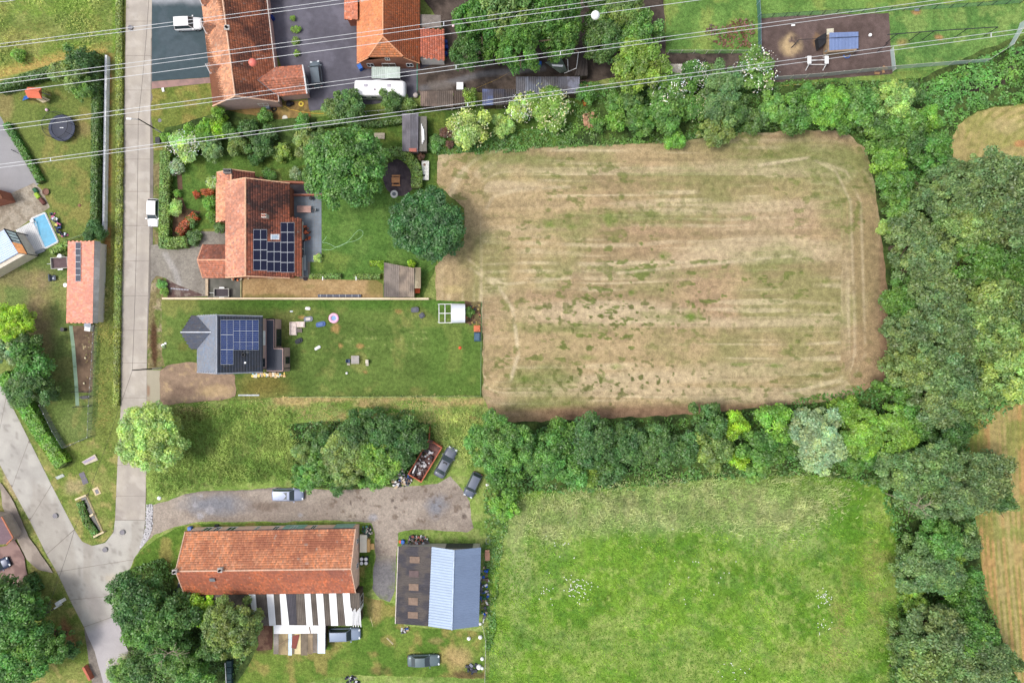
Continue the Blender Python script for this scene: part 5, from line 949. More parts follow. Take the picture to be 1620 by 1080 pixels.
t = thing('brick_house_corner', 'orange roof corner poking in left of the gravel terrace', 'house', P(-10, 308)); q = [P(-60, 290, 3), P(-4, 299, 3), P(4, 314, 3), P(-60, 330, 3)]; part(t, 'wall', MB().prism([(v.x - .1, v.y) for v in q], 0, 2.8), brick_red); roof_face(t, [q[0], q[1], q[2] + Vector((0, 0, 0)), q[3]], base=C(191, 127, 100, 1.05), seed=48)
def shed(name, label, q, zh, zl, cols, wallm, pitch=.3, n=1, dirt=C(70, 62, 56), seed=1, axis=0):
    """mono-pitch shed; q = 4 photo corners of the roof (two high, two low); n = roof sheets along the eave"""
    a, b, c, d_ = P(*q[0], zh), P(*q[1], zh), P(*q[2], zl), P(*q[3], zl); m = (a + b + c + d_) / 4; t = thing(name, label, 'shed', (m.x, m.y, 0))
    for k in range(n):
        s0, s1 = k / n, (k + 1) / n - .002; up = Vector((0, 0, .01 * (k % 2)))
        link('roof_sheet', corr_mesh([a.lerp(b, s0) + up, a.lerp(b, s1) + up, d_.lerp(c, s1) + up, d_.lerp(c, s0) + up], pitch, .05, C(*cols[k % len(cols)]), seed + k, o=org(t), dirt=dirt, rows=8), t)
    ins = [p.lerp(m, .06) for p in (a, b, c, d_)]; zz = [zh - .12, zh - .12, zl - .12, zl - .12]
    part(t, 'wall', MB().add([(p.x, p.y, 0) for p in ins] + [(p.x, p.y, z) for p, z in zip(ins, zz)], [(3, 2, 1, 0), (0, 1, 5, 4), (1, 2, 6, 5), (2, 3, 7, 6), (3, 0, 4, 7), (4, 5, 6, 7)]), wallm)
    dn = MB(); s_ = ins[2].lerp(ins[3], .4); e_ = ins[2].lerp(ins[3], .6); nn = nrm2(ins[3], ins[2]); opening(t, s_, e_, .02, min(1.9, zl - .2), (nn.x, nn.y, 0), 'door', (.2, .18, .15), (.12, .1, .08), True); return t
shed('long_shed', 'long grey corrugated shed with bluish sheets, just left of the orange crates', [(816, 121.5), (917.5, 121.5), (917.5, 148), (816.5, 148.5)], 2.6, 2.3, [(112, 116, 128), (96, 100, 112), (120, 122, 130), (88, 88, 96), (110, 112, 126)], wood_dark, n=5, seed=100)
shed('dark_shed', 'low blue-black corrugated shed joined to the left of the long grey shed', [(763, 141), (816, 141), (816, 165), (763, 167)], 2.2, 2.0, [(84, 96, 132), (62, 62, 74), (56, 54, 60)], wood_dark, n=3, seed=110)
shed('brown_shed', 'brown striped corrugated shed roof just right of the caravan', [(665, 145), (717, 143.5), (717, 169), (665.5, 168)], 2.3, 2.1, [(118, 102, 92), (104, 92, 84)], wood_dark, n=2, seed=120)
shed('overgrown_shed', 'small dark brown shed roof half hidden by creeper between brown and blue-black sheds', [(717.5, 144), (744, 143), (744, 165), (717.5, 168)], 2.2, 2.0, [(74, 62, 54)], wood_dark, seed=125)
t = shed('slatted_shed', 'garden shed with weathered grey-brown ribbed roof at the end of the cream wall', [(607.5, 415), (655, 424), (655, 470), (607, 470)], 2.6, 2.3, [(128, 118, 110), (140, 126, 112)], mat('plank_wall', C(178, 160, 132), .9, var=.2), n=2, seed=130, pitch=.32, dirt=C(74, 68, 66))
a, b, c, d_ = P(655.3, 423, 2.3), P(665.6, 423, 1.9), P(665.6, 456, 1.9), P(655.3, 456, 2.3); link('roof_sheet', corr_mesh([a, d_, c, b], .3, .015, C(196, 182, 152), 136, o=org(t), dirt=C(120, 106, 84)), t); part(t, 'lean_to_wall', MB().prism([(a.x, a.y - .2), (b.x - .2, b.y - .2), (c.x - .2, c.y + .2), (d_.x, d_.y + .2)], 0, 1.8), wood_mid)
t = shed('grey_shed', 'tall narrow grey ribbed shed roof above the curved hedge, with pipes on its side strip', [(636, 179.5), (662, 179.5), (661.5, 240.5), (636.5, 239)], 2.7, 2.5, [(112, 108, 114), (104, 102, 110)], mat('grey_boards', C(116, 110, 104), .9, var=.2), n=2, seed=140, dirt=C(78, 76, 80))
part(t, 'side_roof', MB().slab([P(663, 184, 2.2), P(675, 184, 1.9), P(675, 239.6, 1.9), P(663, 239.6, 2.2)], .05), mat('side_felt', C(120, 116, 108), .9, var=.25)); part(t, 'lean_to_wall', MB().prism([(P(663, 0, 2).x, P(0, 186, 2).y), (P(674.5, 0, 1.9).x, P(0, 186, 2).y), (P(674.5, 0, 1.9).x, P(0, 238, 2).y), (P(663, 0, 2).x, P(0, 238, 2).y)], 0, 1.8), wood_dark)
part(t, 'patch_board', MB().slab([P(647, 234.5, 2.72), P(659, 234.5, 2.72), P(659, 240.3, 2.7), P(647, 240, 2.7)], .03), mat('red_tin', C(164, 100, 88), .7))
pp = MB(); [pp.tube([P(667 + k * 1.6, 196 + k * 4, 2.2), P(668 + k * 1.5, 228 - k * 3, 2.15)], .08, 6) for k in range(3)]; solo('white_pipes', pp, white_p, 'bundle of white pipes lying on the side roof of the grey shed', 'pipes')
shed('leaning_shed', 'black-brown shed under the trees, right of the torn grey tent', [(919, 84), (930, 84), (930, 120), (909, 120)], 2.2, 2.0, [(58, 52, 50)], wood_dark, seed=150)
shed('small_white_shed', 'little white ribbed hutch roof at the left end of the hen run', [(1056, 101.5), (1081.5, 101.5), (1081, 117), (1056, 117)], 1.5, 1.3, [(196, 192, 184)], wood_mid, seed=155, dirt=C(140, 132, 120))
t = thing('tent', 'torn grey-green ridge tent with white strip among the sheds under the big trees', 'tent', P(880, 104)); A0, B0, C0, D0 = P(862, 99, .3), P(886, 116, .2), P(898, 113, .3), P(888, 92, .4); rg = [P(872, 101, 2.0), P(893, 103, 2.0)]
part(t, 'canvas', MB().add([A0, B0, C0, D0, rg[0], rg[1]], [(0, 1, 5, 4), (1, 2, 5), (2, 3, 4, 5), (3, 0, 4)]), mat('canvas', C(120, 134, 122), .8, var=.3)); part(t, 'white_strip', MB().slab([P(873, 102, 2.05), P(891, 103, 2.05), P(890, 106, 1.85), P(874, 105, 1.85)], .02), white_p); part(t, 'poles', MB().tube([P(893, 116, .2), P(912, 108, 2.0), P(915, 84, 2.1)], .06, 5).tube([P(898, 94, 1.9), P(899, 114, .2)], .06, 5), white_p)
t = thing('hen_house', 'hen house with blue ribbed metal roof and dark open front in the bark yard', 'hen house', P(1335, 68))
link('roof_sheet', corr_mesh([P(1312, 52, 2.2), P(1358, 50.5, 2.2), P(1358, 77, 1.9), P(1312, 80, 1.9)], .22, .025, C(104, 122, 162), 160, o=org(t), m=mm), t)
part(t, 'wall', MB().prism([(P(1311, 0, 2).x, P(0, 54, 2).y), (P(1356, 0, 2).x, P(0, 53, 2).y), (P(1356, 0, 2).x, P(0, 79, 2).y), (P(1311, 0, 2).x, P(0, 82, 2).y)], 0, 1.85), wood_mid); part(t, 'side_roof', MB().slab([P(1308, 46, 1.9), P(1319, 45, 1.9), P(1319, 54, 1.8), P(1308, 55, 1.8)], .05), mat('pale_ply', C(190, 184, 164), .8)); part(t, 'eave_sheet', MB().slab([P(1303, 82, 1.2), P(1312, 77, 1.85), P(1346, 78, 1.85), P(1342, 84, 1.2)], .03), mat('pale_tin', C(150, 160, 164), .6)); part(t, 'run_door', MB().prism([(P(1293, 0, 1.2).x, P(0, 60, 1.2).y), (P(1307, 0, 1.2).x, P(0, 52, 1.2).y), (P(1307, 0, 1.2).x, P(0, 68, 1.2).y), (P(1296, 0, 1.2).x, P(0, 77, 1.2).y)], .1, 1.3), mat('black_mesh', C(40, 40, 44), .9)); part(t, 'perch_pole', MB().tube([P(1264, 63, .9), P(1320, 60, 2.3), P(1360, 58, 2.3)], .04, 5).tube([P(1264, 63, .9), P(1249, 79, .0)], .06, 5), dark_p)
t = thing('garden_shelter', 'arched metal shelter, half open white frame and half curved white roof, in the lawn corner', 'shelter', P(715, 496)); n = 9
def arc(x, y0, y1, s): a_ = math.pi * s; return P(x, (y0 + y1) / 2 - math.cos(a_) * (y1 - y0) / 2, 1.5 + math.sin(a_) * .8)
ro = MB()
for k in range(n): ro.slab([arc(714.5, 480, 511, k / n), arc(735.8, 480.5, 510.5, k / n), arc(735.8, 480.5, 510.5, (k + 1) / n), arc(714.5, 480, 511, (k + 1) / n)], .03)
part(t, 'curved_roof', ro, mat('white_tin', C(212, 216, 224), .4, .2, var=.06)); fr = MB()
for x in (694.5, 704, 714): fr.tube([P(x, 481 if x < 700 else 480.5, 1.5)] + [P(x, 481 + 29.5 * k / 6, 1.9) for k in range(1, 6)] + [P(x, 510.5, 1.5)], .06, 5)
for y in (481, 495.5, 510.5): fr.tube([P(694.5, y, 1.5 if y != 495.5 else 1.9), P(715, y, 1.5 if y != 495.5 else 1.95)], .06, 5)
for x in (694.5, 735): [fr.cyl(P(x, y, 0).x, P(x, y, 0).y, 0, 1.5, .05, 6) for y in (482, 510)]
part(t, 'frame', fr, white_p); part(t, 'floor', MB().prism([(P(696, 0).x, P(0, 482).y), (P(735, 0).x, P(0, 482).y), (P(735, 0).x, P(0, 509).y), (P(696, 0).x, P(0, 509).y)], .04, .1), mat('shelter_floor', C(104, 94, 90), .9, var=.2))
t = thing('lean_to_wall_brick', 'curved low red brick wall along the sunken drive north of the tiled house', 'wall', P(450, 288)); 
pw = [(411, 280), (415, 284), (423, 287), (440, 288), (462, 288), (492, 289)]; 
for a_, b_ in zip(pw, pw[1:]): p0, p1 = P(*a_, 1), P(*b_, 1); m = (p0 + p1) / 2; part(t, 'wall_section', MB().box(m.x, m.y, 0, (p1 - p0).length, .35, 1.0, math.atan2(p1.y - p0.y, p1.x - p0.x)), brick_red)
t.name = 'brick_wall'; ORG['brick_wall'] = P(450, 288)
p0, p1 = P(463, 308, .9), P(510, 309, .9); solo('brick_wall', MB().box((p0.x + p1.x) / 2, p0.y, 0, p1.x - p0.x, .25, .9), brick_red, 'straight low brick wall at the top edge of the slate patio', 'wall')
# ================================================================ TREES, BUSHES, HEDGES
T = tree
T(547, 266, 67, 12, 'green', 'largest garden tree, broad bright green crown just left of the curved hedge', cls='ROUND')
T(676, 356, 59, 10, 'darkg', 'round dark green tree overhanging the left edge of the brown field', cls='ROUND')
T(240, 692, 55, 9, 'pale', 'pale green round tree hanging over the end of the concrete lane', cls='ROUND')
T(20, 508, 30, 6, 'yellow', 'yellow-green tree cut by the left picture edge below the outbuilding lawn', cls='L')
for a in [(8, 556, 22, 5, 'silver', 'greyish flowering tree at the left edge below the yellow-green one'), (45, 545, 22, 5, 'dark', 'dark green small tree right under the yellow-green tree at the left edge'), (50, 574, 30, 6, 'green', 'mid green tree bulging over the lawn left of the hen run'), (48, 612, 34, 6, 'hedged', 'dull green tree at the top of the diagonal road hedge'), (80, 618, 16, 4, 'hedged', 'small dull green tree at the lawn corner beside the wire fence'),
          (112, 118, 26, 5, 'olive', 'loose green tree in the top corner of the trampoline garden'), (132, 140, 18, 4, 'lime', 'light green tree beside the dark hedge, right of the swing'), (126, 98, 22, 5, 'dark', 'dark green tree in the hedge corner above the trampoline garden'), (150, 366, 16, 3.5, 'dark', 'dark bush-like tree at the lower end of the long dark hedge'), (28, 88, 10, 2, 'bright', 'small light green bush alone in the top-left meadow')]:
    T(*a, cat='bush' if a[3] < 3 else 'tree')
# north centre, over the sheds
TG = 'trees over the sheds'
for a in [(762, 34, 40, 13, 'green', 'bright green tree at the left of the big group beside the orange house'), (747, 78, 32, 10, 'dark', 'darker green lower tree nearest the orange house lean-to'), (806, 24, 46, 15, 'oaky', 'tall light green tree cut by the top edge in the big group'), (822, 68, 38, 14, 'lime', 'light green tree in the middle of the big group over the yard'), (868, 22, 44, 14, 'green', 'green tree cut by the top edge, right part of the big group'), (884, 58, 34, 12, 'lime', 'light green tree at the right end of the big group above the tent'), (788, 74, 26, 10, 'green', 'green crown at the bottom of the big group, over the dark yard'),
          (952, 62, 36, 9, 'hedged', 'dull dark green tree right of the leaning shed'), (978, 22, 36, 9, 'olive', 'olive tree cut by the top edge right of the white ball'), (1012, 50, 36, 8, 'lime', 'yellowish tree left of the plank row'), (1010, 106, 42, 9, 'yolive', 'yellow-green tree just left of the hen run hutch'), (955, 12, 26, 8, 'dark', 'dark tree at the top edge below the white ball')]:
    T(*a, group=TG)
for a in [(742, 202, 29, 5, 'pale', 'round pale tree dotted with cream blossom at the top-left corner of the brown field', 'cream'), (796, 198, 17, 3.5, 'pale', 'small pale green tree between the two blossoming trees', None), (822, 171, 20, 4, 'pale', 'pale bush-like tree with white blossom below the dark shed', 'white'), (868, 172, 34, 4.5, 'yolive', 'wide yellow-green tree with pale blossom below the long grey shed', 'cream'), (744, 154, 12, 3, 'yolive', 'straw-coloured creeper bush between the brown sheds', None)]:
    T(*a[:6], bloom=a[6], cat='tree' if a[3] > 4 else 'bush')
T(552, 168, 25, 5, 'hedged', 'dark green tree in front of the left end of the caravan'); T(618, 160, 17, 3.6, 'hedged', 'dark green tree in front of the right end of the caravan'); T(645, 163, 12, 2.5, 'olive', 'small brownish bush right of the caravan trees', cat='bush'); T(526, 172, 15, 3, 'olive', 'small olive bush at the left side of the caravan trees', cat='bush')
# front garden bushes
B = lambda *a, **k: T(*a, cat='bush', **k)
B(262, 217, 9, 1.8, 'bright', 'bright green bush at the foot of the upper street lamp')
B(292, 228, 23, 3.2, 'pale', 'large bush covered in white blossom at the top of the long hedge', bloom='white'); B(279, 264, 11, 2.2, 'silver', 'small whitish-flowering bush below the large white blossoming bush', bloom='white')
B(280, 306, 6.5, 1.4, 'bright', 'small clipped light green ball beside the long hedge', cls='BALL'); B(276, 328, 11, 2, 'pale', 'pale feathery bush between the clipped ball and the rust hedge')
B(303, 350, 9, 1.6, 'green', 'green bush right of the rust-coloured hedge'); B(306, 376, 12, 1.8, 'hedged', 'dark green bush at the driveway corner of the front hedge')
B(310, 308, 5.5, 1.2, 'rust', 'tiny rust-red bush in the front lawn'); B(327, 303, 9, 1.5, 'rust', 'rust-red bush against the west wall of the tiled house', ry=6)
B(332, 321, 11.5, 2.4, 'bright', 'upper of two clipped light green balls by the tiled house', cls='BALL'); B(336, 343, 9.5, 2.2, 'bright', 'lower of two clipped light green balls by the tiled house', cls='BALL'); B(336, 288, 9, 1.8, 'pale', 'sparse white-flowering bush by the north-west corner of the tiled house', bloom='white'); B(347, 360, 9, 1.4, 'hedged', 'low dark bush below the two clipped balls')
for a in [(300, 210, 12, 3, 'bright', 'light green bush in the row between the lamp and the long house lawn'), (324, 205, 16, 4, 'bright', 'bright green tree-like bush left of the long house gable'), (346, 180, 11, 3.4, 'bright', 'bright green upright bush touching the long house corner'), (346, 203, 13, 3.4, 'yellow', 'brightest yellow-green bush under the long house corner'), (334, 236, 18, 3.4, 'blue', 'blue-green wide bush right of the white blossoming bush'), (362, 206, 12, 3, 'green', 'mid green bush right of the yellow-green one'), (374, 228, 16, 3.6, 'olive', 'grey-olive bush in the middle of the garden row'),
          (392, 204, 14, 3.4, 'dark', 'dark bluish bush at the back of the garden row'), (411, 232, 19, 3.8, 'dark', 'dark green large bush at the right of the garden row'), (405, 250, 10, 2.6, 'dark', 'dark small bush sticking down from the garden row'), (424, 212, 13, 3, 'hedged', 'dull green bush behind the clipped brownish ball'), (418, 182, 11, 2.4, 'lime', 'light green bush in the brown garden of the long house'), (477, 193, 12, 2.4, 'lime', 'light green bush near the yellow hose'), (484, 228, 22, 3.6, 'olive', 'olive bush touching the left of the largest garden tree'), (505, 222, 16, 3, 'hedged', 'dull green bush above the largest garden tree'),
          (425, 277, 9.5, 1.6, 'green', 'low green bush at the left end of the curved brick wall'), (468, 273, 9, 1.8, 'silver', 'silvery flowering bush at the right end of the curved brick wall'), (480, 280, 9, 1.8, 'hedged', 'dull bush squeezed under the largest garden tree by the brick wall'), (706, 210, 9, 1.5, 'brownleaf', 'dark purple-brown bush left of the pale blossoming tree'), (711, 227, 6, 1.2, 'brownleaf', 'small brown withered bush under the purple one'),
          (666, 248, 6, 1.6, 'brownleaf', 'dark purple shrub between the grey shed and the white tank'), (690, 228, 12, 1.4, 'green', 'low green bush at the upper-left tip of the brown field'), (393, 297, 4, .8, 'lime', 'tiny green bush near the chimney wall'), (503, 408, 7, 1.2, 'pale', 'pot-like flowering bush at the patio corner by the hose'), (605, 420, 6, 2, 'yellow', 'yellow-green sprig at the left edge of the slatted shed'), (650, 418, 6, 1.6, 'yellow', 'yellow-green sprig at the top edge of the slatted shed'), (743, 493, 8, 2, 'green', 'palm-like plant beside the arched metal shelter'), (256, 449, 7, 1, 'lime', 'light green bush at the lower edge of the grey driveway'), (260, 462, 6, 1.2, 'bright', 'small bright bush at the left end of the cream wall'), (259, 548, 3, .5, 'silver', 'tiny whitish plant on the verge by the dark house')]:
    B(*a)
B(445, 241, 15, 2.2, 'yolive', 'clipped brownish-green ball bush right of the garden row', cls='BALL')
# hedge row between brown field and the north yards
NG = 'trees of the northern field hedge'
for a in [(1056, 147, 28, 5.5, 'lime', 'light green tree with white blossom under the small white hutch roof', 'white'), (1097, 121, 22, 5.5, 'green', 'blossoming tree crossed by the lowest power line left of the dark tree', 'white'), (1141, 136, 34, 7, 'blue', 'big blue-green tree below the hen run end', None), (1196, 112, 30, 6, 'lime', 'light blossoming tree at the left corner of the bark yard', 'white'), (1137, 175, 26, 6, 'blue', 'blue-green crown directly below the big blue-green tree', None), (1056, 178, 30, 6, 'green', 'green tree below the white-blossoming one', None), (1014, 190, 24, 5, 'green', 'green rounded tree left of the blossoming hedge part', None), (1100, 170, 20, 5, 'lime', 'cream-flecked tree in the middle of the blossoming hedge', 'cream'),
          (1067, 219, 17, 3.5, 'bright', 'bright light green bushy tree poking into the top of the brown field', None), (1133, 207, 26, 5, 'olive', 'olive tree on the field edge right of the bright bushy one', None), (1165, 175, 20, 5, 'dark', 'dark tree left of the brown gap in the hedge', None), (1193, 190, 20, 4.5, 'hedged', 'dull green tree right of the brown gap in the hedge', None), (1222, 172, 24, 5, 'lime', 'light green tree under the fence corner of the bark yard', None), (1256, 184, 27, 5.5, 'green', 'leafy green tree left of the bright yellow-green tree', None), (1272, 152, 18, 4, 'green', 'green tree squeezed against the grey net fence', None),
          (1307, 170, 33, 7, 'bright', 'tall bright yellow-green tree in the northern hedge', None), (1355, 168, 30, 6, 'lime', 'lime green tree right of the tall bright one', None), (1410, 158, 31, 7, 'pale', 'pale green tree near the lower corner of the dog lawn', None), (1426, 196, 25, 6, 'lime', 'lime tree below the pale one, near the black ditch', None), (1396, 222, 28, 6, 'green', 'green tree over the upper-right corner of the brown field', None), (1468, 186, 19, 4, 'bright', 'bright bush-like tree standing in the nettle bank', None), (1474, 247, 30, 6.5, 'green', 'round dark green tree left of the swirled hay field', None), (1404, 258, 27, 5.5, 'bright', 'bright green tree on the right edge of the brown field near its top', None),
          (975, 161, 17, 4, 'lime', 'light green tree right of the orange crates', None), (976, 190, 15, 3.5, 'bright', 'bright bushy tree right of the brushwood heap', None), (945, 198, 12, 3, 'green', 'small green tree beside the brushwood heap', None), (925, 150, 14, 3, 'green', 'low green tree right under the orange crates', None), (998, 160, 16, 4, 'blue', 'blue-green tree left of the white-blossoming tree', None), (1380, 190, 22, 5, 'hedged', 'dull green tree between lime and green crowns at the hedge corner', None), (1445, 150, 16, 4, 'hedged', 'dull green tree beside the pale tree near the ditch', None), (1334, 196, 18, 4.5, 'green', 'small green crown at the foot of the tall bright tree', None), (1440, 225, 22, 5.5, 'dark', 'dark crown between the round tree and the hedge corner', None)]:
    T(*a[:6], group=NG, bloom=a[6])
# eastern wood
EG = 'big trees of the eastern wood'
for a in [(1416, 293, 26, 6, 'green', 'green tree hugging the right field edge below the bright one'), (1421, 334, 24, 6, 'lime', 'lime tree on the right field edge, left of the grey-green oaks'), (1400, 360, 12, 2.5, 'pale', 'pale low bush-tree at the right field edge'), (1474, 300, 30, 9, 'blue', 'grey-blue tree right under the round dark green tree'), (1509, 305, 51, 14, 'oak', 'grey-green oak below the hay field corner'), (1570, 300, 64, 16, 'oak', 'largest grey-green oak, its top reaching into the hay field'), (1612, 330, 44, 14, 'oaky', 'yellow-flecked oak cut by the right edge'), (1516, 360, 53, 14, 'oaky', 'yellow-flecked oak in the middle of the wood'), (1446, 384, 42, 11, 'oak', 'grey-green oak beside the field, middle of its right edge'), (1580, 366, 46, 14, 'oak', 'dark grey-green oak right of the yellow-flecked one'),
          (1541, 420, 46, 14, 'green', 'leaf-green crown below the yellow-flecked oak'), (1467, 422, 46, 12, 'oak', 'oak crown with dark gaps near the field'), (1604, 425, 38, 13, 'green', 'green oak cut by the right edge below the orange soil gap'), (1428, 474, 34, 9, 'green', 'green tree bulging over the right field edge'), (1482, 466, 46, 13, 'oak', 'oak left of the dark hole in the canopy'), (1553, 470, 48, 14, 'oaky', 'light oak between the two dark holes'), (1606, 492, 42, 14, 'oak', 'oak cut by the right edge, level with the lawn shelter'), (1438, 530, 40, 11, 'oak', 'oak at the field edge, level with the dark house'), (1500, 535, 46, 13, 'oak', 'oak under the left dark hole'), (1566, 540, 46, 14, 'oaky', 'light oak under the right dark hole'), (1438, 578, 40, 11, 'oaky', 'light green oak at the lower right corner of the brown field'), (1502, 586, 48, 13, 'oak', 'oak at the bottom middle of the wood'),
          (1598, 586, 57, 15, 'pale', 'pale yellowish oak overhanging the striped field, cut by the right edge'), (1474, 632, 42, 11, 'oak', 'oak crown just right of the leafy green hedge end'), (1536, 622, 42, 12, 'oaky', 'yellowish oak at the top of the striped field'), (1420, 612, 26, 8, 'green', 'green crown at the lower right tip of the brown field'),
          (1418, 680, 42, 7, 'bright', 'wide bright leafy tree at the right end of the middle hedge'), (1448, 660, 28, 7, 'green', 'green leafy tree under the lower oaks'), (1493, 700, 28, 6, 'dark', 'dark shaded tree in the hollow by the striped field'), (1514, 682, 20, 5, 'dark', 'small very dark tree at the striped field corner'), (1430, 722, 22, 5, 'hedged', 'dull tree under the bright leafy hedge end'),
          (1426, 750, 40, 9, 'blue', 'blue-green tree left part of the great spreading tree'), (1472, 742, 46, 11, 'blue', 'blue-green crown in the middle of the great spreading tree'), (1512, 772, 51, 12, 'oak', 'grey-green crown at the lower middle of the great spreading tree'), (1552, 756, 46, 11, 'oak', 'crown of the great spreading tree leaning over the striped field'), (1577, 788, 20, 8, 'blue', 'outermost blue-green crown over the striped field'), (1454, 788, 28, 8, 'blue', 'lower left crown of the great spreading tree by the meadow'),
          (1486, 850, 34, 8, 'lime', 'mid green tree below the great spreading tree'), (1451, 896, 42, 8, 'blue', 'blue-green bush-like tree beside the reddish soil patch'), (1484, 905, 34, 8, 'blue', 'second blue-green tree, right of the one by the reddish patch'), (1502, 882, 20, 6, 'yolive', 'yellowish small tree among the blue-green ones'), (1522, 856, 24, 7, 'blue', 'blue-green tree at the striped field edge, middle'), (1528, 920, 24, 6, 'green', 'green tree at the striped field edge under the blue-green one'), (1444, 948, 22, 5, 'yolive', 'yellow-green bushy tree above the bottom trees'), (1516, 962, 28, 7, 'green', 'green tree right of the small black gap'),
          (1481, 998, 46, 11, 'oak', 'broad grey-green tree near the lower right corner'), (1437, 1016, 32, 9, 'blue', 'blue-green tree at the meadow edge near the bottom'), (1528, 1008, 38, 11, 'green', 'green tree leaning over the striped field near the bottom'), (1467, 1052, 46, 12, 'oaky', 'light green tree cut by the bottom edge, left'), (1544, 1046, 51, 12, 'oak', 'grey-green tree cut by the bottom edge, right'), (1428, 1068, 22, 6, 'hedged', 'dull small tree in the bottom corner of the meadow'), (1590, 1040, 18, 8, 'oak', 'outer crown over the striped field at the bottom')]:
    T(*a, group=EG)
# middle hedge
MG = 'trees of the middle hedge'
for a in [(789, 700, 50, 10, 'lime', 'big light green round tree at the left end of the middle hedge'), (800, 750, 30, 7, 'green', 'green lower crown under the big light green round tree'), (857, 722, 38, 8, 'lime', 'second light green tree of the middle hedge'), (797, 800, 22, 4, 'bright', 'bright bush-like tree alone below the middle hedge'), (892, 690, 28, 7, 'green', 'green tree third from the left in the middle hedge'), (905, 742, 28, 6, 'lime', 'lime tree on the meadow side of the hedge'), (938, 698, 42, 8, 'dark', 'large dark green tree in the middle hedge'), (936, 748, 20, 4.5, 'yolive', 'yellow-green bush-tree below the large dark one'), (960, 742, 26, 6, 'dark', 'dark crown on the meadow side under the large dark tree'), (985, 702, 36, 7, 'dark', 'second large dark tree of the middle hedge'), (1037, 704, 34, 7, 'hedged', 'dull dark tree in the hedge centre'), (1078, 708, 28, 6, 'dark', 'dark tree left of the yellow-fringed trees'), (1120, 666, 28, 7, 'dark', 'dark tree jutting into the brown field'), (1126, 710, 30, 6, 'olive', 'olive tree with yellow flecks in the hedge'),
          (1163, 672, 20, 6, 'yellow', 'bright yellow tree in the middle hedge'), (1168, 728, 14, 4, 'yellow', 'small bright yellow tree below the other yellow one'), (1200, 708, 30, 6, 'green', 'grey-green tree right of the yellow trees'), (1226, 666, 28, 7, 'bright', 'bright green tree left of the silver willow'), (1198, 742, 20, 4, 'lime', 'lime bush-tree on the meadow side of the yellow trees'), (1240, 704, 22, 5, 'green', 'green tree touching the silver willow on its left'), (1293, 686, 46, 8, 'silver', 'silver-grey willow of the middle hedge'), (1294, 722, 26, 5, 'silver', 'pale lower skirt of the silver willow'), (1338, 650, 22, 6, 'bright', 'bright small tree above right of the silver willow'), (1362, 686, 36, 7, 'bright', 'bright leafy tree right of the silver willow'), (1350, 722, 24, 4.5, 'green', 'low green tree right of the willow skirt'), (1386, 720, 24, 5, 'green', 'green tree where hedge and wood meet'), (1258, 690, 16, 5, 'bright', 'narrow bright crown pressed against the silver willow')]:
    T(*a, group=MG)
CG = 'trees of the thicket by the skip'
for a in [(548, 722, 40, 7, 'olive', 'grey-olive tree in the middle of the thicket'), (596, 722, 38, 7, 'yolive', 'yellow-olive tree left of the skip rubbish'), (568, 680, 32, 7, 'dark', 'dark tree at the top of the thicket'), (612, 682, 34, 7, 'dark', 'dark tree at the top right of the thicket'), (652, 690, 26, 6, 'dark', 'dark tree above the skip'), (632, 716, 26, 6, 'dark', 'dark tree left of the skip'), (484, 755, 21, 4, 'lime', 'bright small tree overhanging the silver car'), (512, 700, 24, 5, 'hedged', 'dull green tree at the left end of the thicket'), (540, 760, 20, 4, 'hedged', 'dull tree at the gravel edge'), (510, 742, 26, 5, 'green', 'green tree left of the grey-olive one'), (590, 758, 18, 3.5, 'lime', 'lime bush-tree near the rubbish heap'), (478, 716, 16, 2.5, 'olive', 'low olive bush in the rough grass')]:
    T(*a, group=CG)
SG = 'trees of the copse west of the barn'
for a in [(214, 948, 42, 9, 'dark', 'dark green tree spreading over the road corner'), (249, 998, 44, 9, 'green', 'mid green tree in the middle of the road copse'), (285, 968, 30, 8, 'hedged', 'dull dark tree behind the black car'), (318, 962, 27, 5, 'yellow', 'bright yellow-green tree against the barn roof'), (283, 1040, 34, 7, 'green', 'green tree at the bottom middle of the copse'), (230, 1050, 26, 6, 'dark', 'dark tree at the bottom of the road copse'), (196, 1062, 22, 4, 'lime', 'light bush-tree at the road edge, bottom'), (310, 1068, 26, 6, 'lime', 'lime tree cut by the bottom edge under the olive tree'), (336, 1020, 22, 6, 'hedged', 'dull tree left under the lumpy olive tree')]:
    T(*a, group=SG)
T(367, 992, 46, 10, 'olive', 'lumpy olive-green round tree left of the patched shed', cls='LUMP')
WG = 'trees of the bottom-left garden'
for a in [(26, 982, 46, 9, 'green', 'large green tree in the bottom-left garden'), (14, 944, 30, 8, 'dark', 'dark tree at the left edge above the large green one'), (76, 1018, 32, 7, 'green', 'green tree next to the small lawn at the bottom'), (26, 1046, 44, 9, 'lime', 'light green tree in the bottom-left corner'), (56, 1020, 30, 8, 'green', 'green crown in the middle of the bottom-left garden'), (64, 962, 18, 4, 'olive', 'olive bush-tree by the leaning lamp'), (115, 1026, 13, 3, 'dark', 'very dark clipped tree by the brick pier'), (50, 940, 12, 2.2, 'lime', 'low light bush left of the white cabinet')]:
    T(*a, group=WG)
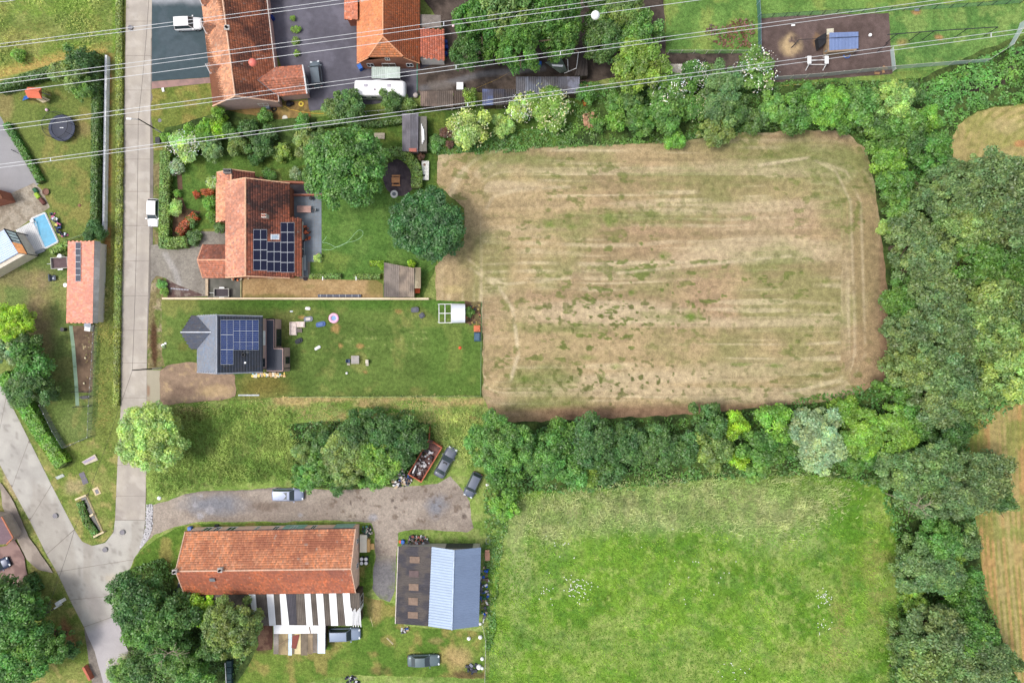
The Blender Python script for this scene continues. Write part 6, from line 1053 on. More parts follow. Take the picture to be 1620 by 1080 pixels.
# hedges
hedge([(260, 240), (259, 300), (258, 374)], 1.5, 1.6, 'hedge', 'long clipped light green hedge beside the concrete lane, in front of the tiled house', ls=.18)
hedge([(252, 383), (270, 384), (292, 382)], 1.7, 1.6, 'hedge', 'short clipped light green hedge at the driveway entrance', ls=.18)
hedge([(281, 368), (292, 354), (308, 340)], 1.3, 1.3, 'rust', 'rust-red clipped hedge slanting across the front garden', ls=.18)
hedge([(150, 88), (149, 200), (147, 365)], 1.0, 2.0, 'hedged', 'long dark hedge of the trampoline garden beside the white wall', ls=.2)
hedge([(-5, 138), (40, 122), (82, 108), (150, 86)], 1.3, 1.9, 'hedged', 'dark hedge between the top-left meadow and the trampoline garden', ls=.2)
hedge([(187, -5), (187, 140), (188, 260), (186, 400), (184, 520), (182, 640)], .95, .6, 'strip', 'long low light green hedge between the ditch and the concrete lane', ls=.18, dens=130)
hedge([(80, 398), (106, 384)], 1.0, 1.2, 'hedge', 'short yellowish hedge between the deck and the outbuilding', ls=.2)
hedge([(8, 196), (36, 240), (62, 286)], 1.0, 1.0, 'green', 'low green hedge between the grey drive and the trampoline lawn', ls=.2)
hedge([(2, 594), (34, 640), (66, 692), (96, 735)], 2.0, 1.7, 'bright', 'diagonal light green hedge along the wide road', ls=.26)
hedge([(612, 246), (623, 238), (638, 243), (651, 254), (659, 270), (659, 294)], 1.7, 1.5, 'hedge', 'curved brownish-green hedge round the dark sitting circle', ls=.18)
hedge([(490, 436.5), (538, 436.5)], .8, .9, 'hedge', 'low clipped hedge on the left between lawn and gravel walk', ls=.16)
hedge([(560, 437), (600, 437)], .8, .9, 'hedge', 'low clipped hedge on the right between lawn and gravel walk', ls=.16)
hedge([(585, 416), (606, 416)], .7, .9, 'yellow', 'short yellow-green hedge left of the slatted shed', ls=.16)
hedge([(494, 198), (520, 195), (548, 190)], .8, 1.2, 'hedged', 'dark low hedge right of the yellow hose', ls=.2)
hedge([(42, 912), (54, 936)], 1.6, 1.4, 'hedged', 'short rounded green hedge beside the brick drive', ls=.2)
hedge([(546, 190), (590, 196), (636, 190)], .8, 1.2, 'hedged', 'dark shaded hedge above the stone bench', ls=.2)
hedge([(125, 795), (136, 826), (152, 848)], 1.1, .5, 'lime', 'low flowering planting along the sunken stone basin', ls=.18, dens=50)
# ground cover, nettles, tall grass
groundcover('nettles', 'bank of nettles and brambles between the ditch and the hay field', [(1430, 145), (1600, 70), (1640, 60), (1640, 168), (1590, 166), (1545, 176), (1510, 200), (1498, 240), (1500, 290), (1420, 290), (1400, 200)], 46, .26, 1.1, 'nettle', 1)
groundcover('brambles', 'leafy bank along the top edge of the brown field', [(690, 246), (700, 232), (800, 214), (900, 216), (1000, 208), (1060, 200), (1200, 180), (1340, 170), (1400, 210), (1372, 236), (1330, 205), (1190, 210), (1040, 228), (900, 234), (760, 244)], 50, .22, .7, 'green', 2)
groundcover('undergrowth', 'dark undergrowth below the eastern wood and along the meadow', [(1390, 240), (1500, 240), (1640, 420), (1640, 620), (1530, 690), (1534, 780), (1550, 900), (1600, 1060), (1620, 1090), (1400, 1090), (1415, 980), (1420, 880), (1390, 770), (1300, 750), (1180, 752), (1000, 772), (830, 780), (770, 850), (765, 780), (770, 690), (900, 668), (1100, 660), (1200, 646), (1400, 600), (1404, 470), (1410, 400)], 16, .3, 1.0, 'green', 3)
groundcover('weeds', 'weeds growing beside the metal shed and the meadow fence', [(762, 860), (775, 840), (800, 800), (812, 790), (796, 860), (786, 940), (780, 1030), (768, 1030), (770, 930)], 36, .24, .8, 'green', 4)
groundcover('undergrowth', 'shaded undergrowth of the thicket by the skip', [(458, 672), (560, 662), (690, 672), (670, 720), (620, 764), (560, 774), (462, 768)], 16, .26, .7, 'green', 5)
groundcover('undergrowth', 'shaded undergrowth of the copse west of the barn', [(190, 905), (260, 880), (280, 900), (270, 950), (400, 960), (400, 1020), (360, 1090), (170, 1090), (205, 1030), (184, 960)], 20, .26, .8, 'green', 6)
groundcover('brambles', 'green growth under the northern hedge trees', [(920, 130), (1000, 140), (1200, 130), (1420, 128), (1560, 112), (1600, 84), (1640, 60), (1640, 90), (1560, 130), (1480, 146), (1400, 170), (1000, 200), (930, 212), (700, 232), (720, 214), (900, 200)], 30, .24, .8, 'green', 7)
groundcover('flower_patch', 'strip of taller dark green plants in the dry grass above the thicket', [(545, 644), (580, 643), (660, 648), (658, 654), (600, 655), (546, 652)], 60, .2, .4, 'green', 8)
groundcover('garden_plants', 'dark purple vegetable bed beside the hen run', [(1120, 40), (1150, 34), (1190, 30), (1196, 76), (1140, 78), (1112, 60)], 14, .3, .5, 'brownleaf', 9)
tg = lambda r, g, b, r2, g2, b2: (lambda x, y: mixc(base(g_(r, g, b) * 2.1, x), g_(r2, g2, b2) * 2.1, ss(.42, .6, fb(x, y, 20, 77))))
tufts('tall_grass', 'long leaning grass in the wedge right of the pale tree', [(250, 650), (300, 650), (460, 650), (470, 756), (390, 762), (324, 765), (270, 778), (248, 786), (240, 740), (290, 700)], 34, .7, tg(108, 134, 66, 136, 152, 84), 1, ang=60)
tufts('tall_grass', 'pale long grass along the foot of the middle hedge', [(820, 800), (900, 776), (1000, 768), (1180, 752), (1320, 756), (1330, 800), (1240, 850), (1140, 830), (1000, 830), (900, 840), (830, 860)], 24, .75, tg(134, 152, 92, 156, 162, 114), 2, ang=80, jit=17)
tufts('meadow_grass', 'bright meadow grass south of the middle hedge', [(780, 880), (900, 850), (1300, 830), (1420, 800), (1440, 900), (1425, 1085), (776, 1085)], 13, .35, tg(94, 132, 40, 118, 146, 50), 3)
tufts('tall_grass', 'long pale grass between the skip and the big light green tree', [(690, 655), (760, 650), (775, 690), (745, 740), (700, 700)], 34, .7, tg(128, 150, 84, 160, 170, 104), 4, ang=100)
tufts('rough_grass_blades', 'rough grass strip below the two house plots', [(380, 632), (760, 628), (770, 660), (690, 670), (460, 668), (300, 650), (262, 645)], 18, .35, tg(130, 142, 78, 172, 160, 112), 5)
tufts('meadow_grass', 'rough grass of the top-left meadow and ditch', [(-10, -10), (190, -10), (180, 80), (100, 92), (-10, 122)], 14, .4, tg(132, 150, 78, 164, 168, 100), 6)
tufts('rough_grass_blades', 'rough grass beside the ditch west of the lane', [(160, 390), (182, 390), (180, 640), (176, 730), (156, 690), (152, 520)], 22, .35, tg(124, 134, 70, 150, 144, 86), 7)
tufts('pale_grass', 'pale tangled grass near the road in the bottom copse', [(184, 1040), (215, 1030), (240, 1060), (240, 1085), (180, 1085)], 60, .6, tg(176, 176, 150, 150, 156, 120), 8)
fr_ = np.random.default_rng(5); fx, fy = [], []
for (cx, cy, n, sp_) in ((916, 930, 60, 12), (1300, 945, 30, 7), (1298, 990, 12, 6), (880, 860, 12, 16), (1110, 900, 20, 40), (1160, 1060, 14, 14), (865, 938, 10, 8)): fx += list(fr_.normal(cx, sp_, n)); fy += list(fr_.normal(cy, sp_, n))
fx = np.array(fx); fy = np.array(fy); pos = np.c_[(fx - 810) * S, (540 - fy) * S, np.full(len(fx), .42)]; V, F = cards(pos, np.tile((0, 0, 1.), (len(fx), 1)), np.full(len(fx), .2), fr_, 1.0, 0)
tag(link('wild_flowers', npmesh('wild_flowers', V, F, mat('petals', (.75, .75, .7), .8, var=0))), 'white wild flowers scattered in the green meadow', None, None, 'stuff')
def dead(px, py, h, label, s=1.0, seed=1):
    p = P(px, py, h); t = thing('dead_tree', label, 'tree', (p.x, p.y, 0)); rg = random.Random(seed); b = MB(); b.tube([(p.x, p.y, 0), (p.x + .2, p.y, h * .5), (p.x, p.y, h * .8)], .12 * s, 6, .07 * s)
    for k in range(9):
        a = rg.uniform(0, 6.28); l = rg.uniform(1.2, 2.8) * s; q0 = Vector((p.x, p.y, h * rg.uniform(.55, .8))); q1 = q0 + Vector((math.cos(a) * l * .5, math.sin(a) * l * .5, .7)); q2 = q0 + Vector((math.cos(a + .3) * l, math.sin(a + .3) * l, 1.1)); q3 = q1 + Vector((math.cos(a - .7) * l * .5, math.sin(a - .7) * l * .5, .4)); b.tube([q0, q1, q2], .05 * s, 5, .015); b.tube([q1, q3], .03 * s, 4, .01)
    part(t, 'trunk', b, mat('dead_bark', C(150, 138, 120), .9))
dead(250, 1046, 9, 'bare grey dead tree in the copse at the bottom left', 1.2, 2); dead(1480, 812, 13, 'bare branches showing under the great spreading tree', .9, 3)
# ================================================================ VEHICLES
tyre = mat('tyre_rubber', C(34, 34, 36), .9, var=.1); rimm = mat('wheel_rim', C(170, 172, 176), .35, .8, var=0); cglass = glass('car_glass', (.035, .05, .055), .06)
lampm = mat('headlight_glass', C(200, 206, 210), .1, var=0); tail = mat('tail_light', C(150, 24, 20), .3, var=0)
def paint(n, c, r=.32): return mat('paint_' + n, C(*c), r, .15, var=.04, spec=.6)
def car(name, label, cx, cy, fx, fy, L, Wd, H, kind, pm, group='cars', roof=None, rails=False, z0=0.0):
    """cx,cy photo centre; fx,fy photo direction of the bonnet"""
    t = thing(name, label, 'car', (0, 0, 0), group); w = Wd / 2
    belt = {'suv': .98, 'mpv': .98, 'sedan': .86, 'hatch': .9}[kind]; hood = belt - {'suv': .1, 'mpv': .06, 'sedan': .06, 'hatch': .08}[kind]
    st = [(-.5, .80, .5, belt - .22), (-.485, .9, .34, belt - .08), (-.42, .98, .26, belt - (.0 if kind != 'sedan' else .02)), (-.25, 1.0, .24, belt), (0, 1.0, .24, belt), (.18, 1.0, .24, belt), (.30, .985, .25, hood), (.42, .95, .28, hood - .06), (.475, .84, .34, hood - .14), (.5, .66, .42, hood - .26)]
    vs = []; fs = []; m = 9
    for x, wf, zb, zt in st:
        ww = w * wf; vs += [(x * L, y * ww, z) for y, z in ((-.86, zb), (-1, zb + .14), (-1, zt - .16), (-.93, zt - .02), (-.5, zt + .02), (0, zt + .035), (.5, zt + .02), (.93, zt - .02), (1, zt - .16), (1, zb + .14), (.86, zb))]
    m = 11; n = len(st); fs = [(i * m + k, (i + 1) * m + k, (i + 1) * m + (k + 1) % m, i * m + (k + 1) % m) for i in range(n - 1) for k in range(m)]
    fs += [tuple(range(m)), tuple(range((n - 1) * m, n * m))[::-1]]
    part(t, 'body', MB().add(vs, fs), pm, smooth=True)
    cb = {'suv': (.22, .10, -.47, -.42), 'mpv': (.30, .17, -.48, -.42), 'sedan': (.20, .05, -.38, -.24), 'hatch': (.24, .10, -.47, -.38)}[kind]
    wb, wt, rb, rt = [c * L for c in cb]; yb, yt = w * .90, w * .74; zr = H
    Bp = [(wb, -yb, belt - .02), (wb, yb, belt - .02), (rb, yb, belt - .02), (rb, -yb, belt - .02)]; Tp = [(wt, -yt, zr - .06), (wt, yt, zr - .06), (rt, yt, zr - .05), (rt, -yt, zr - .05)]
    part(t, 'cabin', MB().add(Bp + Tp, [(0, 1, 5, 4), (1, 2, 6, 5), (2, 3, 7, 6), (3, 0, 4, 7), (4, 5, 6, 7)]), pm)
    rp = []; rf = []; 
    for i, s_ in enumerate((0, .12, .5, .88, 1)):
        x = wt + (rt - wt) * s_; zz = zr - .055 + .05 * math.sin(math.pi * s_) ; rp += [(x, y * yt * (1.0 if 0 < i < 4 else .94), zz + .03 * (1 - y * y) + .004) for y in (-1, -.6, 0, .6, 1)]
    rf = [(i * 5 + k, i * 5 + k + 1, (i + 1) * 5 + k + 1, (i + 1) * 5 + k) for i in range(4) for k in range(4)]
    part(t, 'roof', MB().add(rp, rf), roof or pm, smooth=True)
    def pane(nm, a, b, c, d_, f=.07, off=(0, 0, 0)):
        q = [Vector(v) for v in (a, b, c, d_)]; ct = sum(q, Vector()) / 4; q = [v.lerp(ct, f) + Vector(off) for v in q]; part(t, nm, MB().add(q, [(0, 1, 2, 3)]), cglass)
    pane('windscreen', Bp[0], Bp[1], Tp[1], Tp[0], .06, (.012, 0, .012)); pane('rear_window', Bp[3], Bp[2], Tp[2], Tp[3], .1, (-.012, 0, .012))
    pane('side_window', Bp[0], Bp[3], Tp[3], Tp[0], .09, (0, -.012, .006)); pane('side_window', Bp[1], Bp[2], Tp[2], Tp[1], .09, (0, .012, .006))
    for sx in (-.31, .31):
        for sy in (-1, 1):
            ty = MB().tube([(sx * L, sy * w * .84, .32), (sx * L, sy * w * 1.0, .32)], .32, 18); o = part(t, 'wheel', ty, tyre); part(o, 'rim', MB().tube([(sx * L, sy * w * .99, .32), (sx * L, sy * w * 1.015, .32)], .2, 12), rimm)
    for sy in (-1, 1):
        part(t, 'headlight', MB().box(.462 * L, sy * w * .62, hood - .2, .22, .36, .12, -sy * .35), lampm); part(t, 'tail_light', MB().box(-.487 * L, sy * w * .72, belt - .26, .06, .26, .16), tail)
        part(t, 'mirror', MB().box(wb - .05, sy * (w + .09), belt - .04, .16, .2, .12), pm)
        if rails: part(t, 'roof_rail', MB().tube([(wt - .1, sy * yt * .96, zr - .02), ((wt + rt) / 2, sy * yt * .96, zr + .04), (rt + .1, sy * yt * .96, zr - .02)], .022, 5), rimm)
    part(t, 'bumper', MB().box(.49 * L, 0, .34, .07, Wd * .62, .16), dark_p)
    p = P(cx, cy, .8); t.location = (p.x, p.y, z0); t.rotation_euler = (0, 0, math.atan2(-fy, fx)); ORG[t.name] = Vector((0, 0, 0)); return t
white = paint('white', (226, 226, 226)); car('suv', 'white off-road car parked on the teal asphalt drive', 297, 37.5, 1, -.05, 4.3, 1.95, 1.75, 'suv', white, rails=False)
car('hatchback', 'white hatchback parked half on the verge of the concrete lane', 242, 336, -.02, 1, 4.4, 1.8, 1.5, 'hatch', white)
car('people_carrier', 'dark green-grey people carrier on the asphalt yard beside the white-edged garage', 500, 117, -.12, -1, 4.1, 1.75, 1.7, 'mpv', paint('green_grey', (96, 108, 116)))
o = car('estate_car', 'silver-blue car with dark panoramic roof on the gravel drive', 455, 782.5, 1, 0, 5.0, 1.95, 1.6, 'suv', paint('silver', (128, 138, 162)), rails=True)
part(o, 'sunroof', MB().box(-.55, 0, 1.583, 1.35, 1.05, .02), cglass)
o = car('saloon_car', 'dark grey saloon beside the rusty skip', 705, 731, .47, -.88, 5.2, 1.85, 1.42, 'sedan', paint('dark_grey', (92, 98, 112)))
part(o, 'sunroof', MB().box(-.25, 0, 1.405, .8, .7, .02), mat('dark_metal', None))
car('small_car', 'dark grey hatchback under the big light green tree at the end of the drive', 748, 767, -.42, .9, 4.1, 1.75, 1.45, 'hatch', paint('slate_grey', (84, 92, 108)))
o = car('saloon_car', 'dark grey-green saloon parked on the lawn below the metal shed', 670, 1045, 1, -.03, 5.1, 1.85, 1.42, 'sedan', paint('grey_green', (88, 104, 108))); part(o, 'sunroof', MB().box(-.9, 0, 1.12, .6, .8, .02, 0, (0, R(8))), cglass)
car('suv', 'grey-blue off-road car behind the striped lean-to, next to a wooden pallet', 545, 1003, 1, -.02, 5.0, 1.95, 1.8, 'suv', paint('grey_blue', (124, 138, 158)), rails=True)
car('small_car', 'black car half hidden under the yellow-green tree at the barn corner', 288, 942, .05, -1, 4.2, 1.75, 1.45, 'hatch', paint('black', (40, 44, 58)))
car('small_car', 'dark blue car cut by the left edge on the brick drive', -6, 896, .9, -.4, 4.2, 1.75, 1.45, 'hatch', paint('navy', (50, 62, 90)))
# caravan
t = thing('caravan', 'long white caravan parked against the canopy of the orange-roofed house', 'caravan', (0, 0, 0)); L, Wd, H = 7.9, 2.35, 2.6; vs = []; prof = [(-.5, .86, .9, 2.1), (-.49, .95, .6, 2.35), (-.46, 1, .5, 2.5), (-.2, 1, .45, 2.6), (.2, 1, .45, 2.6), (.44, 1, .5, 2.5), (.485, .96, .6, 2.25), (.5, .88, 1.0, 1.9)]
for x, wf, zb, zt in prof: ww = Wd / 2 * wf; vs += [(x * L, y * ww, z) for y, z in ((-1, zb), (-1, zt - .22), (-.95, zt - .06), (-.7, zt), (0, zt + .03), (.7, zt), (.95, zt - .06), (1, zt - .22), (1, zb))]
m = 9; fs = [(i * m + k, (i + 1) * m + k, (i + 1) * m + (k + 1) % m, i * m + (k + 1) % m) for i in range(7) for k in range(m)] + [tuple(range(m)), tuple(range(7 * m, 8 * m))[::-1]]
part(t, 'body', MB().add(vs, fs), mat('caravan_white', C(236, 236, 236), .35, var=.03), smooth=True)
for x in (-2.1, 1.5): o = part(t, 'roof_hatch', MB().box(x, .3, 2.62, .6, .45, .06), mat('hatch_grey', C(170, 166, 176), .4))
part(t, 'roof_vent', MB().box(-.7, -.35, 2.62, .25, .25, .1), mat('hatch_grey2', C(130, 120, 130), .5)); part(t, 'front_window', MB().box(3.78, 0, 1.55, .06, 1.9, .6, 0, (0, R(-14))), cglass)
for x in (-2.6, -1.0, .7, 2.5): part(t, 'window', MB().box(x, -1.185, 1.3, .8, .04, .6), cglass)
for sy in (-1, 1): part(t, 'wheel', MB().tube([(-.3, sy * .95, .34), (-.3, sy * 1.15, .34)], .34, 16), tyre)
part(t, 'drawbar', MB().tube([(-3.9, .6, .45), (-5.1, 0, .45)], .05, 5).tube([(-3.9, -.6, .45), (-5.1, 0, .45)], .05, 5), steel)
p = P(601, 140, 2.2); t.location = (p.x, p.y, 0); t.rotation_euler = (0, 0, R(-.5))
# skip container
t = thing('skip_container', 'rust-orange open skip full of scrap beside the dark grey saloon', 'skip', (0, 0, 0)); rust = mat('rust_orange', C(176, 100, 76), .85, var=.35, scale=1.5, fine=8); L, Wd, H = 6.2, 2.35, 1.1
part(t, 'floor', MB().box(0, 0, .2, L, Wd, .08), mat('rust_floor', C(112, 84, 80), .9, var=.35, scale=2, fine=8))
for sy in (-1, 1): part(t, 'side_wall', MB().box(0, sy * Wd / 2, .2, L, .08, H), rust); part(t, 'top_rail', MB().box(0, sy * Wd / 2, .2 + H + .002, L + .1, .16, .12), rust)
part(t, 'end_wall', MB().box(-L / 2 - .045, 0, .2, .08, Wd + .1, H), rust); part(t, 'top_rail', MB().box(-L / 2 - .045, 0, .2 + H + .004, .16, Wd + .2, .12), rust)
part(t, 'tail_gate', MB().box(L / 2 + .9, Wd / 2 + .5, .2, 1.9, .08, H, R(28)), rust); part(t, 'front_rail', MB().box(L / 2, -.35, .2, .14, 1.7, H + .1), rust)
for k in range(5): [part(t, 'rib', MB().box(-2.6 + k * 1.3, sy * (Wd / 2 + .07), .25, .1, .06, H - .1), rust) for sy in (-1, 1)]
p = P(673, 728, 1.0); an = math.atan2(51, 38); t.location = (p.x, p.y, 0); t.rotation_euler = (0, 0, R(59)); 
def heap(name, label, poly, n, zs, cols, size=(.15, .5), seed=1, z0=0.05):
    """loose rubbish: bent boards, tins and bags, one object"""
    rg = random.Random(seed); x0, x1 = min(p[0] for p in poly), max(p[0] for p in poly); y0, y1 = min(p[1] for p in poly), max(p[1] for p in poly); V = []; F = []; CC = []; i = 0
    while i < n:
        x, y = rg.uniform(x0, x1), rg.uniform(y0, y1)
        if not pip(np.array([x]), np.array([y]), poly)[0]: continue
        i += 1; p = P(x, y); b = MB(); s1, s2 = rg.uniform(*size), rg.uniform(*size) * .6; b.box(p.x, p.y, z0 + rg.uniform(0, zs), s1, s2, rg.uniform(.04, .25), rg.uniform(0, 3.1), (rg.uniform(-.4, .4), rg.uniform(-.4, .4))) if rg.random() < .8 else b.cyl(p.x, p.y, z0, z0 + zs * .5 + .2, s2 * .6, 9)
        k = len(V); V += b.v; F += [tuple(k + q for q in f) for f in b.f]; CC += [rg.choice(cols)] * len(b.v)
    me = bpy.data.meshes.new(name); c = P(sum(p[0] for p in poly) / len(poly), sum(p[1] for p in poly) / len(poly)); me.from_pydata([(v[0] - c.x, v[1] - c.y, v[2]) for v in V], [], F)
    ca = me.color_attributes.new('Col', 'FLOAT_COLOR', 'POINT'); ca.data.foreach_set('color', np.array([(*C(*c_), 1) for c_ in CC], np.float32).ravel()); me.materials.append(mat('scrap', attr=True, rough=.7, var=.15)); o = link(name, me); o.location = c; tag(o, label, None, None, 'stuff'); return o
J = [(226, 226, 224), (150, 150, 158), (70, 68, 74), (120, 100, 84), (190, 170, 140), (90, 90, 100), (60, 90, 150), (200, 200, 206)]
heap('scrap_metal', 'scrap and white pipes lying in the skip', [(649, 748), (666, 757), (690, 716), (672, 706)], 90, .5, [(200, 200, 204), (110, 90, 88), (60, 56, 60), (150, 140, 140), (90, 70, 66)], (.15, .7), 3, .35)
solo('white_pipe', MB().tube([P(653, 748, 1.1), P(658, 736, 1.2)], .12, 6), white_p, 'white pipe end sticking up in the lower end of the skip', 'pipe')
heap('rubbish_heap', 'rubbish heap with boards and tins left of the skip', [(618, 755), (630, 745), (640, 748), (652, 756), (650, 767), (628, 770)], 110, .7, J, (.15, .6), 4)
heap('rubbish', 'yellow, green and white rubbish above the heap', [(632, 735), (644, 734), (643, 745), (630, 748)], 22, .3, [(226, 200, 90), (220, 220, 216), (60, 150, 120), (226, 180, 150)], (.15, .35), 5)
heap('rubbish', 'clutter of tubs and scrap along the east wall of the metal shed', [(759, 900), (770, 890), (775, 920), (772, 960), (764, 985), (760, 940)], 60, .5, J + [(40, 90, 190), (60, 110, 80)], (.2, .7), 6)
heap('scrap_engine_pile', 'dark pile of machine parts at the north wall of the metal shed', [(645, 850), (652, 845), (676, 848), (680, 858), (648, 859)], 90, .7, [(60, 60, 64), (110, 100, 96), (150, 90, 80), (180, 180, 186), (80, 84, 92)], (.15, .55), 7)
heap('rubbish', 'bins, tins and tyres at the north-east corner of the barn', [(572, 828), (588, 832), (589, 846), (576, 846)], 40, .5, [(50, 110, 80), (60, 62, 66), (200, 190, 180), (90, 140, 130)], (.2, .6), 8)
heap('rubbish', 'small black and white rubbish pile at the bottom edge below the pallet', [(548, 1070), (556, 1066), (566, 1070), (570, 1078), (546, 1078)], 26, .4, [(40, 40, 48), (190, 190, 196), (120, 120, 130)], (.2, .6), 9)
heap('rubbish', 'scraps at the lower left corner of the metal shed', [(634, 992), (650, 990), (646, 998), (636, 1000)], 14, .3, J, (.2, .6), 10)
heap('scrap_pots', 'pots, crates and tools in the soil corner right of the arched shelter', [(738, 482), (759, 482), (760, 512), (738, 514)], 46, .4, [(110, 84, 64), (60, 60, 70), (150, 130, 80), (80, 70, 60), (170, 110, 80)], (.2, .6), 11)
sheet('soil_corner', [(735, 476), (761, 476), (761, 514), (737, 512)], lambda x, y: mixc(base(g_(98, 78, 64), x), g_(120, 110, 76), ss(.4, .6, fb(x, y, 8, 3))), m_dirt, cell=2)
heap('toys', 'coloured pool toys and loungers in the dark strip right of the pool', [(80, 336), (86, 338), (107, 370), (104, 377), (96, 372)], 46, .4, [(40, 44, 60), (70, 100, 150), (200, 100, 140), (70, 74, 84), (210, 216, 224), (40, 44, 56), (210, 200, 110), (50, 54, 66)], (.2, .7), 12)
heap('brushwood', 'heap of pinkish cut brushwood in the northern hedge', [(922, 180), (936, 178), (952, 196), (944, 206), (926, 204)], 90, .4, [(170, 130, 104), (140, 110, 84), (190, 150, 120)], (.1, .8), 13)
heap('garden_clutter', 'garden tools and pots by the south wall of the tiled house', [(366, 438), (396, 438), (394, 444), (370, 444)], 16, .5, [(60, 60, 64), (190, 180, 160), (200, 110, 60)], (.2, .5), 14)
heap('garden_clutter', 'orange garden chairs cluster against the patio wall', [(480, 358), (490, 358), (492, 380), (482, 382)], 22, .6, [(196, 100, 66), (90, 60, 50)], (.2, .6), 15)
heap('building_materials', 'insulation and boards stacked along the south wall of the dark house', [(398, 590), (446, 591), (458, 592), (452, 595), (400, 595)], 34, .3, [(206, 176, 130), (230, 226, 210), (226, 200, 110), (150, 200, 220), (210, 190, 170)], (.3, .9), 16)
# ================================================================ POWER LINES
alum = mat('aluminium_cable', C(206, 208, 212), .5, .2, var=0)
def wire(t, p0, p1, z, sag=.6, r=.026):
    a, b = P(*p0, z), P(*p1, z); dv = b - a; a2 = a - dv * .6; b2 = b + dv * .6; pts = []
    for k in range(41): s_ = k / 40; q = a2.lerp(b2, s_); q.z = z + sag * 4 * ((s_ - .5) ** 2 - .0) - .0; pts.append(q)
    part(t, 'conductor', MB().tube(pts, r, 6), alum); return pts
def bundle(label, w1, w2, z, spacers=()):
    c = P((w1[0][0] + w1[1][0]) / 2, (w1[0][1] + w1[1][1]) / 2, z); t = thing('power_line', label, 'power line', (c.x, c.y, 0), 'overhead power lines crossing the picture'); wire(t, *w1, z)
    if w2: wire(t, *w2, z)
    for sx in spacers:
        f1 = (sx - w1[0][0]) / (w1[1][0] - w1[0][0]); f2 = (sx - w2[0][0]) / (w2[1][0] - w2[0][0]); a = P(sx, w1[0][1] + (w1[1][1] - w1[0][1]) * f1, z); b = P(sx, w2[0][1] + (w2[1][1] - w2[0][1]) * f2, z)
        part(t, 'spacer', MB().tube([a, b], .05, 6), alum)
    return t
bundle('topmost pair of power lines, over the white off-road car', ((0, 70.4), (545, 0)), ((0, 75.8), (591, 0)), 32)
bundle('second pair of power lines, crossing the orange house ridge', ((0, 127.4), (955, 1)), ((0, 133.9), (1015, 0)), 32, (702,))
c_t = thing('power_line', 'single power line that carries the red and white marker balls', 'power line', (*P(500, 90, 38).xy, 0), 'overhead power lines crossing the picture'); cz = 38; wire(c_t, (0, 148), (1115, 0), cz)
bundle('fourth line pair, crossing the caravan and the bark yard corner', ((0, 200.2), (1489, 0)), ((0, 207), (1533, 0)), 32, (721.6, 886.7))
bundle('lowest pair of power lines, crossing the white blossoming bush and hen house', ((0, 260.8), (1620, 46)), ((0, 266), (1620, 52.7)), 32, (80, 740, 1568))
bundle('short power line pair in the top-left corner', ((0, 3.8), (28, 0)), ((0, -2), (14, -4)), 32)
p = P(400, 99.3, cz + .1); o = solo('marker_ball', MB().ball(p.x, p.y, p.z, .42, 20, 12), mat('ball_red', C(226, 120, 108), .5, var=.05), 'red marker ball on the single power line over the long house', 'marker ball', smooth=True)
p = P(942, 24.4, cz + .1); solo('marker_ball', MB().ball(p.x, p.y, p.z, .45, 20, 12), mat('ball_white', C(236, 236, 236), .5, var=.03), 'white marker ball on the power line over the northern trees', 'marker ball', smooth=True)
p = P(717, 41.2, 32.1); solo('marker_ball', MB().ball(p.x, p.y, p.z, .14, 10, 8), mat('ball_pink', C(230, 190, 200), .5), 'tiny pink marker on the second line pair near the orange house', 'marker ball', smooth=True)
# ================================================================ LAMPS, CABLES, COVERS
conc = mat('concrete_post', C(196, 192, 184), .85, var=.12)
def lamp(label, base, h, head, light=True):
    b = P(*base); t = thing('street_lamp', label, 'street lamp', b, 'street lamps along the lane'); part(t, 'pole', MB().tube([b, b + Vector((0, 0, h * .35))], .13, 8, .12), conc); part(t, 'upper_pole', MB().tube([b + Vector((0, 0, h * .35)), b + Vector((0, 0, h))], .11, 8, .08), mat('dark_pole', C(74, 70, 66), .8))
    if head: q = P(*head, h - .1); part(t, 'arm', MB().tube([b + Vector((0, 0, h - .4)), (q + b + Vector((0, 0, h))) / 2 + Vector((0, 0, -.1)), q], .05, 6), steel); part(t, 'lamp_head', MB().box(q.x, q.y, q.z - .08, .75, .26, .14, math.atan2((q - b).y, (q - b).x)), white_p)
    return b + Vector((0, 0, h))
k1 = lamp('street lamp whose pole rises beside the bright bush, upper part of the lane', (257, 211), 7.0, (204, 188)); k2 = lamp('street pole at the bare soil entrance of the dark house', (255, 582), 8.2, None)
t = thing('street_lamp', 'street lamp leaning over the bottom-left garden by the white cabinet', 'street lamp', P(98, 955), 'street lamps along the lane'); b = P(98, 955); part(t, 'pole', MB().tube([b, b + Vector((0, 0, 2))], .12, 8, .11), white_p); part(t, 'upper_pole', MB().tube([b + Vector((0, 0, 2)), b + Vector((0, 0, 4.2))], .1, 8, .08), mat('dark_pole', None))
q = P(97, 955, .9); solo('electric_cabinet', MB().box(q.x - .3, q.y + .25, 0, 1.0, .5, 1.1, R(33)).box(q.x - .3, q.y + .25, 1.102, 1.08, .58, .06, R(33)), white_p, 'white electricity cabinet at the foot of the bottom-left lamp', 'cabinet')
cab = mat('black_cable', C(52, 50, 50), .8); t = thing('street_cable', 'thin black overhead cable strung along the concrete lane between the poles', 'cable', (*P(215, 400, 7).xy, 0))
def drape(pts, sag=.3): out = []; [out.extend([pts[i].lerp(pts[i + 1], s_) - Vector((0, 0, sag * 4 * s_ * (1 - s_))) for s_ in [k / 10 for k in range(10)]]) for i in range(len(pts) - 1)]; return out + [pts[-1]]
part(t, 'cable', MB().tube(drape([P(237, -30, 7), k1, k2, P(118, 837, 6), P(71, 973, 4.2)]), .02, 5), cab)
iron = mat('cast_iron', C(112, 110, 116), .6, .3, var=.15)
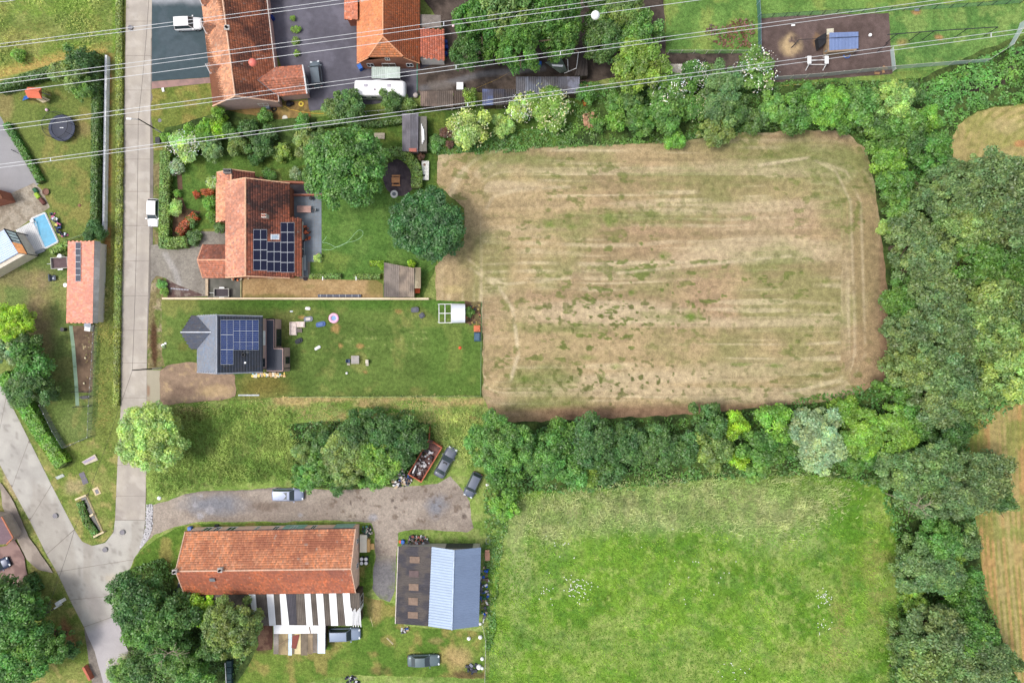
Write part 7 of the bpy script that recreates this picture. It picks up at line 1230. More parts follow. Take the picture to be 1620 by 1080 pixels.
for x, y, lb in ((207, 45, 'round manhole cover in the upper lane under the power lines'), (88.5, 815, 'round manhole cover on the wide diagonal road'), (194.5, 841, 'round manhole cover at the end of the narrow lane'), (167, 868.5, 'round manhole cover at the tip of the grass island')):
    c = P(x, y); t = thing('manhole_cover', lb, 'manhole cover', c, 'manhole covers in the roads'); part(t, 'lid', MB().cyl(c.x, c.y, .02, ZL[0] + .03, .36, 20), iron); part(t, 'rim', MB().torus(.38, .03, ZL[0] + .01, 24, 6, c.x, c.y), mat('rim_grey', C(150, 148, 148), .7))
# island concrete pieces
def slabs(name, label, cat, quads, m, z0, z1, sub='slab'):
    c = P(sum(p[0] for p in quads[0]) / 4, sum(p[1] for p in quads[0]) / 4); t = thing(name, label, cat, c); [part(t, sub, MB().prism([(P(*p).x, P(*p).y) for p in q], z0, z1 - .003 * (k % 2)), m) for k, q in enumerate(quads)]; return t
slabs('inlet_chamber', 'concrete inlet with purple-grey trough on the grass island, top', 'drain', [[(130, 730), (151, 718), (156, 727), (136, 735)]], mat('inlet', C(190, 180, 160), .9, var=.15), .02, .18); solo('inlet_trough', MB().prism([(P(x, y).x, P(x, y).y) for x, y in ((132, 730), (150, 720.5), (152, 724), (135, 733))], .1, .2), mat('purple_grey', C(158, 146, 164), .7), 'purple-grey trough lying in the concrete inlet', 'trough')
slabs('cover_slabs', 'pair of dark square cover plates on the grass island', 'cover', [[(125, 749), (133, 745.5), (136.5, 754), (129, 757)], [(129, 757.6), (137, 754.6), (140.5, 763), (132, 766.5)]], mat('dark_cover', C(108, 104, 112), .8, var=.12), .02, .1)
slabs('drain_pit', 'sandy concrete square with a small dark lid on the grass island', 'drain', [[(146, 773), (155, 769), (160.5, 780), (151.5, 783.5)]], mat('sandy_conc', C(200, 182, 146), .9, var=.15), .02, .09); q = P(154, 777); solo('iron_cover', MB().box(q.x, q.y, .08, .5, .7, .04, R(25)), iron, 'small dark lid on the sandy concrete square', 'lid')
slabs('drain_inlet', 'grey metal grate at the road edge left of the dark cover plates', 'drain', [[(88, 754), (100, 749), (103, 753), (91, 758)]], mat('grate_grey', C(150, 156, 150), .6, .3), .02, .12)
t = thing('stone_basin', 'sunken black water basin with two concrete end walls on the grass island', 'basin', P(142, 820)); 
part(t, 'pit', MB().prism([(P(x, y).x, P(x, y).y) for x, y in ((128, 788), (136, 785), (160, 838), (150, 845), (141, 812))], .045, .06), mat('black_water', C(22, 24, 22), .2))
for a_, b_ in (((119, 790), (136, 783)), ((148, 849), (164, 841)), ((142, 816), (147.5, 813))): p0, p1 = P(*a_, .5), P(*b_, .5); mm_ = (p0 + p1) / 2; part(t, 'end_wall', MB().box(mm_.x, mm_.y, 0, (p1 - p0).length, .28, .55, math.atan2((p1 - p0).y, (p1 - p0).x)), mat('cream_concrete', C(206, 190, 158), .9, var=.15))
part(t, 'kerb', MB().tube([P(137, 784, .12), P(162, 840, .12)], .12, 4), mat('sandy_conc', None))
# ================================================================ WALLS AND FENCES
def wall(name, label, path, w, h, m, seg=12, cap=None, cat='wall', sub='wall_section'):
    c = P(*path[0], 0); t = thing(name, label, cat, c)
    for a, b in zip(path, path[1:]):
        L = math.hypot(b[0] - a[0], b[1] - a[1]); n = max(1, round(L / seg))
        for k in range(n):
            p0, p1 = P(a[0] + (b[0] - a[0]) * k / n, a[1] + (b[1] - a[1]) * k / n, h), P(a[0] + (b[0] - a[0]) * (k + 1) / n, a[1] + (b[1] - a[1]) * (k + 1) / n, h); q = (p0 + p1) / 2
            part(t, sub, MB().box(q.x, q.y, 0, (p1 - p0).length - .03, w, h - .002 * (k % 2), math.atan2((p1 - p0).y, (p1 - p0).x)), m)
    return t
wall('concrete_wall', 'long thin cream wall between the tiled house plot and the dark house plot', [(256, 472), (678, 472.5)], .28, 1.0, mat('cream_wall', C(214, 196, 168), .9, var=.12), 20)
wall('concrete_wall', 'long white-topped wall along the dark hedge west of the lane', [(167.5, 87), (165, 240), (163, 366)], .32, .9, mat('white_wall', C(232, 232, 234), .85, var=.2, fine=6), 14)
wall('plank_row', 'row of cream planks laid end to end above the purple vegetable bed', [(1055, 36), (1128, 33), (1148, 31), (1251, 20)], .5, .15, mat('cream_plank', C(206, 198, 180), .9, var=.15), 20, cat='planks', sub='plank')
wall('brick_pier', 'short brick wall piece in the bottom-left garden hedge', [(131, 1055), (142, 1076)], .35, 1.0, mat('orange_brick', C(186, 110, 88), .9, var=.2), 30)
wall('timber_edging', 'thin grey-green timber edge of the gravel walk next to the side paving', [(381, 440), (381, 470)], .18, .3, mat('edge_wood', C(150, 146, 110), .9), 40, cat='edging', sub='board'); wall('concrete_wall', 'low beige wall between grey driveway and side paving', [(327, 441), (327, 468)], .4, .5, mat('beige_wall', C(176, 158, 134), .9), 40)
def fence(name, label, path, h, m, gap=26, postm=None, rails=True, group=None):
    """path: photo pixels on the ground; posts, a top rail and one netting panel per bay"""
    t = thing(name, label, 'fence', P(*path[0]), group); postm = postm or conc
    for a, b in zip(path, path[1:]):
        L = math.hypot(b[0] - a[0], b[1] - a[1]); n = max(1, round(L / gap))
        for k in range(n):
            p0, p1 = P(a[0] + (b[0] - a[0]) * k / n, a[1] + (b[1] - a[1]) * k / n), P(a[0] + (b[0] - a[0]) * (k + 1) / n, a[1] + (b[1] - a[1]) * (k + 1) / n); up = Vector((0, 0, h)); u = (p1 - p0).normalized() * .06
            part(t, 'post', MB().tube([p0, p0 + up * 1.04], .05, 6), postm)
            if m: part(t, 'netting', MB().add([p0 + u, p1 - u, p1 - u + up, p0 + u + up], [(0, 1, 2, 3)]), m)
            if rails: part(t, 'rail', MB().tube([p0 + up, p1 + up], .022, 4), postm)
    p0 = P(*path[-1]); part(t, 'post', MB().tube([p0, p0 + Vector((0, 0, h * 1.04))], .05, 6), postm); return t
ng = netmat('grey_netting', C(200, 214, 222), .6); ngr = netmat('green_netting', C(130, 180, 150), .45); nm = netmat('wire_netting', C(190, 198, 190), .3); pale_post = mat('pale_post', C(190, 190, 180), .8); dkp = mat('black_post', C(50, 52, 56), .8)
fence('net_fence', 'long grey net fence curving round the bark yard and dog lawn', [(1222, 128), (1300, 122), (1410, 111), (1470, 106), (1556, 100), (1592, 77), (1608, 50), (1612, 38)], 1.7, ng, 30, pale_post)
fence('net_fence', 'green net fence with black posts along the top of the bark yard and dog lawn', [(1200, 30), (1300, 24), (1404, 19), (1500, 14), (1612, 6)], 1.5, ngr, 22, dkp)
fence('net_fence', 'grey net fence at the left side of the bark yard', [(1199, 92), (1198, 28), (1195, -10)], 1.6, netmat('teal_netting', C(70, 120, 110), .75), 22, mat('bluish_post', C(130, 150, 170), .7)); fence('net_fence', 'translucent net fence along the top of the hen run', [(1056, 86), (1196, 86)], 1.5, ngr, 20, pale_post)
fence('net_fence', 'short grey net fence between bark yard and dog lawn', [(1411, 114), (1407, 80)], 1.2, ng, 30, pale_post)
t = thing('tilted_mesh_fence', 'pale green mesh fence laid back to catch light along the left side of the hen soil run', 'fence', P(119, 570)); pts = [(115, 515), (119, 548), (121.5, 580), (124, 612), (125.5, 642)]
for k in range(4): (xa, ya), (xb, yb_) = pts[k], pts[k + 1]; part(t, 'board', MB().slab([P(xa, ya + .3, .02), P(xb, yb_ - .3, .02), P(xb - 6, yb_ - .3, .3), P(xa - 6, ya + .3, .3)], .04), mat('pale_green_panel', C(150, 176, 148), .8, var=.12)); part(t, 'post', MB().tube([P(xa, ya, 0), P(xa - 6, ya, .4)], .05, 5), mat('green_rail', C(120, 150, 110), .8))  # mesh fence shaped as boards, tilted nearly flat so they receive light
fence('wire_fence', 'double-railed grey wire fence right of the hen soil run down to the lawn corner', [(155, 515), (152, 570), (147, 640), (145, 690), (106, 707)], 1.2, nm, 14, steel)
fence('wire_fence', 'wire fence of the triangular lawn beside the diagonal hedge', [(106, 707), (90, 680), (70, 640)], 1.2, nm, 16, steel); fence('wire_fence', 'dark cross fence at the lower end of the hen soil run', [(119, 619), (144, 619)], 1.0, nm, 13, dkp); fence('wire_fence', 'small dark fence near the lawn corner below the hen run', [(121, 643), (145, 642)], 1.0, nm, 13, dkp)
fence('mesh_fence', 'thin green mesh fence round the lawn of the dark house, right side', [(762, 478), (761, 626)], 1.0, nm, 24, mat('green_post', C(130, 160, 120), .8)); fence('mesh_fence', 'thin mesh fence along the bottom of the dark house lawn', [(761, 626), (460, 627)], 1.0, netmat('faint_netting', C(120, 140, 100), .2), 25, mat('green_post', None))
fence('meadow_fence', 'pale post-and-rail fence beside the meadow at the lower right of the metal shed', [(764, 985), (769, 1010), (767, 1090)], 1.2, nm, 20, pale_post)
fence('wire_fence', 'wire fence behind the caravan trees above the stone bench', [(560, 182), (640, 176)], 1.2, None, 21, mat('white_post', C(206, 204, 200), .8)); fence('wire_fence', 'fence line from pool toys to the dark hedge', [(108, 382), (144, 370)], 1.0, nm, 20, mat('green_post', None))
t = thing('run_frame', 'black raised frame with slanting posts over the dog lawn', 'frame', P(1460, 60)); top = [P(1404, 55, 3.3), P(1478, 49.3, 3.3), P(1530, 46, 3.3), P(1579, 43, 3.3)]; part(t, 'beam', MB().tube(top, .07, 5), dkp)
for x, y in ((1404.4, 69), (1419, 54.5), (1456.5, 51), (1478, 49.3), (1530, 46), (1579, 43)): q = P(x, y, 3.3); part(t, 'post', MB().tube([q, Vector((q.x, q.y, 0))], .06, 5), dkp)
t = thing('climbing_frame', 'small white climbing frame on the bark yard', 'climbing frame', P(1287, 100))
for x in (1274, 1301):
    q = P(x, 104); part(t, 'end_frame', MB().tube([q + Vector((0, -.9, 0)), q + Vector((0, -.2, 1.5)), q + Vector((0, .8, 1.5)), q + Vector((0, 1.3, 0))], .07, 6).slab([q + Vector((-.3, -.3, 1.5)), q + Vector((.3, -.3, 1.5)), q + Vector((.3, .9, 1.5)), q + Vector((-.3, .9, 1.5))], .04), white_p)
for y in (-.2, .5): part(t, 'rail', MB().tube([P(1274, 104) + Vector((0, y, .9)), P(1301, 104) + Vector((0, y, .9))], .05, 6), white_p)
q = P(1338.5, 88); solo('hoop', MB().torus(.5, .07, .25, 24, 6, q.x, q.y), mat('blue_plastic', C(50, 100, 180), .4), 'blue plastic hoop below the hen house', 'hoop')
for x, y, a, lb in ((1386, 117, .1, 'brown log lying lowest by the net fence in the bark yard'), (1396, 113, 1.3, 'upright brown log second from the net fence'), (1399, 108, .5, 'brown log highest of the three near the dog lawn')): q = P(x, y); solo('log', MB().tube([q + Vector((-math.cos(a) * .4, math.sin(a) * .4, .2)), q + Vector((math.cos(a) * .4, -math.sin(a) * .4, .2))], .2, 9), mat('log_bark', C(150, 118, 88), .9, var=.25), lb, 'log', 'logs in the bark yard')
q = P(1449, 17); solo('feeder', MB().box(q.x, q.y, 0, .7, .45, .3).box(q.x, q.y, .302, .55, .3, .05), steel, 'small grey trough at the top fence of the dog lawn', 'trough')
solo('white_jug', MB().cyl(P(1375, 57).x, P(1375, 57).y, 0, .4, .25, 10), white_p, 'white jug on the bark right of the hen house', 'jug'); q = P(1254, 41); solo('feeder', MB().box(q.x, q.y, 0, .6, .25, .2, .1), white_p, 'white feeder on the bark yard near the power lines', 'feeder')
for x, y in ((1176, 94), (1087, 99)): q = P(x, y, 1); solo('hen_run_box', MB().box(q.x, q.y, 0, .35 if x > 1100 else .3, 1.1 if x > 1100 else .3, .9), white_p, 'white upright board in the right end of the hen run' if x > 1100 else 'white dot-like bucket in the left end of the hen run', 'box')
# ================================================================ GARDEN THINGS
t = thing('trampoline', 'large round black trampoline with net ring in the top-left garden', 'trampoline', P(103, 205)); c = P(103, 205); part(t, 'jumping_mat', MB().cyl(c.x, c.y, .78, .82, 1.55, 36), mat('black_mat', C(56, 60, 74), .6, var=.06))
part(t, 'edge_pad', MB().lathe([(1.56, .8), (1.6, .88), (2.05, .86), (2.1, .8)], 40, c.x, c.y), mat('edge_pad_dark', C(50, 58, 80), .5)); part(t, 'top_ring', MB().torus(2.0, .035, 2.5, 40, 6, c.x - .0, c.y), dkp)
for k in range(8): a = k * math.pi / 4 + .2; part(t, 'pole', MB().tube([(c.x + 2.08 * math.cos(a), c.y + 2.08 * math.sin(a), 0), (c.x + 2.0 * math.cos(a), c.y + 2.0 * math.sin(a), 2.5)], .03, 5), dkp)
part(t, 'safety_net', MB().lathe([(2.06, .85), (2.0, 2.48)], 32, c.x, c.y), netmat('black_netting', C(60, 62, 66), .16))
lt = MB()
for k, (dx, w_) in enumerate(((-.26, .05), (-.18, .09), (-.06, .08), (.05, .05), (.12, .08), (.22, .07))): lt.box(c.x + dx, c.y + .02, .822, w_, .13, .004)
part(t, 'lettering', lt, mat('white_print', C(220, 222, 226), .6), kind='stuff')
t = thing('play_tower', 'wooden play tower with orange roof and blue slide in the top-left garden', 'play tower', P(58, 150)); o = P(53, 146, 2.5)
for dx in (-.9, .9):
    for dy in (-.7, .7): part(t, 'post', MB().box(o.x + dx, o.y + dy, 0, .1, .1, 2.3, R(-8)), wood_mid)
part(t, 'roof', MB().add([(o.x - 1.1, o.y - .75, 2.2), (o.x + 1.1, o.y - .9, 2.2), (o.x + 1.05, o.y + .75, 2.2), (o.x - 1.1, o.y + .9, 2.2), (o.x - 1.1, o.y + .05, 2.9), (o.x + 1.05, o.y - .05, 2.9)], [(0, 1, 5, 4), (2, 3, 4, 5), (3, 0, 4), (1, 2, 5)]), mat('orange_canvas', C(212, 112, 84), .8, var=.1))
part(t, 'slide', MB().slab([P(48, 151, 1.2), P(46, 155, 1.2), P(36, 158, .1), P(38, 153, .1)], .06).tube([P(48, 151, 1.3), P(38, 153, .2)], .06, 5).tube([P(46, 155, 1.3), P(36, 159, .2)], .06, 5), mat('blue_plastic', None)); part(t, 'platform', MB().slab([P(57, 157, 1.0), P(67, 152, 1.0), P(79, 158, .9), P(68, 163, .9)], .08), mat('pale_plank', C(188, 176, 146), .9)); part(t, 'swing_beam', MB().tube([P(64, 146, 2.4), P(80, 151, 2.4)], .06, 5), dkp)
q = P(74, 174, .2); solo('toy', MB().ball(q.x, q.y, .2, .25, 10, 7), mat('pink_toy', C(226, 190, 206), .5), 'pale pink toy on the grass above the trampoline', 'toy')
q = P(74, 304); solo('fire_bowl', MB().lathe([(.001, .1), (.4, .12), (.55, .3), (.5, .3), (.38, .18), (.001, .16)], 20, q.x, q.y), mat('rusty_iron', C(120, 88, 74), .8), 'round rust-brown fire bowl beside the gravel terrace', 'fire bowl')
for x, y, cc, s_, lb in ((58, 302, (40, 90, 60), .8, 'green planter at the terrace edge, uppermost of three'), (61, 310, (150, 180, 60), .9, 'yellow-green planter in the middle of the terrace edge'), (69, 319, (96, 56, 50), 1.1, 'dark red bench-like planter at the terrace edge, lowest of three')): q = P(x, y); solo('planter', MB().box(q.x, q.y, 0, .55, s_, .45, R(35)).box(q.x, q.y, .452, .4, s_ * .8, .06, R(35)), mat('planter_%d' % cc[0], C(*cc), .7, var=.2), lb, 'planter', 'planters along the gravel terrace')
q = P(126, 325); solo('mole_hill', MB().lathe([(.3, 0), (.2, .1), (.001, .16)], 10, q.x, q.y), mat('soil_heap', C(130, 96, 76), .9), 'small heap of brown soil on the trampoline lawn', 'soil heap')
solo('pole', MB().tube([P(20, 238, 0), P(18, 237, 2.2)], .05, 6).tube([P(18, 237, 2.2), P(30, 243, 2.0)], .05, 6), dkp, 'dark bent pole over the grey drive at the left', 'pole')
def trailer(label, cx, cy, L, Wd, rz, bedc):
    t = thing('trailer', label, 'trailer', (0, 0, 0), 'box trailers'); part(t, 'bed', MB().box(0, 0, .45, L, Wd, .06), mat('bed_%d' % bedc[0], C(*bedc), .9, var=.2))
    for s_ in (-1, 1): part(t, 'side_board', MB().box(0, s_ * Wd / 2, .45, L, .07, .42), mat('tr_side', C(176, 174, 166), .6)); part(t, 'end_board', MB().box(s_ * (L / 2 + .036), 0, .45, .07, Wd + .06, .42), mat('tr_side', None)); part(t, 'wheel', MB().tube([(0, s_ * (Wd / 2 + .06), .3), (0, s_ * (Wd / 2 + .24), .3)], .3, 14), tyre); part(t, 'mudguard', MB().box(0, s_ * (Wd / 2 + .16), .63, .8, .2, .04), white_p)
    part(t, 'drawbar', MB().tube([(-L / 2, 0, .45), (-L / 2 - .9, 0, .45)], .05, 6), steel); q = P(cx, cy, .6); t.location = (q.x, q.y, 0); t.rotation_euler = (0, 0, rz)
trailer('empty box trailer on the side paving by the cream wall', 351, 463, 2.2, 1.25, 0, (72, 66, 70)); trailer('empty dark-floored trailer against the west side of the brick outbuilding', 95, 416, 2.5, 1.7, R(4), (96, 80, 82))
q = P(87, 440); t = thing('garden_chair', 'dark grey lounge chair on the lawn west of the brick outbuilding', 'chair', q); part(t, 'seat', MB().box(q.x, q.y, .3, .75, .8, .12, .1), mat('grey_fabric', C(88, 94, 104), .8)); part(t, 'backrest', MB().box(q.x - .4, q.y, .3, .14, 1.1, .6, .1), mat('grey_fabric', None)); part(t, 'cushion', MB().box(q.x + .05, q.y - .05, .425, .3, .3, .08, .3), mat('pale_cushion', C(170, 174, 184), .8))
for x, y in ((95, 405), (104, 451), (99, 521)): q = P(x, y, .7); solo('bin', MB().cyl(q.x, q.y, 0, .8, .3, 12).cyl(q.x, q.y, .802, .86, .33, 12), white_p if x < 100 and y < 500 else dark_p if y > 500 else white_p, {95: 'white tank above the trailer by the brick outbuilding', 104: 'white jug beside the outbuilding wall under the chair', 99: 'dark barrel at the lower-left corner of the brick outbuilding'}[x], 'barrel')
q = P(137, 517, 1.0); t = thing('hen_coop', 'small white hutch with grey roof at the top of the hen soil run', 'hutch', q * 1.0); part(t, 'box', MB().box(q.x, q.y - .2, 0, .9, .9, .8, R(-8)), white_p); part(t, 'roof', MB().box(q.x + .05, q.y + .3, .82, 1.1, .8, .06, R(-8), (R(14), 0)), mat('coop_roof', C(150, 160, 174), .6))
for x, y in ((136, 566), (134, 606)): q = P(x, y); solo('hen', MB().ball(q.x, q.y, .16, .16, 10, 7, .8).ball(q.x + .12, q.y + .06, .32, .07, 8, 6), mat('hen_white', C(226, 216, 180), .9), 'pale hen standing in the %s of the soil run' % ('middle' if y < 580 else 'lower part'), 'hen', 'hens in the soil run')
q = P(137, 628); solo('wheelbarrow', MB().box(q.x, q.y, .25, 1.0, .5, .25, .1).cyl(q.x - .7, q.y, .1, .5, .18, 10), dark_p, 'dark wheelbarrow in the small pen below the hen run', 'wheelbarrow')
# tiled house garden
q = P(600, 216, .5); t = thing('bench', 'pale weathered bench on the grass right of the largest garden tree', 'bench', q * 1.0); [part(t, 'slat', MB().box(q.x, q.y - .25 + k * .24, .42, 1.7, .2, .06), mat('bench_wood', C(172, 162, 144), .9, var=.2)) for k in range(4)]; [part(t, 'leg', MB().box(q.x + s_ * .7, q.y, 0, .12, .8, .415), wood_mid) for s_ in (-1, 1)]
q = P(672.5, 270, .5); t = thing('water_tank', 'long white bathtub-like tank with dark stains right of the curved hedge', 'tank', q * 1.0); part(t, 'tub', MB().add([(q.x + a * w_, q.y + b * l_, z) for z, w_, l_ in ((0, .5, 1.35), (.6, .58, 1.5)) for a, b in ((-1, -1), (1, -1), (1.1, 1), (-.9, 1))], [(3, 2, 1, 0), (0, 1, 5, 4), (1, 2, 6, 5), (2, 3, 7, 6), (3, 0, 4, 7), (4, 5, 6, 7)]), mat('old_white', C(206, 206, 200), .6, var=.3, scale=2)); part(t, 'lid', MB().cyl(q.x - .1, q.y + .9, .602, .66, .2, 12), mat('lid_brown', C(120, 96, 84), .8)); part(t, 'hole', MB().cyl(q.x - .2, q.y - .8, .602, .65, .22, 12), dark_p)
q = P(626, 285, .7); t = thing('picnic_table', 'orange-brown picnic table in the dark sitting circle', 'table', q * 1.0); [part(t, 'board', MB().box(q.x, q.y - .32 + k * .21, .7, 1.3, .18, .05), mat('picnic_wood', C(196, 140, 96), .8, var=.2)) for k in range(4)]; [part(t, 'seat', MB().box(q.x, q.y + s_ * .75, .4, 1.3, .25, .05), mat('picnic_wood', None)) for s_ in (-1, 1)]; [part(t, 'leg', MB().box(q.x + s_ * .5, q.y, 0, .1, 1.3, .395), mat('picnic_wood', None)) for s_ in (-1, 1)]
q = P(624, 307.5); t = thing('stone_fountain', 'round white millstone fountain at the lower rim of the sitting circle', 'fountain', q * 1.0); part(t, 'ring', MB().lathe([(.3, .3), (.34, .36), (.55, .36), (.6, .28), (.6, 0)], 24, q.x, q.y), mat('white_stone', C(212, 208, 204), .8, var=.15)); part(t, 'water', MB().cyl(q.x, q.y, .2, .31, .3, 20), mat('grey_water', C(120, 124, 130), .2))
t = thing('garden_hose', 'pale green garden hose looped on the bright lawn', 'hose', P(540, 380)); hp = [(508, 394), (523, 395), (534, 390), (549, 384), (564, 380), (573, 373), (574, 367), (569, 364), (563, 368), (552.6, 380), (541.5, 388), (532, 391), (523, 387), (515.5, 384), (510, 383.5), (514, 378), (517, 373)]
pts = [P(x, y, .06) for x, y in hp]; sm = []
for i in range(len(pts) - 1):
    p0, p1, p2, p3 = pts[max(0, i - 1)], pts[i], pts[i + 1], pts[min(len(pts) - 1, i + 2)]
    for s_ in (0, .2, .4, .6, .8): sm.append(.5 * ((2 * p1) + (p2 - p0) * s_ + (2 * p0 - 5 * p1 + 4 * p2 - p3) * s_ ** 2 + (3 * p1 - p0 - 3 * p2 + p3) * s_ ** 3))
part(t, 'hose', MB().tube(sm, .06, 5), mat('hose_green', C(170, 206, 170), .5))
t = thing('garden_hose', 'yellow hose lying across the dark yard to the brown sheds', 'hose', P(780, 125)); part(t, 'hose', MB().tube([P(742, 145, .05), P(765, 135, .05), P(790, 124, .05), P(824, 105, .05)], .045, 5), mat('hose_yellow', C(206, 170, 70), .5)); t = thing('garden_hose', 'yellow hose in the brown garden of the long house', 'hose', P(470, 180)); part(t, 'hose', MB().tube([P(441, 163, .05), P(458, 173, .05), P(475, 177, .05), P(496, 179.5, .05), P(512, 180, .05)], .045, 5), mat('hose_yellow', None))
q = P(481, 331, .7); t = thing('patio_table', 'pinkish wooden table on the slate patio', 'table', q * 1.0); [part(t, 'board', MB().box(q.x, q.y - .42 + k * .21, .7, 2.2, .19, .05), mat('pink_wood', C(176, 140, 130), .8, var=.15)) for k in range(5)]; [part(t, 'leg', MB().box(q.x + a * .95, q.y + b * .38, 0, .08, .08, .695), wood_mid) for a in (-1, 1) for b in (-1, 1)]
q = P(497, 332, .6); t = thing('patio_chair', 'dark metal chair at the right end of the patio table', 'chair', q * 1.0); part(t, 'seat', MB().box(q.x, q.y, .42, .45, .45, .05), dark_p); part(t, 'backrest', MB().box(q.x + .25, q.y, .45, .05, .45, .45), steel); [part(t, 'leg', MB().box(q.x + a * .2, q.y + b * .2, 0, .04, .04, .415), dark_p) for a in (-1, 1) for b in (-1, 1)]
q = P(494, 315); solo('barbecue', MB().lathe([(.001, .45), (.25, .5), (.32, .7), (.3, .78), (.001, .9)], 16, q.x, q.y).cyl(q.x, q.y, 0, .5, .05, 6), dark_p, 'dark round kettle barbecue at the top of the patio', 'barbecue')
t = thing('awning_roll', 'long grey rolled cover on the lower part of the patio', 'cover', P(482, 420)); part(t, 'roll', MB().tube([P(481.5, 404, .5), P(481.8, 428, .5)], .28, 10), mat('grey_cover', C(150, 154, 160), .7, var=.1)); part(t, 'frame', MB().tube([P(480, 428, .5), P(480, 438, .5), P(487, 438, .5), P(487, 428, .5)], .05, 5), steel)
q = P(484, 441); solo('pot', MB().cyl(q.x, q.y, 0, .35, .3, 14, .34), mat('pot_dark', C(60, 50, 54), .8), 'dark round pot at the lower end of the rolled cover', 'pot'); q = P(504, 404); solo('flower_pot', MB().ball(q.x, q.y, .35, .28, 12, 8), mat('pink_bloom', C(210, 130, 140), .8), 'ball of pink flowers at the patio corner', 'flowers')
for x, y, lb in ((515.5, 442, 'white post on the left by the gravel walk hedge'), (567.5, 442, 'white post on the right by the gravel walk hedge')): q = P(x, y); solo('washing_post', MB().box(q.x, q.y, 0, .1, .1, 1.8).box(q.x, q.y, 1.802, .12, .6, .06), white_p, lb, 'post', 'white posts by the gravel walk')
q = P(554.5, 456); solo('white_board', MB().box(q.x, q.y, .02, .5, .72, .06, R(-6)), white_p, 'white board lying on the gravel walk', 'board')
t = thing('planter_strip', 'long dark planter lying against the cream wall', 'planter', P(537, 467)); part(t, 'trough', MB().box(P(537, 467.8, .4).x, P(537, 467.8, .4).y, .02, 6.8, .42, .4), mat('slate_trough', C(82, 86, 100), .7)); [part(t, 'divider', MB().box(P(507 + k * 10, 467.8, .4).x, P(0, 467.8, .4).y, .425, .06, .42, .04), steel) for k in range(7)]
for k in range(7): q = P(272 + k * 4.2, 456.5 + k * .35); solo('edging_stone', MB().box(q.x, q.y, .02, .34, .2, .12, R(-5)), mat('edging_stone', C(160, 160, 168), .8, var=.1), '%s small grey edging stone from the lane, in the row beside the grey driveway' % ('first', 'second', 'third', 'fourth', 'fifth', 'sixth', 'seventh')[k], 'stone', 'edging stones beside the grey driveway')
q = P(660, 459.5, .6); solo('orange_crate', MB().box(q.x, q.y, 0, .8, .8, .6, .05).box(q.x - .1, q.y, .602, .5, .5, .15, .4), mat('orange_plastic', C(206, 92, 48), .6, var=.1), 'orange-red crate at the lower right of the slatted shed', 'crate')
for k in range(9): q = P(920 + (k % 2) * 6 + k * .9, 134 + k * 3.6, .9); solo('orange_crate', MB().box(q.x, q.y, 0, .62, .52, .8 + .1 * (k % 3), R(8 * (k % 3))).box(q.x, q.y, .802 + .1 * (k % 3), .45, .36, .04, R(8 * (k % 3))), mat('orange_plastic', None), 'orange crate right of the long grey shed, %s from the top of the row' % ('first', 'second', 'third', 'fourth', 'fifth', 'sixth', 'seventh', 'eighth', 'ninth')[k], 'crate', 'orange crates right of the long grey shed')
q = P(727.5, 136, .8); solo('white_container', MB().box(q.x, q.y, 0, 1.05, 1.15, .8).cyl(q.x, q.y, .802, .86, .07, 8), white_p, 'square white container on the dark yard above the brown sheds', 'container')
q = P(769, 178); solo('white_bag', MB().ball(q.x, q.y, .25, .38, 12, 8, .7), white_p, 'white bag on the grass below the blue-black shed', 'bag'); q = P(854, 103); solo('barrel', MB().cyl(q.x, q.y, 0, .8, .3, 14).cyl(q.x, q.y, .802, .83, .25, 12), mat('blue_plastic', None), 'blue barrel left of the torn tent', 'barrel')
for k, (x, y) in enumerate(((705, 66), (706, 74), (705, 84))): q = P(x, y, .8); solo('barrel', MB().cyl(q.x, q.y, 0, .9, .3, 14).cyl(q.x, q.y, .902, .93, .24, 12), mat('dark_blue_plastic', C(28, 56, 130), .45), 'dark blue barrel against the east wall of the orange house, %s' % ('upper', 'middle', 'lower')[k], 'barrel', 'dark blue barrels by the orange house')
q = P(570, 107, .6); solo('blue_bin', MB().box(q.x, q.y, 0, .6, .7, 1.0, .5).box(q.x, q.y, 1.002, .66, .76, .06, .5), mat('blue_plastic', None), 'blue wheelie bin at the left front corner of the orange house', 'bin'); solo('green_pole', MB().tube([P(660, 100, 2.5), P(660, 143, 2.0)], .08, 6).cyl(P(660, 143, 2).x, P(660, 143, 2).y, 0, 2.0, .06, 6), mat('green_paint', C(50, 110, 90), .6), 'dark green pole lying from the orange house towards the caravan', 'pole')
q = P(658, 152); solo('white_bag', MB().ball(q.x, q.y, .3, .42, 12, 8, .7), mat('bag_grey', C(190, 180, 176), .8), 'grubby white bag right of the caravan', 'bag')
for x, y, s_, lb in ((456, 28, .8, 'square of artificial turf in front of the long house')  ,): q = P(450, 27); solo('lawn_patch', MB().box(q.x, q.y, .03, 2.0, 1.0, .04, .05), mat('patch_grass', C(116, 138, 66), .95, var=.3), lb, 'turf')
for x, y, r in ((463, 29, 4), (466, 46, 6), (472, 46, 4), (468, 65, 6), (469, 84, 5)): B(x, y, r, .9, 'yolive', {463: 'tiny bush at the turf square on the asphalt yard', 466: 'round pot bush in the yard, upper', 472: 'narrow grassy bush in the yard', 468: 'sparse pot bush in the middle of the yard', 469: 'pot bush nearest the people carrier'}[x])
q = P(430, 28, .6); solo('barrel', MB().cyl(q.x, q.y, 0, .9, .35, 14), mat('dark_blue_plastic', None), 'dark blue barrel at the east wall of the long house', 'barrel')
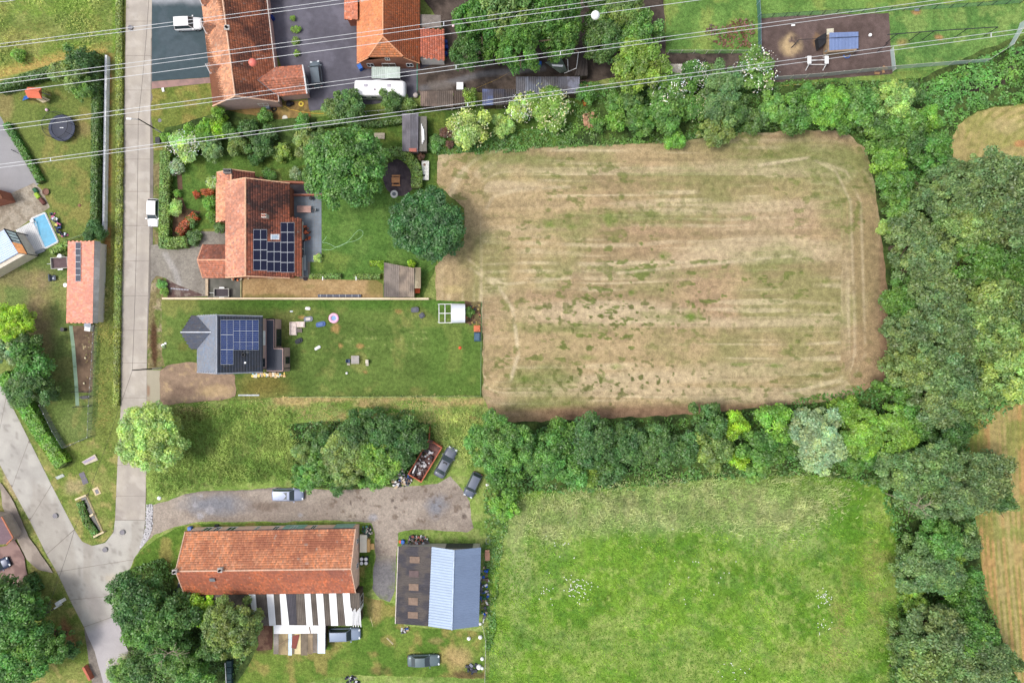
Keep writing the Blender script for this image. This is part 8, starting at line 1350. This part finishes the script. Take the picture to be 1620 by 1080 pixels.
for x, y, nm_, cc, lb in ((434, 173, 'tyre', (40, 40, 42), 'small black tyre on the brown garden of the long house'), (451, 187, 'stepping_stone', (200, 196, 186), 'round pale stone disc on the brown garden of the long house'), (477, 165, 'hose_reel', (214, 190, 80), 'coiled yellow hose reel by the garage corner')): q = P(x, y); solo(nm_, MB().torus(.32, .12, .12, 20, 8, q.x, q.y) if nm_ != 'stepping_stone' else MB().cyl(q.x, q.y, .02, .1, .42, 18), mat('m_' + nm_, C(*cc), .8), lb, nm_.replace('_', ' '))
q = P(456, 163, .7); solo('black_heap', MB().ball(q.x, q.y, .3, .5, 12, 8, .7).ball(q.x + .5, q.y + .1, .2, .3, 10, 7), mat('black_plastic', C(38, 36, 40), .6), 'black plastic heap under the garage wall of the long house', 'heap'); q = P(422, 170, .5); solo('table_box', MB().box(q.x, q.y, 0, .9, .5, .7), mat('greyblue', C(130, 144, 160), .6), 'grey-blue box at the gable wall of the long house', 'box')
# dark house lawn
t = thing('garden_sofa', 'beige L-shaped corner sofa on the lawn behind the dark house', 'sofa', P(468, 518)); q = P(464, 519.5, .5); q2 = P(474, 513, .5); part(t, 'long_seat', MB().box(q.x, q.y, .1, 1.0, 2.1, .35), mat('beige_fabric', C(206, 190, 180), .85, var=.08)); part(t, 'short_seat', MB().box(q2.x + .1, q2.y, .1, 1.35, .9, .352), mat('beige_fabric', None)); [part(t, 'cushion', MB().box(q.x + (.0), q.y - .7 + k * .62, .455, .85, .58, .12), mat('beige_cushion', C(214, 198, 190), .85)) for k in range(3)]; part(t, 'cushion', MB().box(q2.x + .2, q2.y, .455, .9, .75, .12), mat('beige_cushion', None)); part(t, 'backrest', MB().box(q.x - .45, q.y, .457, .14, 2.0, .3), mat('beige_fabric', None))
q = P(474, 522.5, .4); t = thing('side_table', 'small slatted grey table in the corner of the beige sofa', 'table', q * 1.0); [part(t, 'slat', MB().box(q.x, q.y - .26 + k * .135, .36, .75, .11, .04), mat('grey_slats', C(120, 110, 106), .8)) for k in range(5)]; [part(t, 'leg', MB().box(q.x + a * .32, q.y + b * .28, 0, .06, .06, .355), dark_p) for a in (-1, 1) for b in (-1, 1)]
def toy(name, label, cat, x, y, sx, sy, h, rz, cc, cc2=None):
    q = P(x, y); t = thing(name, label, cat, q * 1.0); pr = [(-.5, -.35), (-.3, -.5), (.35, -.5), (.5, -.25), (.5, .3), (.3, .5), (-.35, .45), (-.5, .2)]; c_, s_ = math.cos(R(rz)), math.sin(R(rz)); pp_ = lambda f: [(q.x + (a * sx * c_ - b * sy * s_) * f, q.y + (a * sx * s_ + b * sy * c_) * f) for a, b in pr]
    part(t, 'body', MB().prism(pp_(1), .03, h), mat('toy_%d_%d' % (cc[0], cc[2]), C(*cc), .6, var=.08)); part(t, 'top', MB().prism(pp_(.55), h + .002, h + .12), mat('toy_%d_%d' % ((cc2 or cc)[0], (cc2 or cc)[2]), C(*(cc2 or cc)), .6, var=.08)); return t
toy('toy_car', 'grey and white ride-on toy above the blue one', 'toy', 488.5, 504.5, 1.4, .8, .3, 5, (112, 116, 130), (190, 184, 180)); toy('sun_lounger', 'blue folded lounger between grey toy and paddling pool', 'lounger', 508, 512.8, 1.5, .8, .3, 10, (62, 88, 140), (84, 108, 156)); toy('toy_car', 'black ride-on toy below the beige sofa', 'toy', 473.5, 539, 1.2, .75, .35, 25, (36, 42, 50)); toy('toy_slide', 'white toy right below the black ride-on', 'toy', 503, 550, 1.0, .45, .3, 30, (220, 220, 220)); toy('box', 'white box near the top of the dark house lawn', 'box', 487.5, 488, .8, .5, .25, -5, (216, 214, 210)); toy('box', 'tiny white box left of the white box', 'box', 461.5, 492.5, .5, .25, .15, 0, (200, 206, 210))
toy('boulder', 'larger dark grey boulder-like stool near the slatted shed', 'boulder', 657, 490, 1.2, .85, .5, 5, (84, 86, 96), (92, 94, 104)); toy('boulder', 'smaller dark grey boulder-like stool lower right of the larger one', 'boulder', 667.6, 499, .85, .8, .4, 35, (78, 80, 90), (86, 88, 98))
c = P(528.6, 503.2); t = thing('paddling_pool', 'round paddling pool with pink rim on the dark house lawn', 'paddling pool', c * 1.0); part(t, 'ring', MB().torus(.6, .22, .2, 32, 10, c.x, c.y), mat('pink_vinyl', C(238, 176, 200), .4, var=.03), smooth=True); part(t, 'water', MB().cyl(c.x, c.y, .05, .22, .45, 24), mat('blue_vinyl', C(110, 150, 190), .15, var=.15, fine=6))
q = P(562, 569, .6); t = thing('garden_table', 'square grey slatted table in the middle of the dark house lawn', 'table', q * 1.0); [part(t, 'slat', MB().box(q.x, q.y - .55 + k * .16, .68, 1.25, .14, .04), mat('grey_slats2', C(158, 152, 148), .8)) for k in range(8)]; [part(t, 'leg', MB().box(q.x + a * .55, q.y + b * .5, 0, .07, .07, .675), steel) for a in (-1, 1) for b in (-1, 1)]
for x, y, cc, lb, sg in ((551, 571, (70, 84, 110), 'dark blue chair on the left of the square grey table', -1), (580.5, 572, (190, 184, 170), 'pale chair on the right of the square grey table', 1)): q = P(x, y, .5); t = thing('garden_chair', lb, 'chair', q * 1.0, 'chairs at the square grey table'); m_ = mat('chair_%d' % cc[0], C(*cc), .7); part(t, 'seat', MB().box(q.x, q.y, .4, .5, .6, .06), m_); part(t, 'backrest', MB().box(q.x + sg * .27, q.y, .42, .06, .55, .5), m_); part(t, 'footrest', MB().box(q.x, q.y - .5, .3, .45, .3, .05), mat('chair_foot', C(170, 164, 150), .7)); [part(t, 'leg', MB().box(q.x + a * .2, q.y + b * .25, 0, .05, .05, .395), dark_p) for a in (-1, 1) for b in (-1, 1)]
q = P(549, 590); solo('ball', MB().ball(q.x, q.y, .2, .2, 12, 9), white_p, 'white ball on the grass under the square table', 'ball', smooth=True); q = P(728, 550); solo('toy_cone', MB().lathe([(.35, .02), (.3, .08), (.18, .3), (.05, .34), (.001, .34)], 8, q.x, q.y), mat('red_orange', C(214, 84, 50), .6), 'red-orange toy on the grass below the arched shelter', 'toy')
q = P(754.5, 519.5, .9); solo('grill', MB().box(q.x, q.y, 0, 1.0, 1.0, .8).box(q.x - .1, q.y, .802, .6, .7, .14).cyl(q.x + .25, q.y, .802, 1.0, .2, 12), mat('orange_rust2', C(190, 110, 76), .8, var=.2), 'orange-brown grill stand at the right lawn fence', 'grill'); q = P(755, 532.5, .8); t = thing('covered_barbecue', 'dark teal tarpaulin-covered barbecue below the orange grill stand', 'barbecue', q * 1.0); part(t, 'cover', MB().add([(q.x + a * w_, q.y + b * l_, z) for z, w_, l_ in ((0, .55, .75), (.7, .5, .7), (.95, .35, .5)) for a, b in ((-1, -1), (1, -1), (1, 1), (-1, 1))], [(3, 2, 1, 0)] + [(i * 4 + k, i * 4 + (k + 1) % 4, i * 4 + 4 + (k + 1) % 4, i * 4 + 4 + k) for i in (0, 1) for k in range(4)] + [(8, 9, 10, 11)]), mat('teal_tarp', C(66, 92, 112), .6, var=.1))
q = P(393, 625, .3); solo('metal_beam', MB().box(q.x, q.y, .03, 3.3, .2, .18), mat('grey_beam', C(176, 182, 190), .6), 'long pale metal beam lying below the dark house', 'beam')
for x, y, lb in ((291, 500.5, 'upper of two square stone slabs in the front lawn of the dark house'), (288.5, 522, 'lower of two square stone slabs in the front lawn of the dark house')): q = P(x, y); solo('stone_slab', MB().box(q.x, q.y, .02, .8, .8, .1, R(-3)), mat('pale_slab', C(192, 182, 168), .85, var=.12), lb, 'slab', 'square stone slabs in the front lawn')
q = P(259, 546); solo('white_rock', MB().box(q.x, q.y, .02, .5, .4, .3, .5).box(q.x + .35, q.y + .3, .02, .3, .3, .2, .2), white_p, 'two white stones on the verge left of the dark house', 'stones'); q = P(253, 787); solo('white_stone', MB().ball(q.x, q.y, .2, .34, 12, 8, .7), white_p, 'white painted stone in the grass at the gravel drive mouth', 'stone'); q = P(224, 144); 
q = P(259, 143); solo('white_stone', MB().box(q.x, q.y, .02, .35, .6, .25, .2), white_p, 'white stone at the edge of the top lawn near the brick strip', 'stone'); q = P(253, 191); solo('iron_cover', MB().cyl(q.x, q.y, .02, .08, .3, 12), iron, 'round dark lid in the top lawn near the street lamp', 'lid')
solo('utility_box', MB().box(P(250, 222, .5).x, P(250, 222, .5).y, 0, .7, .9, .7), dark_p, 'dark box at the upper end of the long front hedge', 'box')
# barn things
for k, (x, y) in enumerate(((572, 884), (579, 884), (572, 890.5), (579, 890.5))): q = P(x, y, .9); t = thing('drum', 'white-topped drum, %s of the four beside the barn wall' % ('upper left', 'upper right', 'lower left', 'lower right')[k], 'drum', q * 1.0, 'four white drums'); part(t, 'shell', MB().cyl(q.x, q.y, 0, .88, .29, 16), mat('dark_drum', C(60, 64, 76), .6)); part(t, 'lid', MB().cyl(q.x, q.y, .882, .93, .27, 16), white_p)
q = P(577, 862, 1.0); t = thing('crate_bed', 'white flat bed with a light wooden end by the barn east wall', 'platform', q * 1.0); part(t, 'bed', MB().box(q.x - .25, q.y + .2, .1, 1.1, 2.7, .8), mat('cream_board', C(232, 226, 206), .8, var=.06)); part(t, 'wood_end', MB().box(q.x + .55, q.y - .1, .1, .4, 2.0, .82), mat('light_wood', C(206, 168, 112), .8, var=.12)); part(t, 'plank', MB().box(q.x + 1.05, q.y - .4, .1, .6, .9, .3, .1), mat('light_wood', None))
t = thing('pallet', 'wooden pallet lying below the grey-blue off-road car', 'pallet', P(545, 1021)); q = P(545, 1021.5); [part(t, 'board', MB().box(q.x, q.y - .63 + k * .18, .12, 2.9, .155, .03), mat('pallet_wood', C(190, 160, 132), .85, var=.15)) for k in range(8)]; [part(t, 'bearer', MB().box(q.x + a * 1.3, q.y, .02, .1, 1.4, .098), wood_mid) for a in (-1, 0, 1)]
t = thing('pipe_rack', 'bundle of long white pipes leaning off the east end of the striped lean-to', 'pipes', P(562, 978)); [part(t, 'pipe', MB().tube([P(556 + k * 1.9, 961 + (k * 5) % 7, 2.9), P(557 + k * 2.0, 988 + (k * 3) % 6, 2.6)], .075, 6), white_p) for k in range(8)]
solo('plank', MB().tube([P(612, 1008, .1), P(622, 1018, .1)], .16, 4), mat('pale_plank', None), 'short pale plank lying on the lawn right of the pallet', 'plank'); solo('plank', MB().tube([P(586, 975, .1), P(590, 990, .1)], .1, 4), mat('pale_plank', None), 'thin pale plank in the grass between barn and metal shed', 'plank')
t = thing('dark_fence', 'dark green board screen at the bottom under the lumpy tree', 'fence', P(362, 1064)); [part(t, 'board', MB().box(P(362, 1050 + k * 10, 1).x, P(0, 1050 + k * 10, 1).y, 0, .8, .9, 1.0), mat('dark_green_board', C(34, 56, 62), .8)) for k in range(4)]; part(t, 'rail', MB().tube([P(356, 1048, 1.1), P(358, 1084, 1.1)], .05, 5), white_p)
for x, y, r, lb in ((742, 1008, .32, 'white ball-shaped lamp or float just below the metal shed corner'), (763, 1040, .3, 'white float at the meadow fence, uppermost'), (758, 1053, .42, 'largest white float at the meadow fence'), (763, 1055, .26, 'small white float right of the largest one'), (760, 985, .25, 'grey float on the east side of the metal shed'), (760, 1006, .34, 'whitish bag beside the meadow fence')): q = P(x, y); solo('float', MB().ball(q.x, q.y, .3, r, 14, 9), white_p, lb, 'float', 'white floats near the metal shed', smooth=True)
heap('rubbish', 'black crates and bags at the bottom right corner of the shed lawn', [(738, 1050), (754, 1048), (756, 1062), (742, 1062)], 16, .3, [(50, 54, 66), (120, 124, 134), (70, 70, 76)], (.25, .7), 21)
q = P(636, 857, .6); solo('bucket', MB().cyl(q.x + .1, q.y, 0, .7, .35, 12, .3), mat('blue_plastic', None), 'blue tub at the top-left corner of the metal shed', 'tub'); solo('bucket', MB().cyl(q.x - .35, q.y - .05, 0, .3, .25, 12), mat('orange_plastic', None), 'orange tub at the top-left corner of the metal shed', 'tub')
q = P(771, 878, .5); t = thing('brick_pallet', 'stack of pale orange bricks beside the metal shed north-east corner', 'bricks', q * 1.0); rg = random.Random(5)
for k in range(8): part(t, 'brick_row', MB().box(q.x, q.y - .75 + k * .21, 0, .75, .19, .5 + rg.uniform(-.05, .05)), mat('pale_brick', C(206, 156, 130), .9, var=.15))
q = P(772, 856, .5); solo('cage', MB().box(q.x, q.y, 0, .6, .8, .05).tube([(q.x - .3, q.y - .4, .4), (q.x + .3, q.y - .4, .4), (q.x + .3, q.y + .4, .4), (q.x - .3, q.y + .4, .4), (q.x - .3, q.y - .4, .4)], .04, 5), steel, 'small grey wire cage above the brick stack', 'cage')
q = P(253, 833); solo('blue_bin', MB().box(P(301, 835, .5).x, P(301, 835, .5).y, 0, .5, .5, .9), mat('blue_plastic', None), 'blue bin at the north-west corner of the barn', 'bin'); solo('dark_planter', MB().box(P(343, 831, .3).x, P(343, 831, .3).y, 0, .6, .4, .5), dark_p, 'small dark tub in front of the barn windows', 'tub')
for k, (x, y) in enumerate(((771, 766), (568, 767), (555, 767), (508, 763), (611, 759))): q = P(x, y); solo('white_scrap', MB().box(q.x, q.y, .02, .5, .35, .15, .4).box(q.x + .35, q.y + .25, .02, .3, .3, .1, 1), white_p if k != 4 else mat('blue_plastic', None), ('white scraps in the grass right of the last small car', 'white scraps at the thicket edge, right', 'white scraps at the thicket edge, left', 'white stone at the thicket edge near the silver car', 'blue scrap left of the rubbish heap')[k], 'scrap')
